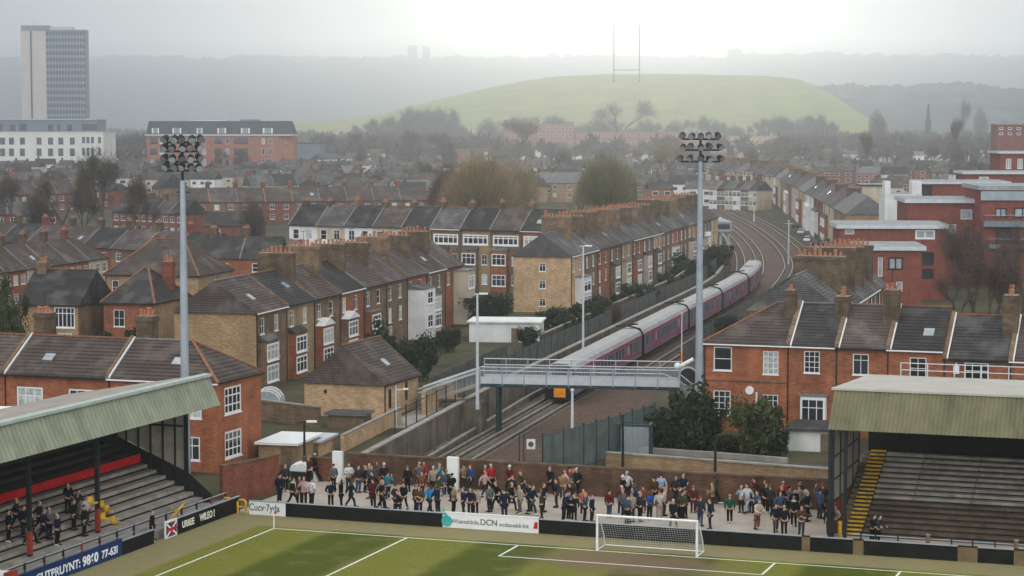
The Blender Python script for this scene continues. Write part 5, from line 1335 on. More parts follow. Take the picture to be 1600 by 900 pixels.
# side screen at the far end
k = MB(); k.poly([(-9.6, 0.02, 5.3), (-3.3, .02, 2.7), (-3.3, .02, 8.3), (-9.6, .02, 8.3)], 'screen'); k.poly([(-9.6, 0.08, 5.3), (-9.6, .08, 8.3), (-3.3, .08, 8.3), (-3.3, .08, 2.7)], 'screen'); k.poly([(-15.4, .02, 6.5), (-9.6, .02, 5.3), (-9.6, .02, 8.3), (-15.4, .02, 8.3)], 'steel_dark')
k.poly([(-15.4, .01, 0), (-1.2, .01, 0), (-1.2, .01, 1.0), (-3.3, .01, 2.68), (-9.6, .01, 5.28), (-15.4, .01, 7.6)], 'steel_dark'); sc = k.build('end_screen', root)
k = MB()
for u in (-3.3, -4.4, -5.5, -6.6, -7.7, -8.8): k.box(u - (.28 if u == -3.3 else .06), u + .06, -.12, .0, .5, 8.2, 'steel_dark')
k.box(-9.6, -3.7, -.1, .0, 6.3, 6.45, 'steel_dark'); k.build('end_frame', root)
# fascia and roof (solved from the photograph)
ut, zt = on_v(325, 588, vE + .8); ub, zb = on_v(343, 633, vE + .8)
du = 7.4
fb = MB(); N_ = 260; vv = [v0 - vE + (0.8 - v0 + vE) * i / N_ for i in range(N_ + 1)]
for i in range(N_):
    a = .0 if i % 2 else .10; c = .0 if (i + 1) % 2 else .10
    fb.poly([(ub + du + a, vv[i], zb), (ub + du + c, vv[i + 1], zb), (ut + du + c, vv[i + 1], zt), (ut + du + a, vv[i], zt)], 'clad_green')
    fb.poly([(ub + du - .25, vv[i], zb), (ut + du - .25, vv[i], zt), (ut + du - .25, vv[i + 1], zt), (ub + du - .25, vv[i + 1], zb)], 'steel_dark')
fb.poly([(ub + du - .25, vv[-1], zb), (ub + du + .1, vv[-1], zb), (ut + du + .1, vv[-1], zt), (ut + du - .25, vv[-1], zt)], 'clad_green')
fb.build('fascia', root)
k = MB(); k.box(ut + du - .4, ut + du + .3, v0 - vE, .9, zt + .003, zt + .22, 'clad_pale'); k.build('flashing', root)
ur = ut + du - 13.0; zr = zt - 2.0
k = MB(); k.prism([(ut + du - .403, v0 - vE, zt + .15), (ut + du - .403, v0 - vE, zt - .1), (ur, v0 - vE, zr - .25), (ur, v0 - vE, zr)], (0, .9 - v0 + vE, 0), 'roof_sheet'); ro = k.build('roof', root)
k = MB(); k.prism([(ur - .003, v0 - vE, zr - .05), (ur - .003, v0 - vE, zr - .3), (ur - 3.5, v0 - vE, zr - .5), (ur - 3.5, v0 - vE, zr - .2)], (0, -6.5 - v0 + vE, 0), 'board_white'); k.build('roof_light', ro)
for px, py in ((153, 836), (47, 880), (-60, 920)):
    v, _ = on_u(px, py, -9.6); k = MB(); k.box(-.14, .14, -.14, .14, 0, 9.2, 'steel_dark'); p_ = k.build('pillar', root, (-9.6 + 7.4, v - vE, .3))
    k = MB(); k.box(-.15, .15, -.15, .15, .6, 2.2, 'red_rust'); k.build('painted_base', p_)
# front rail with red and grey posts
k = MB()
for z in (1.25, .75): k.tube([(.6, v0 - vE, z + .2), (.6, -1.0, z + .2)], .05, 'steel_grey', n=6)
k.build('front_rail', root)
for i in range(16):
    k = MB(); k.box(-.06, .06, -.06, .06, -.1, 1.5, 'red_rust' if i % 4 == 1 else 'steel_dark'); k.build('rail_post', root, (.6, -1.2 - i * 2.4, 0))
k = MB(); k.box(-.4, .9, v0 - vE, -.8, 0, .55, 'concrete'); k.build('front_wall', root)
for i, (px, py) in enumerate(((145, 787), (163, 793), (170, 800), (185, 808), (165, 812), (180, 818), (195, 820), (200, 826))):   # scattered yellow seats
    q = at_plane(px, py, UV(-7.4 - 1.8 - .82 * (i % 4), 0), PU); u, v = uv_of(q); k = MB(); k.box(-.25, .25, -.3, .3, 0, .12, 'yellow_paint'); k.box(-.3, -.18, -.3, .3, .12, .5, 'yellow_paint'); k.build('seat', root, (u + 7.4, v - vE, q.z))
q = at_z(195, 830, 0); u, v = uv_of(q)
k = MB(); k.bar((1.0, v - vE, .9), (1.05, v - vE + 2.6, 2.0), .1, .1, 'yellow_paint'); k.bar((1.0, v - vE + .6, 1.9), (1.05, v - vE + 2.0, .8), .1, .1, 'yellow_paint'); k.build('gate_bar', root)
t = thing('ticket_booth', 'white kiosk panel with red frame at the bottom left corner', 'kiosk', UV(-6.6, vAt(20, 905) , 0), PA)
k = MB(); k.box(-.9, .6, -.6, .6, 0, 1.5, 'board_white'); k.build('panel', t); k = MB(); k.box(.603, .9, -.6, .6, 0, 1.6, 'red_rust'); k.build('frame', t)

# ================================================================== RIGHT STAND (behind the goal line)
us0 = on_v(1320, 822, 13.0)[0]
root = thing('grandstand', 'right covered stand with olive cladding and grey wooden steps', 'stand', UV(us0 - 1.5, 11.5, 0), PA)
o_u = us0 - 1.5; o_v = 11.5
ue = 46.0
k = MB(); n = 16
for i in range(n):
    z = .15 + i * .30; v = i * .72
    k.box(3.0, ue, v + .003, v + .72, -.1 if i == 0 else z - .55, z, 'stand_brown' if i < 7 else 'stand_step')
    k.box(3.0, ue, v - .008, v + .002, z - .30, z - .21, 'shade_black')  # dark strip imitates the shadow line below each riser
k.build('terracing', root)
k = MB()
for i in range(n):
    if i % 1 == 0 and i > 6:
        for j in range(9): u = 6 + j * 4.3; k.box(u, u + .05, i * .72 - .02, i * .72 + .0, .15 + i * .30 - .29, .15 + i * .30 - .01, 'steel_dark')
k.build('seat_joints', root)
for (x0, x1) in ((1.75, 2.95), (16.2, 17.4)):
    k = MB()
    for i in range(n + 6):
        z = .15 + i * .218 + .06; v = i * .72 * n / (n + 6); k.box(x0, x1, v - .02, v + .35, z - .3, z - .10, 'stand_dark'); k.box(x0, x1, v - .025, v + .20, z - .097, z + .02, 'yellow_paint')
    if x0 < 2: k.build('stair', root)
k = MB()
for i in range(n): k.box(1.2, 1.7, i * .72, i * .72 + .72, -.1, .15 + i * .3, 'concrete_dark')
k.build('stair_wall', root)
# fascia / roof
utl, ztl = on_v(1305, 609, 10.6); ubl, zbl = on_v(1294, 671, 9.6)
fa = MB(); N_ = 190
for i in range(N_):
    s0, s1 = i / N_, (i + 1) / N_; a = .0 if i % 2 else .11; c = .0 if (i + 1) % 2 else .11
    X0b, X1b = ubl + (70 - ubl) * s0 + 0, ubl + (70 - ubl) * s1; X0t, X1t = utl + (70 - utl) * s0, utl + (70 - utl) * s1
    fa.poly([(X0b - o_u, 9.6 - o_v - a, zbl), (X1b - o_u, 9.6 - o_v - c, zbl), (X1t - o_u, 10.6 - o_v - c, ztl), (X0t - o_u, 10.6 - o_v - a, ztl)], 'clad_olive')
    fa.poly([(X1b - o_u, 9.9 - o_v, zbl), (X0b - o_u, 9.9 - o_v, zbl), (X0t - o_u, 10.9 - o_v, ztl), (X1t - o_u, 10.9 - o_v, ztl)], 'steel_dark')
fa.poly([(ubl - o_u, 9.6 - o_v - .1, zbl), (utl - o_u, 10.6 - o_v - .1, ztl), (utl - o_u, 10.9 - o_v, ztl), (ubl - o_u, 9.9 - o_v, zbl)], 'clad_olive')
fa.build('fascia', root)
k = MB(); k.box(utl - o_u - .25, 70 - o_u, 10.4 - o_v, 10.95 - o_v, ztl + .003, ztl + .16, 'roof_cream'); k.build('flashing', root)
k = MB(); k.prism([(utl - o_u - .2, 10.953 - o_v, ztl - .1), (utl - o_u - .2, 10.953 - o_v, ztl + .14), (utl - o_u - .2, 26 - o_v, ztl - .55), (utl - o_u - .2, 26 - o_v, ztl - .8)], (70 - utl, 0, 0), 'roof_cream'); ro = k.build('roof', root)
k = MB(); k.box(1.2, 70 - o_u, 24.4 - o_v, 24.6 - o_v, 0, ztl - .9, 'shade_black'); k.build('back_wall', root)
k = MB()
for z in (.55, 1.1): k.tube([(3.5, 25.6 - o_v, ztl - .6 + z), (70 - o_u, 25.6 - o_v, ztl - .6 + z)], .04, 'steel_pale', n=5)
for i in range(16): x = 3.5 + i * 2.1; k.tube([(x, 25.6 - o_v, ztl - .6), (x, 25.6 - o_v, ztl + .52)], .05, 'steel_pale', n=5)
k.build('roof_railing', ro)
# side screen at its near left end
k = MB(); k.box(1.0, 1.06, -1.0, 9.5, 2.6, zbl - .05, 'screen'); k.box(.98, 1.08, -1.0, 9.5, 0, 2.597, 'brick_maroon'); k.build('end_screen', root)
k = MB()
for v in (-1.0, 1.6, 4.2, 6.8, 9.4): k.box(.92, 1.14, v - .06, v + .06, 0, zbl - .05, 'steel_dark')
for z in (2.6, 4.2, 5.9): k.box(.94, 1.12, -1, 9.5, z, z + .1, 'steel_dark')
k.build('end_frame', root)
for px in (1296, 1316):
    u = on_v(px, 800, 8.9)[0]; k = MB(); k.box(-.11, .11, -.11, .11, 0, zbl + (.1 if px < 1300 else .4), 'steel_dark'); k.build('pillar', root, (u - o_u, 8.9 - o_v + (1.1 if px > 1300 else 0), 0))
k = MB(); k.tube([(3, -3.9, .9), (60, -3.9, .9)], .04, 'steel_grey', n=5); k.tube([(3, -3.9, .5), (60, -3.9, .5)], .035, 'steel_grey', n=5); k.build('front_rail', root)
for px in (1345, 1368, 1403, 1487, 1520, 1555):
    u = on_v(px, 845, 7.6)[0]; k = MB(); k.box(-.05, .05, -.05, .05, 0, 1.0, 'steel_dark'); k.build('rail_post', root, (u - o_u, -3.9, 0))
for px in (1450, 1588):
    u = on_v(px, 845, 7.2)[0]; t = thing('bollard', 'pale tan post %s in front of the right stand steps' % ('near the middle' if px < 1500 else 'at the right edge'), 'post', UV(u, 7.2, 0)); k = MB(); k.box(-.13, .13, -.13, .13, 0, 1.25, 'board_tan'); k.build('post', t); k = MB(); k.box(-.15, .15, -.15, .15, 1.25, 1.32, 'concrete'); k.build('cap', t)
p = at_z(1312, 838, 0); t = thing('bollard', 'bright yellow padded post at the foot of the yellow stair', 'post', p); k = MB(); k.tube([(0, 0, 0), (0, 0, 1.15)], .16, 'yellow_paint', n=8); k.build('padding', t); k = MB(); k.tube([(0, 0, 1.15), (0, 0, 1.3)], .06, 'steel_dark'); k.build('post', t)

# ================================================================== floodlights
def floodlight(label, base, px_top, rows, rw, ncol, arr_y):
    b = Vector((base.x, base.y, 0)); h = at_Y(px_top[0], px_top[1], b.y).z; sc = b.y / F
    t = thing('floodlight_mast', label, 'floodlight', b)
    k = MB(); k.tube([(0, 0, 0), (0, 0, h * .3), (0, 0, h * .7), (0, 0, h)], [.42, .36, .30, .20], 'steel_grey', n=12); k.build('pole', t)
    k = MB(); k.tube([(0, 0, 0), (0, 0, .4)], .62, 'concrete', n=12); k.build('footing', t)
    k = MB(); k.box(-.5, .5, .0, .9, h - 1.0, h - .9, 'steel_dark'); k.tube([(0, .0, h), (0, 0, at_Y(0, arr_y[0], b.y).z)], .13, 'steel_dark'); k.build('platform', t)
    for j, y in enumerate(arr_y):
        z = at_Y(0, y, b.y).z; hw = rw[j] * sc
        k = MB(); k.box(-hw, hw, -.09, .09, z - .12, z + .06, 'steel_dark'); bar = k.build('crossbar', t)
        for s in (-1, 1): pass
        for i in range(ncol):
            x = -hw * .95 + 1.9 * hw * i / (ncol - 1) + rnd.uniform(-.12, .12); a = (i - (ncol - 1) / 2) * .30 + rnd.uniform(-.35, .35)
            k = MB(); d = Vector((math.sin(a), -.82, -.57 + rnd.uniform(-.2, .2))).normalized(); c = Vector((x, -.05, z + .30 + rnd.uniform(-.04, .08)))
            k.tube([c - d * .34, c - d * .1, c + d * .28], [.16, .29, .32], 'steel_dark', n=9); k.tube([c + d * .281, c + d * .30], [.29, .29], 'glass_pale' if (i + j) % 2 else 'lead', n=9)
            k.bar(c - d * .1 + Vector((0, 0, -.4)), c - d * .05, .06, .06, 'steel_dark'); k.build('lamp', bar)
    return t
pl = at_z(291, 776, 0)
floodlight('left floodlight mast with four crowded rows of lamps, beside the left stand', pl, (283, 282), 4, [29, 28, 27, 26], 5, [222, 236, 252, 266])
pr = at_z(1091.5, 690, 0)
floodlight('right floodlight mast with three rows of lamps, beside the right red house', pr, (1094, 252), 3, [29, 30, 31], 5, [217, 234, 252])
# ================================================================== people
def skin_mesh(nodes, edges, root=0, sub=1, m='skin_light', name='body', extra=None):
    me = bpy.data.meshes.new('sk'); me.from_pydata([n[0] for n in nodes], edges, [])
    ob = bpy.data.objects.new('sk', me); COL.objects.link(ob)
    sm = ob.modifiers.new('s', 'SKIN'); sm.use_smooth_shade = True
    if not me.skin_vertices: raise RuntimeError('no skin layer')
    for sv, n in zip(me.skin_vertices[0].data, nodes):
        r = n[1]; sv.radius = r if isinstance(r, tuple) else (r, r); sv.use_root = False
    me.skin_vertices[0].data[root].use_root = True
    if sub: s2 = ob.modifiers.new('d', 'SUBSURF'); s2.levels = sub; s2.render_levels = sub
    dg = bpy.context.evaluated_depsgraph_get(); out = bpy.data.meshes.new_from_object(ob.evaluated_get(dg))
    bpy.data.objects.remove(ob); out.name = name; out.materials.clear(); out.materials.append(MAT[m])
    return out
def pose(armL, armR, legL, legR, lean=0.0, head=(0, 0)):
    """arm: (elbow xyz, wrist xyz); leg: (knee, ankle, toe) - metres, person faces -y, left is +x"""
    return dict(aL=armL, aR=armR, lL=legL, lR=legR, lean=lean, head=head)
SL = ((.095, -.02, .50), (.095, .03, .09), (.12, -.15, .04)); SR = ((-.095, .01, .50), (-.10, .05, .09), (-.13, -.12, .04))
POSES = {
    'standing': pose(((.27, .04, 1.15), (.27, -.04, .90)), ((-.27, .04, 1.15), (-.27, -.04, .90)), SL, SR),
    'hands in pockets': pose(((.31, .09, 1.16), (.20, -.08, 1.0)), ((-.31, .09, 1.16), (-.20, -.08, 1.0)), SL, SR, .03),
    'walking left': pose(((.23, .20, 1.17), (.24, .22, .93)), ((-.24, -.12, 1.17), (-.23, -.30, 1.0)), ((.10, -.22, .54), (.11, -.30, .12), (.12, -.50, .10)), ((-.10, .10, .50), (-.11, .34, .14), (-.12, .20, .03)), .08),
    'walking right': pose(((.24, -.12, 1.17), (.22, -.30, 1.0)), ((-.23, .20, 1.17), (-.24, .22, .93)), ((.10, .10, .50), (.11, .34, .14), (.12, .20, .03)), ((-.10, -.22, .54), (-.11, -.30, .12), (-.12, -.50, .10)), .08),
    'holding a phone': pose(((.28, .02, 1.15), (.27, -.05, .91)), ((-.31, -.10, 1.18), (-.14, -.24, 1.48)), SL, SR),
    'arms folded': pose(((.30, -.05, 1.18), (-.05, -.22, 1.20)), ((-.30, -.05, 1.18), (.05, -.24, 1.14)), SL, SR, .0),
    'one arm raised': pose(((.38, -.03, 1.56), (.34, -.06, 1.86)), ((-.27, .04, 1.15), (-.27, -.04, .90)), SL, SR),
    'leaning forward': pose(((.28, -.16, 1.12), (.22, -.40, 1.08)), ((-.28, -.16, 1.12), (-.22, -.40, 1.08)), SL, SR, .22),
}
def build_pose(p):
    ln = lambda z: -p['lean'] * max(0, z - .95)
    def v(q, lean=True): return (q[0], q[1] + (ln(q[2]) if lean else 0), q[2])
    N = []; E = []
    def add(pt, r, par=None):
        N.append((v(pt), r)); 
        if par is not None: E.append((par, len(N) - 1))
        return len(N) - 1
    pel = add((0, 0, .95), (.15, .10)); bel = add((0, 0, 1.12), (.14, .10), pel); ch = add((0, 0, 1.34), (.135, .09), bel); nk = add((0, 0, 1.47), (.075, .07), ch)
    nk2 = add((0, -.01, 1.54), .055, nk); jaw = add((0, -.035, 1.60), (.065, .075), nk2); hd = add((0, -.01, 1.69), (.078, .095), jaw); tp = add((0, .0, 1.775), (.05, .06), hd)
    nose = add((0, -.125, 1.645), .012, jaw)
    for s, arm in ((1, p['aL']), (-1, p['aR'])):
        sh = add((.175 * s, 0, 1.39), .042, ch); el = add(arm[0], .047, sh); w = Vector(arm[1]); e = Vector(arm[0]); wr = add(arm[1], .032, el)
        d = (w - e).normalized(); sd = d.cross(Vector((0, 1, .2))).normalized()
        pm = add(w + d * .06, (.040, .022), wr)
        for k, (off, l) in enumerate(((-.030, .065), (-.010, .078), (.010, .072), (.028, .055))):
            a = add(w + d * .10 + sd * off, .0095, pm); a2 = add(w + d * (.10 + l * .5) + sd * off + Vector((0, -.010, 0)), .009, a); add(w + d * (.10 + l) + sd * off + Vector((0, -.028, 0)), .008, a2)
        t1 = add(w + d * .045 + sd * (-.05) + Vector((0, -.015, 0)), .011, pm); add(w + d * .085 + sd * (-.062) + Vector((0, -.03, 0)), .009, t1)
    for s, lg in ((1, p['lL']), (-1, p['lR'])):
        hp = add((.09 * s, 0, .88), .085, pel); kn = add(lg[0], .058, hp); an = add(lg[1], .04, kn); add(lg[2], (.04, .025), an)
    body = skin_mesh(N, E)
    # jacket
    N.clear(); E.clear()
    h0 = add((0, 0, .86), (.185, .135)); b0 = add((0, 0, 1.10), (.175, .13), h0); c0 = add((0, 0, 1.35), (.21, .145), b0); n0 = add((0, 0.012, 1.50), (.105, .095), c0)
    for s, arm in ((1, p['aL']), (-1, p['aR'])):
        sh = add((.19 * s, 0, 1.405), .105, c0); el = add(arm[0], .070, sh); e = Vector(arm[0]); w = Vector(arm[1]); add(w - (w - e) * .08, .056, el)
    jacket = skin_mesh(N, E, name='jacket')
    N.clear(); E.clear()
    h0 = add((0, 0, .56), (.20, .16)); h1 = add((0, 0, .86), (.185, .14), h0); b0 = add((0, 0, 1.10), (.175, .13), h1); c0 = add((0, 0, 1.35), (.21, .145), b0); n0 = add((0, 0.012, 1.50), (.105, .095), c0)
    for s, arm in ((1, p['aL']), (-1, p['aR'])):
        sh = add((.19 * s, 0, 1.405), .105, c0); el = add(arm[0], .072, sh); e = Vector(arm[0]); w = Vector(arm[1]); add(w - (w - e) * .08, .058, el)
    coat = skin_mesh(N, E, name='coat')
    N.clear(); E.clear()
    h0 = add((0, 0, .94), (.165, .12))
    for s, lg in ((1, p['lL']), (-1, p['lR'])):
        hp = add((.095 * s, 0, .84), .10, h0); kn = add(lg[0], .078, hp); a = Vector(lg[1]); add(a, .066, kn)
    tr = skin_mesh(N, E, name='trousers')
    shoes = []
    for lg in (p['lL'], p['lR']):
        a, t = Vector(lg[1]), Vector(lg[2]); k = MB(); a = Vector((a.x, a.y + .04, t.z + .02)); 
        k.tube([a + Vector((0, .05, .02)), a, a.lerp(t, .6), t + Vector((0, -.03, -.005))], [.045, .062, .055, .035], 'train_black', n=8); shoes.append(k.mesh('shoe', True))
    hz = ln(1.7)
    k = MB(); k.ball((0, .034 + hz, 1.738), (.090, .092, .084), 'hair_black', 10, 7); 
    me = k.mesh('hair', True)
    k = MB(); k.ball((0, .02 + hz, 1.735), (.10, .112, .095), 'cloth_navy', 10, 6); k.tube([(0, .0 + hz, 1.715), (0, .0 + hz, 1.74)], [.112, .112], 'cloth_navy', n=10); k.ball((0, hz, 1.845), .035, 'cloth_white', 6, 4); hat = k.mesh('hat', True)
    k = MB(); k.tube([(.11 * math.cos(a), .02 + ln(1.5) + .105 * math.sin(a) - .02, 1.50 + .01 * math.sin(a)) for a in [2 * math.pi * i / 10 for i in range(11)]], .045, 'cloth_red', n=6); k.bar((.03, -.13 + ln(1.4), 1.48), (.05, -.17 + ln(1.2), 1.15), .09, .03, 'cloth_red'); scarf = k.mesh('scarf', True)
    eyes = MB()
    for s in (-1, 1): eyes.ball((.032 * s, -.105 + hz, 1.69), (.013, .008, .009), 'train_black', 6, 4)
    return dict(body=body, jacket=jacket, coat=coat, trousers=tr, shoes=shoes, hair=me, hat=hat, scarf=scarf, eyes=eyes.mesh('eyes'))
PM = {k: build_pose(v) for k, v in POSES.items()}
SEEN_LAB = {}
def setmat(o, m):
    o.material_slots[0].link = 'OBJECT'; o.material_slots[0].material = MAT[m]
def person(pos, top, bot, pz, rz, scale, hair, where, coat=False, hat=None, scarf=None, group=None, skin='skin_light'):
    g = PM[pz]; t = thing('person', '', 'person', pos, rz, group); t.scale = (scale * 1.14, scale * 1.14, scale * 1.05)
    def part(n, me, m):
        o = link(n, me, t); setmat(o, m); return o
    part('body', g['body'], skin)
    jn = 'coat' if coat else 'jacket'
    part(jn, g[jn], 'cloth_' + top); part('trousers', g['trousers'], 'cloth_' + bot)
    for s in g['shoes']: part('shoe', s, 'cloth_white' if rnd.random() < .2 else 'train_black')
    link('eyes', g['eyes'], t)
    if hat: 
        o = part('hat', g['hat'], 'cloth_' + hat)
    else: part('hair', g['hair'], 'hair_' + hair)
    if scarf: part('scarf', g['scarf'], 'cloth_' + scarf)
    wear = f'{top} {"coat" if coat else "jacket"}' + (f', {bot} trousers' if bot != top else '') + (f', {hat} hat' if hat else f', {hair} hair') + (f', {scarf} scarf' if scarf else '')
    lab = f'person in {wear} {pz} {where}'
    if len(lab.replace(',', '').split()) > 16: lab = lab.replace(', back', '').replace(', front', '').replace(' trousers', ' legs')
    if len(lab.replace(',', '').split()) > 16: lab = lab.replace(f', {bot} legs', '')
    SEEN_LAB.setdefault(lab, []).append(t); t['label'] = lab
    return t
GP = 'supporters on the paved terrace behind the goal'
PEOPLE = """437 785 navy navy c|446 768 charcoal black|457 791 black black s:white|468 789 brown charcoal|475 791 pink black|487 792 white black|483 757 brown black|493 752 black black
517 793 navy black|533 794 black black c|548 793 navy navy c|521 766 grey black|545 767 white charcoal|560 770 charcoal denim|571 769 black black c|577 766 orange charcoal|583 779 black red|597 794 grey charcoal|606 780 teal navy|618 800 charcoal black|600 766 black black h:white
631 797 black black|637 768 black black c|655 766 grey black|663 761 red charcoal|650 801 charcoal black|659 778 rust brown|671 803 azure navy|684 803 navy navy|687 767 teal black|698 775 green black|677 771 beige black|709 804 tan black|724 806 navy navy c|735 807 navy black|743 805 beige black|735 768 blue navy|725 767 tan brown|757 776 pink charcoal|770 766 red black|765 800 grey navy|776 796 black black|788 811 navy navy c|812 803 beige grey|802 786 navy black|828 799 navy navy c|820 758 maroon black h:white|762 765 maroon black
846 811 olive black|860 773 black black c|869 793 navy charcoal|879 781 tan brown|887 773 cream cream c|902 767 red red|913 766 olive brown|922 764 black black c|881 815 navy black c|897 815 black black c|891 796 black black|911 806 orange charcoal|925 816 navy black c|952 809 maroon denim|973 784 black black h:white|980 781 white black|997 767 black black|987 816 beige charcoal|1005 801 rust black|1015 812 blue black|1030 812 cream beige
1043 777 sky charcoal|1038 806 cream charcoal|1052 825 black charcoal c|1070 809 black black|1083 801 maroon maroon|1066 778 charcoal black|1109 828 navy navy|1113 799 tan charcoal|1118 787 green black|1140 817 green black|1158 801 sky black|1168 802 white sky|1183 827 cream rust|1174 801 olive charcoal|1196 801 black black|1203 802 charcoal black c|1212 833 navy charcoal|1225 837 black black|1237 784 red charcoal|1233 802 grey black|1240 823 black black s:white|1252 838 brown charcoal|1249 801 beige charcoal|1285 801 charcoal black|1296 839 black black|1305 836 beige grey h:red|1000 815 charcoal black|1022 790 brown black|1076 780 navy black|1219 815 denim navy|1193 782 maroon black"""
LM = [(437, 'at maroon wall'), (528, 'at left pylon'), (600, 'right of left pylon'), (708, 'at right pylon'), (765, 'above white banner'), (850, 'right of banner'), (910, 'left of goal'),
      (1016, 'behind goal'), (1113, 'at right goalpost'), (1175, 'right of goal'), (1235, 'above tan panel'), (1300, 'by right stand')]
for k in range(30):
    px = rnd.choice((rnd.uniform(455, 930), rnd.uniform(560, 930), rnd.uniform(940, 1300))); py = rnd.uniform(766, 806) + (px - 437) * .03
    PEOPLE += '|%d %d %s %s%s' % (px, py, rnd.choice(('black', 'navy', 'charcoal', 'black', 'navy', 'olive', 'brown', 'grey', 'maroon', 'denim')), rnd.choice(('black', 'navy', 'charcoal', 'denim')), rnd.choice((' c', '', '', '')))
prs = [x for l in PEOPLE.split('\n') for x in l.split('|')]
pn = list(POSES); hn = ['black', 'brown', 'blond', 'grey', 'ginger', 'white', 'brown', 'black']
for i, s in enumerate(prs):
    a = s.split(); px, py = int(a[0]), int(a[1]); q = at_z(px, py, .02); u, v = uv_of(q); v = min(max(v, 5.5), 20.9); q = UV(u, v, .02)
    opt = a[4:]; hat = next((o[2:] for o in opt if o[0] == 'h'), None); sc = next((o[2:] for o in opt if o[0] == 's'), None)
    where = min(LM, key=lambda m: abs(m[0] - px))[1] + (', back' if py < 786 + (px - 437) * .01 else ', front')
    top, bot = a[2], a[3]; pz = pn[(i * 5 + i // 8) % len(pn)] if rnd.random() < .75 else 'standing'
    for tr in range(40):
        hair = hn[(i * 3 + tr) % len(hn)]; coat = 'c' in opt
        wear = f'{top} {"coat" if coat else "jacket"}' + (f', {bot} trousers' if bot != top else '') + (f', {hat} hat' if hat else f', {hair} hair') + (f', {sc} scarf' if sc else '')
        if f'person in {wear} {pz} {where}' not in SEEN_LAB: break
        if tr > 7: pz = rnd.choice(pn)
    person(q, top, bot, pz, rnd.choice([0, .4, -.5, 3.1, 1.2, -1.3, 2.4, -2.5]) + rnd.uniform(-.3, .3), rnd.uniform(1.12, 1.27), hair, where, coat, hat, sc, GP, 'skin_dark' if rnd.random() < .1 else 'skin_light')
# supporters in the left stand (feet on the steps)
STP = """22 853 black black|45 848 navy charcoal|56 856 black navy|76 852 navy navy|84 842 grey black|98 853 navy black|111 828 black black|119 812 charcoal tan|133 838 black black|143 824 white charcoal|33 836 charcoal black|66 832 navy black|108 802 black black"""
def step_hit(px, py):
    a, b, c = ray(px, py)
    for k in range(4000):
        Y = 120 + k * .02; p = Vector((a / b * Y, Y, CAMZ + c / b * Y)); u, v = uv_of(p); uu = u + 7.4
        if uu < -1.2:
            i = int((-1.2 - uu) / .82); z = .35 + i * .40
            if p.z <= z: return p, i, v
    return None
for i, s in enumerate(STP.split('|')):
    a = s.split(); r_ = step_hit(int(a[0]), int(a[1]))
    if not r_: continue
    p, st_, v = r_; u = -7.4 - 1.2 - (st_ + .5) * .82; q = UV(u, v, .35 + st_ * .40)
    person(q, a[2], a[3], pn[i % len(pn)], PA + math.pi / 2 + rnd.uniform(-.5, .5), 1.2, hn[i % len(hn)], 'on left stand step %s' % ['one', 'two', 'three', 'four', 'five', 'six', 'seven', 'eight', 'nine', 'ten'][min(9, st_)] if i % 2 else 'on left stand beside %s' % ('dark pillar' if 90 < int(a[0]) < 160 else 'left picture edge'), group='supporters standing in the left stand')
p = UV(HU - .45, vAt(247, 852), .02)
person(p, 'black', 'black', 'standing', PA + 1.9, 1.22, 'ginger', 'at the gap in the left touchline boards', True)
for (px, py, c) in ((1363, 838, 'black'), (1372, 838, 'charcoal')):
    u, z = on_v(px, py, 9.5); person(UV(u, 9.5, .02), c, 'black', 'leaning forward', .6, 1.1, 'black', 'at the foot of the right stand steps')
for lab, os_ in SEEN_LAB.items():
    if len(os_) > 1: print('DUP', lab, len(os_))
# ================================================================== trees and shrubs
def branch(mb, p, d, L, r, depth, tips, mats, rg, spread=.55, up=.25):
    q = p + d * L; mid = p.lerp(q, .5) + Vector((rg.uniform(-1, 1), rg.uniform(-1, 1), 0)) * L * .06
    mb.tube([p, mid, q], [r, r * .85, r * .62], mats, n=6 if depth > 2 else 4, caps=False)
    if depth == 0: tips.append((q, d)); return
    for k in range(rg.choice((2, 3, 3)) if depth > 1 else 3):
        ax = Vector((rg.gauss(0, 1), rg.gauss(0, 1), rg.gauss(0, .6))).normalized()
        nd = (d + ax * spread + Vector((0, 0, up))).normalized()
        branch(mb, q if k else p.lerp(q, .8), nd, L * rg.uniform(.62, .86), r * .58, depth - 1, tips, mats, rg, spread, up)
def make_tree(name, H, crown_m, seed, spread=.6, depth=4, tw=60, tl=1.4, twd=.05, up=.2, trunk=.28, tm='bark', shape=None, first=.28):
    """bare tree of unit height H: trunk (limbs) and crown (fine twigs)"""
    rg = random.Random(seed); mb = MB(); tips = []
    branch(mb, Vector((0, 0, -.3)), Vector((0, 0, 1)), H * first, trunk, depth, tips, tm, rg, spread, up)
    zmax = max(t[0].z for t in tips); s = H * .93 / zmax
    mb.v = [(x * s, y * s, z * s) for x, y, z in mb.v]
    cr = MB()
    for p, d in tips:
        p = p * s
        for k in range(tw):
            dd = (d * .7 + Vector((rg.gauss(0, .7), rg.gauss(0, .7), rg.gauss(.15, .5)))).normalized(); l = tl * rg.uniform(.4, 1.2)
            o = p - d * tl * rg.random() * 1.1 + Vector((rg.gauss(0, .3), rg.gauss(0, .3), rg.gauss(0, .3))) * tl
            sd = dd.cross(Vector((rg.gauss(0, 1), rg.gauss(0, 1), rg.gauss(0, 1)))).normalized() * twd * rg.uniform(.6, 1.3)
            cr.poly([o - sd, o + sd, o + dd * l], crown_m)
    return mb.mesh('trunk'), cr.mesh('crown')
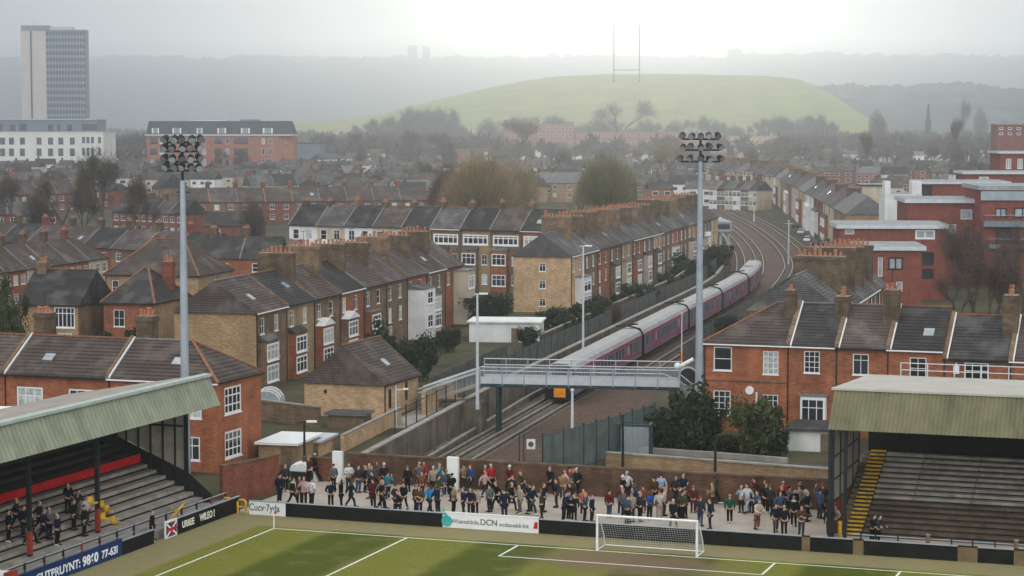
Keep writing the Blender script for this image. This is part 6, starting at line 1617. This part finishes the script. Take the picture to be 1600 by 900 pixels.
def make_dome(H, Rr, crown_m, seed, n=9000, twd=.07, tl=2.2, base=.12, tm='bark'):
    """dense round winter crown: stems fanning out from a short trunk, thousands of fine twigs in an uneven dome"""
    rg = random.Random(seed); mb = MB(); cr = MB()
    mb.tube([(0, 0, -.3), (0, 0, H * base)], [Rr * .06, Rr * .05], tm, n=8)
    lob = [(Vector((rg.gauss(0, 1), rg.gauss(0, 1), rg.uniform(-.1, 1))).normalized(), rg.uniform(.55, 1.2)) for _ in range(30)]
    def rad(d):
        w = [(max(0, d.dot(l[0])) ** 14, l[1]) for l in lob]; s = sum(a for a, _ in w) + .08
        return (sum(a * b for a, b in w) + .08 * .85) / s
    C = Vector((0, 0, H * .42))
    for k in range(46):
        d = Vector((rg.gauss(0, 1), rg.gauss(0, 1), rg.uniform(.1, 1.6))).normalized(); e = C + Vector((d.x * Rr, d.y * Rr, d.z * H * .56)) * rad(d) * .9
        s = Vector((0, 0, H * base * rg.uniform(.5, 1))); m_ = s.lerp(e, .5) + Vector((0, 0, H * .06))
        mb.tube([s, m_, e], [Rr * .022, Rr * .013, Rr * .005], tm, n=4, caps=False)
    for k in range(n):
        d = Vector((rg.gauss(0, 1), rg.gauss(0, 1), rg.gauss(.25, .8))).normalized()
        f = rg.random() ** .58 * rad(d); p = C + Vector((d.x * Rr, d.y * Rr, d.z * H * .54)) * f
        if p.z < H * .06: continue
        dd = (d * .8 + Vector((rg.gauss(0, .35), rg.gauss(0, .35), .55 + rg.gauss(0, .35)))).normalized(); l = tl * rg.uniform(.5, 1.3)
        sd = dd.cross(Vector((rg.gauss(0, 1), rg.gauss(0, 1), rg.gauss(0, 1)))).normalized() * twd * rg.uniform(.6, 1.4)
        cr.poly([p - sd, p + sd, p + dd * l], crown_m)
    return mb.mesh('trunk'), cr.mesh('crown')
def make_bush(H, Rr, m, seed, n=5000, ls=.16):
    rg = random.Random(seed); cr = MB(); st = MB()
    for k in range(9):
        a = rg.uniform(0, 6.3); st.tube([(0, 0, -.1), (math.cos(a) * Rr * .4, math.sin(a) * Rr * .4, H * .6)], [.06, .02], 'bark', n=4)
    lob = [(Vector((rg.uniform(-1, 1) * Rr * .8, rg.uniform(-1, 1) * Rr * .8, rg.uniform(.12, .92) * H)), rg.uniform(.12, .42)) for _ in range(34)]
    for k in range(n):
        c, s = rg.choice(lob); d = Vector((rg.gauss(0, 1), rg.gauss(0, 1), rg.gauss(0, 1))).normalized() * min(1.5, abs(rg.gauss(.75, .3)))
        p = c + Vector((d.x * Rr * s, d.y * Rr * s, d.z * H * s * .7))
        if p.z < .02: continue
        a = Vector((rg.gauss(0, 1), rg.gauss(0, 1), rg.gauss(0, 1))).normalized() * ls * rg.uniform(.6, 1.5); b = a.cross(Vector((rg.gauss(0, 1), rg.gauss(0, 1), rg.gauss(0, 1)))).normalized() * ls * .6
        cr.poly([p - a, p + b, p + a, p - b], m)
    return st.mesh('trunk'), cr.mesh('crown')
def make_conifer(H, Rr, seed, n=3500):
    rg = random.Random(seed); st = MB(); cr = MB(); st.tube([(0, 0, -.2), (0, 0, H * .95)], [.3, .05], 'bark', n=6)
    for k in range(n):
        t = rg.random() ** .6; z = H * (1 - t) + .5; r = Rr * t * rg.uniform(.3, 1.05) * (.8 + .2 * math.sin(z * 2.2)); a = rg.uniform(0, 6.283)
        p = Vector((math.cos(a) * r, math.sin(a) * r, z)); d = Vector((math.cos(a), math.sin(a), -.35)) * .5 * rg.uniform(.5, 1.3); s = Vector((-math.sin(a), math.cos(a), 0)) * .2
        cr.poly([p - s, p + s, p + d * 1.4], 'conifer')
    return st.mesh('trunk'), cr.mesh('crown')
def plant(name, label, meshes, pos, sc=(1, 1, 1), rz=None, group=None, cat='tree', crown_m=None):
    t = thing(name, label, cat, pos, rnd.uniform(0, 6.28) if rz is None else rz, group); t.scale = sc
    a = link('trunk', meshes[0], t); b = link('crown', meshes[1], t)
    if crown_m: setmat_(b, crown_m)
    return t
def setmat_(o, m): o.material_slots[0].link = 'OBJECT'; o.material_slots[0].material = MAT[m]
B1 = make_tree('bare', 10, 'twig_grey', 1, tw=60, tl=1.5, twd=.022, trunk=.2, first=.22); B2 = make_tree('bare', 10, 'twig_red', 5, spread=.55, tw=60, tl=1.6, twd=.022, up=.3, trunk=.2, first=.22); B3 = make_tree('bare', 10, 'twig_grey', 9, spread=.7, tw=60, tl=1.4, twd=.022, trunk=.2, first=.22)
D1 = make_dome(10, 5, 'twig_olive', 2, 21000, .017, 1.25); D2 = make_dome(10, 5, 'twig_green', 3, 19000, .017, 1.25); D3 = make_dome(10, 4.2, 'twig_grey', 4, 6500, .026, 1.1)
E1 = make_bush(3, 2, 'leaf_dark', 11, 7000); E2 = make_bush(3, 2, 'leaf_mid', 12, 6000); E3 = make_bush(3, 2, 'leaf_dark', 13, 4200, .13); E4 = make_bush(3, 2, 'leaf_mid', 14, 12000, .07); CO = make_conifer(10, 2.6, 4)
def tree_px(name, label, meshes, px, base_y, top_y, wpx=None, Y=None, base=10, group=None, cm=None, nat_w=None, cat='tree'):
    p = at_Y(px, base_y, Y) if Y else G(px, base_y); p = Vector((p.x, p.y, T(p.y))); h = at_Y(px, top_y, p.y).z - p.z; s = h / base; sw = s
    if wpx: sw = (wpx * p.y / F) / nat_w
    return plant(name, label, meshes, p, (sw, sw, s), group=group, crown_m=cm, cat=cat)
# the two big domes and bare giants in the middle
tree_px('winter_tree', 'broad tan dome shaped winter tree left of the middle, behind the slate roofs', D1, 748, 338, 232, 150, nat_w=10.6, Y=560)
tree_px('winter_tree', 'smaller tan winter tree merging with the left side of the broad tan dome', D1, 700, 338, 252, 80, nat_w=10.6, Y=575, cm='twig_red')
tree_px('winter_tree', 'smaller brown winter tree merging with the right side of the broad tan dome', D1, 800, 338, 244, 90, nat_w=10.6, Y=590, cm='twig_olive')
tree_px('winter_tree', 'round olive green winter tree right of the tan dome, before the pink blocks', D2, 945, 338, 230, 112, nat_w=10.6, Y=575)
tree_px('bare_tree', 'tall reddish bare tree rising behind the tan dome tree', B2, 818, 300, 186, 90, Y=1900, nat_w=8)
tree_px('bare_tree', 'tall thin brown bare tree left of the tan dome top', B1, 700, 300, 205, 80, Y=1700, nat_w=9, cm='twig_red')
tree_px('bare_tree', 'hazy bare tree standing above the pink brick blocks', B3, 968, 270, 152, 90, Y=2700, nat_w=9)
tree_px('bare_tree', 'hazy bare tree right of the olive green tree', B1, 1035, 300, 222, 70, Y=1000, nat_w=9, cm='twig_olive')
tree_px('bare_tree', 'small dark tree at the near end of the hazy cream terrace', D3, 1166, 330, 286, 34, Y=850, nat_w=9)
# left bare trees
for i, (px, by, ty, w, Y, ms, lab) in enumerate([(162, 345, 232, 110, 520, B1, 'largest dark bare tree left of the left floodlight mast'), (95, 345, 262, 80, 540, B3, 'bare tree right of the dark glazed shop strip'),
    (205, 345, 272, 70, 500, B2, 'bare tree just left of the white edged gable'), (130, 340, 285, 70, 480, B1, 'dark twiggy shrub tree below the largest bare tree'), (228, 345, 295, 60, 470, B3, 'dark round shrub tree beside the maroon houses'),
    (20, 340, 268, 70, 560, B1, 'bare tree at the left edge under the cream offices'), (60, 330, 284, 60, 520, D3, 'low brown shrub tree at the left above the red gabled row'),
    (536, 290, 205, 60, 1700, B3, 'bare tree before the white gabled row'), (395, 345, 300, 50, 480, D3, 'low shrub tree behind the middle red pair of houses'), (600, 270, 212, 60, 1800, B1, 'bare tree right of the white gabled row'),
    (650, 280, 203, 60, 1700, B2, 'bare tree left of the tan dome, in haze')]):
    tree_px('bare_tree', lab, ms, px, by, ty, w, Y=Y, nat_w=9)
# right bare clump
for i, (px, ty, w, Y, ms, lab) in enumerate([(1520, 345, 120, 300, B2, 'tallest bare tree in front of the red apartments at the right'), (1575, 370, 120, 285, B1, 'bare tree nearest the right edge below the balconies'), (1493, 395, 90, 290, B3, 'bare tree left of the right clump'),
    (1548, 395, 110, 275, B2, 'low bare tree in the middle of the right clump'), (1597, 330, 90, 310, B3, 'tall bare tree cut by the right edge')]):
    tree_px('bare_tree', lab, ms, px, 560, ty, w, Y=Y, nat_w=9, group='bare trees before the red apartments', cm='twig_red')
# bushes
def bush_px(label, ms, px, by, ty, w, zb=0, Y=None, cm=None, name='bush'):
    p = at_z(px, by, zb) if Y is None else Vector((at_Y(px, by, Y).x, Y, T(Y) + zb)); h = (by - ty) * p.y / F * 1.02 if Y is None else at_Y(px, ty, p.y).z - p.z
    return plant(name, label, ms, p, ((w * p.y / F) / 3.7, (w * p.y / F) / 3.7, h / 3.0), crown_m=cm, cat='bush')
bush_px('large dark evergreen bush at the right end of the footbridge', E1, 1062, 700, 606, 92)
bush_px('dark evergreen bush leaning against the red house corner', E3, 1098, 700, 640, 60)
bush_px('mid green bush in front of the red sash window house', E2, 1184, 710, 634, 76)
bush_px('low dark shrub left of the mid green bush', E3, 1140, 706, 680, 70)
bush_px('small dark hedge shrub beside the pale garage', E3, 1215, 715, 676, 40)
bush_px('dark hedge in front of the red hipped house at the left', E1, 192, 560, 508, 72, Y=262)
bush_px('tall brown ivy covered bush at the left edge', E4, 8, 560, 428, 76, Y=262)
bush_px('dark garden hedge beside the red corner house', E1, 440, 660, 628, 70, Y=222)
bush_px('second dark garden hedge left of the small outbuilding', E3, 480, 655, 634, 50, Y=224)
bush_px('dark ivy tree behind the small outbuilding roof', E1, 610, 600, 512, 66, Y=262)
bush_px('dark shrub right of the ivy tree above the fence', E3, 655, 600, 528, 56, Y=252)
bush_px('low dark hedge left of the white rendered extension', E3, 700, 545, 515, 40, Y=285)
bush_px('dark hedge before the buff gable end', E3, 865, 500, 482, 50, Y=318)
bush_px('dark shrub at the fence below the long terrace', E1, 925, 500, 470, 60, Y=325)
bush_px('pinkish shrub on the fence beside the long terrace', E3, 958, 492, 478, 26, Y=322, cm='twig_red')
bush_px('dark shrub farther along the fence of the long terrace', E3, 1000, 475, 446, 60, Y=362)
bush_px('dark shrub at the far end of the fence left of the tracks', E1, 1085, 440, 400, 60, Y=425)
bush_px('shrub beside the blue cabin at the curve', E3, 1120, 420, 385, 50, Y=455)
bush_px('dark hedge behind the white flat roofed shed', E3, 760, 498, 462, 80, Y=325)
bush_px('second hedge between the brown terrace and the middle row', E1, 700, 470, 440, 60, Y=350)
for i in range(14):
    px = rnd.uniform(800, 1070); yy = 300 + (px - 800) * .62; 
    plant('bush', 'dark ragged shrub along the palisade fence above the retaining wall', E3, (XL(yy) - 3.2 - rnd.random(), yy, 0), (rnd.uniform(.5, .8),) * 2 + (rnd.uniform(.6, 1.0),), group='shrubs along the palisade fence', cat='bush')
for i in range(9):
    y = 268 + i * 22; plant('bush', 'dark shrub in the gap between the two long terraces', E3, (-2 + (y - 250) * .24, y + 20, 0), (.9, .9, rnd.uniform(.7, 1.2)), group='shrubs between the terraces', cat='bush')

# scattered far trees, individually placed
FT = 'bare trees in the hazy distance'
sp_ = [(1372, 226, 166, 36, D3, 'round dark tree in the right distance'), (1450, 215, 165, 20, CO, 'pointed dark conifer in the right distance'), (1503, 215, 153, 26, B1, 'slim bare tree right of the conifer'),
       (1532, 200, 163, 30, D3, 'domed tree far right beyond the slim bare tree'), (1492, 260, 182, 32, B2, 'tall brown poplar like tree at the right'), (1580, 250, 190, 40, B2, 'brown bare tree before the dark low block'), (1356, 270, 205, 30, B2, 'thin brown tree left of the poplar like tree')]
for px, by, ty, w, ms, lab in sp_: tree_px('tree', lab, ms, px, by, ty, w, Y=interp(by, [(200, 3000), (226, 2400), (270, 1200)]), nat_w=9 if ms is not CO else 5.2)
for i in range(150):
    Y = rnd.uniform(900, 3400) ** 1.0; px = rnd.uniform(140, 1600); ms = rnd.choice((B1, B2, B3, D3, D3)); h = rnd.uniform(9, 19)
    X = (px - 800) / F * Y
    if 560 < px < 1290 and Y > 2800: continue
    if 1090 < px < 1330 and Y < 1080: continue
    plant('bare_tree', 'bare winter tree among the hazy far streets', ms, (X, Y, T(Y)), (h / 10 * .85, h / 10 * .85, h / 10), group=FT)
for i in range(120):                                        # fringe at the foot of the mound
    Y = rnd.uniform(2600, 3040); px = rnd.uniform(560, 1300); ms = rnd.choice((B1, B3, D3)); h = rnd.uniform(18, 44) * (1.25 if px < 760 else 1)
    plant('bare_tree', 'bare winter tree at the foot of the green mound', ms, ((px - 800) / F * Y, Y, T(Y)), (h / 10, h / 10, h / 10), group='bare trees below the mound')
for i in range(60):                                        # town trees between the rows
    px = rnd.uniform(0, 680); py = rnd.uniform(262, 350); q = G(px, py)
    if 440 > q.y or q.y > 1000: continue
    plant('bare_tree', 'bare garden tree between the roofs at the left', rnd.choice((B1, B3, D3)), q, (.5, .5, rnd.uniform(.45, .8)), group='garden trees between the left roofs')

# ================================================================== parked cars below the cream terrace
def car(label, pos, rz, m):
    t = thing('parked_car', label, 'car', pos, rz, 'cars parked below the cream terrace')
    k = MB(); k.prism([(-2.1, -.85, .35), (2.1, -.85, .35), (2.15, -.85, .8), (1.2, -.85, .95), (-2.0, -.85, 1.0), (-2.15, -.85, .7)], (0, 1.7, 0), m); k.build('body', t)
    k = MB(); k.prism([(-1.8, -.75, 1.0), (1.15, -.75, .96), (.55, -.65, 1.48), (-1.3, -.65, 1.5)], (0, 1.45, 0), 'glass'); k.build('cabin', t)
    k = MB(); k.box(-1.25, .5, -.66, .74, 1.49, 1.54, m); k.build('roof', t)
    for x in (-1.3, 1.35):
        for y in (-.86, .7): k = MB(); k.tube([(x, y, .33), (x, y + .18, .33)], .33, 'train_black', n=10); k.build('wheel', t)
for i, (px, py, m, lab) in enumerate([(1262, 378, 'board_white', 'white car parked nearest the chimney stacks below the cream terrace'), (1252, 366, 'steel_pale', 'silver car second along the street below the cream terrace'), (1243, 356, 'train_black', 'black car third along the street below the cream terrace'), (1275, 384, 'board_blue', 'dark blue car beside the nearest cream terrace house')]):
    car(lab, G(px, py), R(75), m)

for i in range(16):
    yy = 290 + i * 17 + rnd.uniform(-5, 5)
    plant('bush', 'ragged shrub behind the fence right of the curving tracks', E3, (XR(yy) + 2.2 + rnd.random(), yy, T(yy)), (rnd.uniform(.6, 1.0),) * 2 + (rnd.uniform(.5, 1.1),), group='shrubs right of the curving tracks', cat='bush', crown_m=rnd.choice(('leaf_dark', 'twig_green', 'leaf_mid')))
# ================================================================== distant streets
def far_house_mesh(wall, roof, w, d, h, r, nw):
    k = MB(); k.box(0, w, 0, d, -2, h, wall)
    k.prism([(-.2, -.3, h + .003), (-.2, d + .3, h + .003), (-.2, d / 2, h + r)], (w + .4, 0, 0), roof)
    for i in range(nw):
        x = w * (i + .25) / nw
        for z in (h - 2.3, h - 5.2): k.box(x, x + w / nw * .5, -.08, -.003, z, z + 1.5, 'white_paint'); k.box(x + .15, x + w / nw * .5 - .15, -.12, -.083, z + .15, z + 1.35, 'glass')
    k.box(w * .1, w * .1 + 1, d / 2 - .6, d / 2 + .6, h + r * .6, h + r + 1.3, 'brick_stack')
    return k.mesh('far_house')
FH = [far_house_mesh(w, r, rnd.uniform(7, 13), 8, rnd.uniform(5.5, 7.5), rnd.uniform(2.5, 4), rnd.choice((2, 3))) for w, r in
      [('brick_red', 'tile_dark'), ('render_white', 'slate'), ('brick_brown', 'tile_mauve'), ('brick_pink', 'slate_pale'), ('render_cream', 'tile_brown'), ('brick_maroon', 'tile_mauve'), ('brick_yellow', 'slate'), ('render_white', 'tile_dark')]]
FD = ['red brick far house with dark roof', 'white rendered far house with slate roof', 'brown far house with mauve roof', 'pink brick far house with pale roof', 'cream far house with brown roof', 'maroon far house with mauve roof', 'yellow brick far house with slate roof', 'white far house with dark roof']
nf = 0
for row_ in range(34):
    Y = 800 * (1.045 ** row_); px = rnd.uniform(-40, 10)
    while px < 1640:
        wpx = rnd.uniform(9, 14) * F / Y
        ok = not (px < 480 and (Y < 900 or 1290 < Y < 1520)) and not (1080 < px < 1360 and Y < 1080) and not (880 < px + 0 < 1215 and 2150 < Y < 2350) and not (780 < px < 905 and 2350 < Y < 2500) and not (660 < px < 850 and Y < 720) and not (1380 < px and Y < 720)
        if ok and Y < 2100 or (ok and (px > 1240 or px < 560) and Y < 3400):
            if rnd.random() < .8 and nf < 230:
                i = rnd.randrange(8); o = link('far_house', FH[i], None, ((px - 800) / F * Y, Y, T(Y)), rnd.choice((-.1, .15, -.3, 1.3, .0)))
                tag(o, f'{FD[i]} in the hazy streets', 'house', f'{FD[i]}s'); nf += 1
            px += wpx * (1 if rnd.random() < .7 else 2.5)
        else: px += wpx
town = MB()
for k in range(1300):
    Y = rnd.uniform(1700, 4600); px = rnd.uniform(-30, 1630)
    if 540 < px < 1290 and Y > 2900: continue
    X = (px - 800) / F * Y; z = T(Y); w, d, h = rnd.uniform(7, 22), 8, rnd.uniform(5, 8); m = rnd.choice(('brick_red', 'render_white', 'brick_brown', 'render_cream', 'brick_pink', 'render_white')); r_ = rnd.choice(('slate', 'tile_dark', 'tile_mauve', 'slate_pale'))
    town.box(X, X + w, Y, Y + d, z - 2, z + h, m); town.prism([(X - .2, Y - .3, z + h + .003), (X - .2, Y + d + .3, z + h + .003), (X - .2, Y + d / 2, z + h + 3.2)], (w + .4, 0, 0), r_)
o = town.build('distant_town'); o['kind'] = 'stuff'
# distant woodland as one mass of small crowns
wd = MB()
def crown(mb, x, y, z, r, m, rg=rnd):
    for q in range(7):
        a = rg.uniform(0, 6.28); b = Vector((x + math.cos(a) * r * .5 * rg.random(), y + math.sin(a) * r * .5 * rg.random(), z + r * rg.uniform(.4, 1.3)))
        for f in range(9):
            d = Vector((rg.gauss(0, 1), rg.gauss(0, .4), rg.gauss(.4, 1))).normalized() * r * rg.uniform(.5, .9); e = d.cross(Vector((0, 1, 0))).normalized() * r * .13
            mb.poly([b - e, b + e, b + d], m)
for k in range(3000):
    Y = rnd.uniform(1700, 5000); px = rnd.uniform(-40, 1640)
    if 560 < px < 1290 and Y > 2950: continue
    if 770 < px < 1230 and 1900 < Y < 2480: continue
    crown(wd, (px - 800) / F * Y, Y, T(Y), rnd.uniform(6, 13), rnd.choice(('twig_grey', 'bark', 'twig_grey', 'twig_red')))
for k in range(700):
    Y = rnd.uniform(900, 1000); px = rnd.uniform(150, 330)
    Y2 = Y + 1000; crown(wd, (px - 800) / F * Y2, Y2, T(Y2), rnd.uniform(5, 11), rnd.choice(('twig_grey', 'conifer', 'twig_grey')))
o = wd.build('distant_woodland'); o['kind'] = 'stuff'

# ================================================================== hills
def fbm(x, s, o=4): return sum(mnoise.noise(Vector((x * s * 2 ** i, 3.1 * i, .5))) / 2 ** i for i in range(o))
def hills():
    k = MB(); nx, ny = 620, 26; X0, X1 = -3300, 3300; idx = []
    for j in range(ny):
        t = j / (ny - 1); Y = 7700 + 2600 * t; prof = (math.sin(math.pi * (t - .5)) * .5 + .5) ** .9
        for i in range(nx):
            x = X0 + (X1 - X0) * i / (nx - 1)
            crest = 378 + 17 * fbm(x, .0015) + 7 * math.sin(x * .0012)
            bump = max(-.2, mnoise.noise(Vector((x * .024, Y * .02, 0)))) * 26 + max(0, mnoise.noise(Vector((x * .009, Y * .014, 7)))) * 26 + mnoise.noise(Vector((x * .07, Y * .07, 2))) * 9
            k.v.append((x, Y, T(7700) - 3 + (crest - 26) * prof + bump * min(1, .3 + t)))
    mi = k.mi('hill_wood')
    for j in range(ny - 1):
        for i in range(nx - 1):
            a = j * nx + i; k.f.append((a, a + 1, a + nx + 1, a + nx)); k.m.append(mi)
    struct(k.build('hills', None, None, 0, True))
    # nearer wooded rise on the right
    k = MB(); nx, ny = 300, 22; X0, X1 = 420, 1450
    for j in range(ny):
        t = j / (ny - 1); Y = 3700 + 1100 * t; prof = math.sin(math.pi * t * .5) ** 1.2
        for i in range(nx):
            x = X0 + (X1 - X0) * i / (nx - 1); px = 800 + x / Y * F
            cr = interp(px, [(1120, 22), (1180, 70), (1230, 112), (1300, 134), (1400, 130), (1500, 138), (1560, 126), (1650, 116)])
            bump = max(-.3, mnoise.noise(Vector((x * .07, Y * .05, 4)))) * 10 + mnoise.noise(Vector((x * .02, Y * .02, 9))) * 7 + mnoise.noise(Vector((x * .2, Y * .1, 2))) * 3
            k.v.append((x, Y, T(3700) - 3 + (cr - 12) * prof + bump * min(1, .25 + t)))
    mi = k.mi('hill_wood')
    for j in range(ny - 1):
        for i in range(nx - 1):
            a = j * nx + i; k.f.append((a, a + 1, a + nx + 1, a + nx)); k.m.append(mi)
    struct(k.build('hills', None, None, 0, True))
hills()
MY0, MY1 = 3050.0, 4100.0
prof_px = [(520, 190), (600, 178), (640, 168), (700, 153), (760, 139), (820, 127), (880, 120), (940, 117.5), (1020, 117), (1100, 118), (1180, 119.5), (1230, 124), (1250, 135), (1280, 165), (1300, 230)]
def mound_z(X, Y):
    pxc = 800 + X / MY1 * F; zc = CAMZ + (HOR - interp(pxc, prof_px)) / F * MY1
    t = (Y - MY0) / (MY1 - MY0); z0 = T(MY0) - 1.5
    if t <= 1: s = math.sin(math.pi / 2 * max(0, t)) ** 1.25
    else: s = max(0, math.cos((t - 1) * math.pi / 2))
    return z0 + (zc - z0) * s
k = MB(); nx, ny = 120, 46
for j in range(ny):
    Y = MY0 + (MY1 - MY0) * 1.7 * j / (ny - 1)
    for i in range(nx):
        X = -460 + 1050 * i / (nx - 1); k.v.append((X, Y, mound_z(X, Y) + 1.2 * mnoise.noise(Vector((X * .02, Y * .012, 1)))))
mi = k.mi('mound_grass')
for j in range(ny - 1):
    for i in range(nx - 1):
        a = j * nx + i; k.f.append((a, a + 1, a + nx + 1, a + nx)); k.m.append(mi)
struct(k.build('mound', None, None, 0, True))
# rugby posts standing on the mound
def mound_hit(px, py):
    lo = None
    for q in range(2000):
        Y = MY0 + (MY1 - MY0) * q / 2000; p = at_Y(px, py, Y)
        if p.z <= mound_z(p.x, Y): return p
    return at_Y(px, py, MY1 - 20)
pa, pb = mound_hit(959, 127.5), mound_hit(998.5, 129)
Ym = (pa.y + pb.y) / 2; h1 = at_Y(960, 38, Ym).z
L_ = at_Y(959, 128, Ym); R_ = at_Y(999, 129, Ym)
t = thing('rugby_posts', 'tall grey rugby posts on top of the green mound', 'rugby posts', (L_.x, Ym, mound_z(L_.x, Ym)))
w_ = R_.x - L_.x; hh = h1 - mound_z(L_.x, Ym); zb_ = at_Y(960, 109, Ym).z - mound_z(L_.x, Ym)
for x in (0, w_): 
    q = MB(); q.tube([(x, 0, -1), (x, 0, zb_), (x, 0, hh)], [.95, .85, .75], 'steel_dark', n=8); po = q.build('post', t)
    q = MB(); q.tube([(x, 0, 0), (x, 0, 4.5)], 1.5, 'steel_dark', n=8); q.build('pad', po)
q = MB(); q.tube([(0, 0, zb_), (w_ / 2, 0, zb_ - .35), (w_, 0, zb_)], .7, 'steel_dark', n=8); q.build('crossbar', t)
p = mound_hit(946, 127); t = thing('marker_post', 'small dark post on the mound left of the rugby posts', 'post', p); q = MB(); q.tube([(0, 0, -.5), (0, 0, 3.2)], .35, 'steel_dark'); q.build('post', t); q = MB(); q.box(-.7, .7, -.2, .2, 2.4, 3.4, 'steel_dark'); q.build('board', t)

# ================================================================== light, sky, haze, camera
SUN_AZ, SUN_EL = R(3.1), R(2.7)                              # azimuth to the right of +Y, behind the mound
w = bpy.data.worlds.new('World'); SC.world = w; w.use_nodes = True; nt = w.node_tree; N = nt.nodes; L = nt.links
bg = N['Background']
sky = N.new('ShaderNodeTexSky'); sky.sky_type = 'NISHITA'; sky.sun_disc = False; sky.sun_elevation = SUN_EL; sky.sun_rotation = SUN_AZ; sky.air_density = 1.0; sky.dust_density = 4.0; sky.altitude = 30
hs = N.new('ShaderNodeHueSaturation'); hs.inputs['Saturation'].default_value = .12; L.new(sky.outputs[0], hs.inputs['Color'])
# overcast layer: even grey cloud, a little noise, brighter where the sun stands behind it
tc = N.new('ShaderNodeTexCoord'); nz = N.new('ShaderNodeTexNoise'); nz.inputs['Scale'].default_value = 3.0; nz.inputs['Detail'].default_value = 3
mp = N.new('ShaderNodeMapping'); mp.inputs['Scale'].default_value = (1, 1, 5); L.new(tc.outputs['Generated'], mp.inputs[0]); L.new(mp.outputs[0], nz.inputs['Vector'])
cm = N.new('ShaderNodeMix'); cm.data_type = 'RGBA'; cm.inputs[6].default_value = (.82, .87, .915, 1); cm.inputs[7].default_value = (1.12, 1.15, 1.17, 1); L.new(nz.outputs['Fac'], cm.inputs[0])
mx = N.new('ShaderNodeMix'); mx.data_type = 'RGBA'; mx.inputs[0].default_value = .96; L.new(hs.outputs[0], mx.inputs[6])
# brighter patch of thin cloud in front of the sun
dv = Vector((math.sin(SUN_AZ) * math.cos(R(2.5)), math.cos(SUN_AZ) * math.cos(R(2.5)), math.sin(R(2.5))))
dp = N.new('ShaderNodeVectorMath'); dp.operation = 'DOT_PRODUCT'; L.new(tc.outputs['Generated'], dp.inputs[0]); dp.inputs[1].default_value = dv
def M_(op, a, b):
    x = N.new('ShaderNodeMath'); x.operation = op
    for s_, v_ in zip(x.inputs, (a, b)):
        if isinstance(v_, (int, float)): s_.default_value = v_
        else: L.new(v_, s_)
    return x.outputs[0]
e1 = M_('POWER', M_('MAXIMUM', dp.outputs['Value'], 0.0), 900.0); e2 = M_('POWER', M_('MAXIMUM', dp.outputs['Value'], 0.0), 130.0)
gl_ = M_('ADD', M_('MULTIPLY', e1, .1), M_('MULTIPLY', e2, .2))
gm = N.new('ShaderNodeMix'); gm.data_type = 'RGBA'; gm.blend_type = 'ADD'; gm.inputs[0].default_value = 1
gc = N.new('ShaderNodeVectorMath'); gc.operation = 'SCALE'; gc.inputs[0].default_value = (1.0, .95, .86); L.new(gl_, gc.inputs['Scale'])
sx = N.new('ShaderNodeSeparateXYZ'); L.new(tc.outputs['Generated'], sx.inputs[0])
def MM(op, a, b):
    x = N.new('ShaderNodeMath'); x.operation = op
    for s_, v_ in zip(x.inputs, (a, b)):
        if isinstance(v_, (int, float)): s_.default_value = v_
        else: L.new(v_, s_)
    return x.outputs[0]
# cloud luminance: low at the horizon, higher overhead, plus fill light added behind the viewer for the facades
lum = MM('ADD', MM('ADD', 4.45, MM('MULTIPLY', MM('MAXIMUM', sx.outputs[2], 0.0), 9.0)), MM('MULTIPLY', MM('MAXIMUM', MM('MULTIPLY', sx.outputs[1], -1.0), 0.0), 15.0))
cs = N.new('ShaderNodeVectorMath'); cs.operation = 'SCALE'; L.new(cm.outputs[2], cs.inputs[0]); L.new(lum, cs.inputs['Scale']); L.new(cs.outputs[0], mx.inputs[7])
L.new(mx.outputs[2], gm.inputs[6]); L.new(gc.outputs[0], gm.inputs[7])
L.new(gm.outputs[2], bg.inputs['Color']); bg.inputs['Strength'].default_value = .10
sd = bpy.data.lights.new('sun', 'SUN'); sd.energy = .78; sd.angle = R(10); sd.color = (1.0, .885, .69)
so = bpy.data.objects.new('sun', sd); COL.objects.link(so)
d = Vector((math.sin(SUN_AZ) * math.cos(SUN_EL), math.cos(SUN_AZ) * math.cos(SUN_EL), math.sin(SUN_EL)))
so.rotation_euler = (-d).to_track_quat('-Z', 'Y').to_euler()
hz = MB(); hz.box(-3600, 3600, -60, 10500, -8, 470, 'shade_black'); ho = hz.build('haze'); ho['kind'] = 'stuff'
hm = bpy.data.materials.new('haze_air'); hm.use_nodes = True; nt = hm.node_tree
for n_ in list(nt.nodes):
    if n_.type == 'BSDF_PRINCIPLED': nt.nodes.remove(n_)
pv = nt.nodes.new('ShaderNodeVolumePrincipled'); pv.inputs['Color'].default_value = (.79, .86, .955, 1); pv.inputs['Density'].default_value = HAZE; pv.inputs['Anisotropy'].default_value = .83
nt.links.new(pv.outputs[0], nt.nodes['Material Output'].inputs['Volume'])
ho.data.materials.clear(); ho.data.materials.append(hm)
cd = bpy.data.cameras.new('camera'); cd.sensor_width = 36; cd.lens = F / 1600 * 36; cd.clip_start = 1; cd.clip_end = 15000
co = bpy.data.objects.new('camera', cd); COL.objects.link(co); co.location = (0, 0, CAMZ); co.rotation_euler = (math.pi / 2 - TH, 0, 0); SC.camera = co
vs_ = SC.view_settings; vs_.view_transform = 'Standard'; vs_.look = 'None'; vs_.exposure = EXPOSURE; vs_.gamma = 1; vs_.use_curve_mapping = False
SC.render.engine = 'CYCLES'; cy = SC.cycles; cy.use_denoising = True; cy.max_bounces = 5; cy.diffuse_bounces = 3; cy.glossy_bounces = 2; cy.transmission_bounces = 2; cy.volume_bounces = 1; cy.sample_clamp_indirect = 8
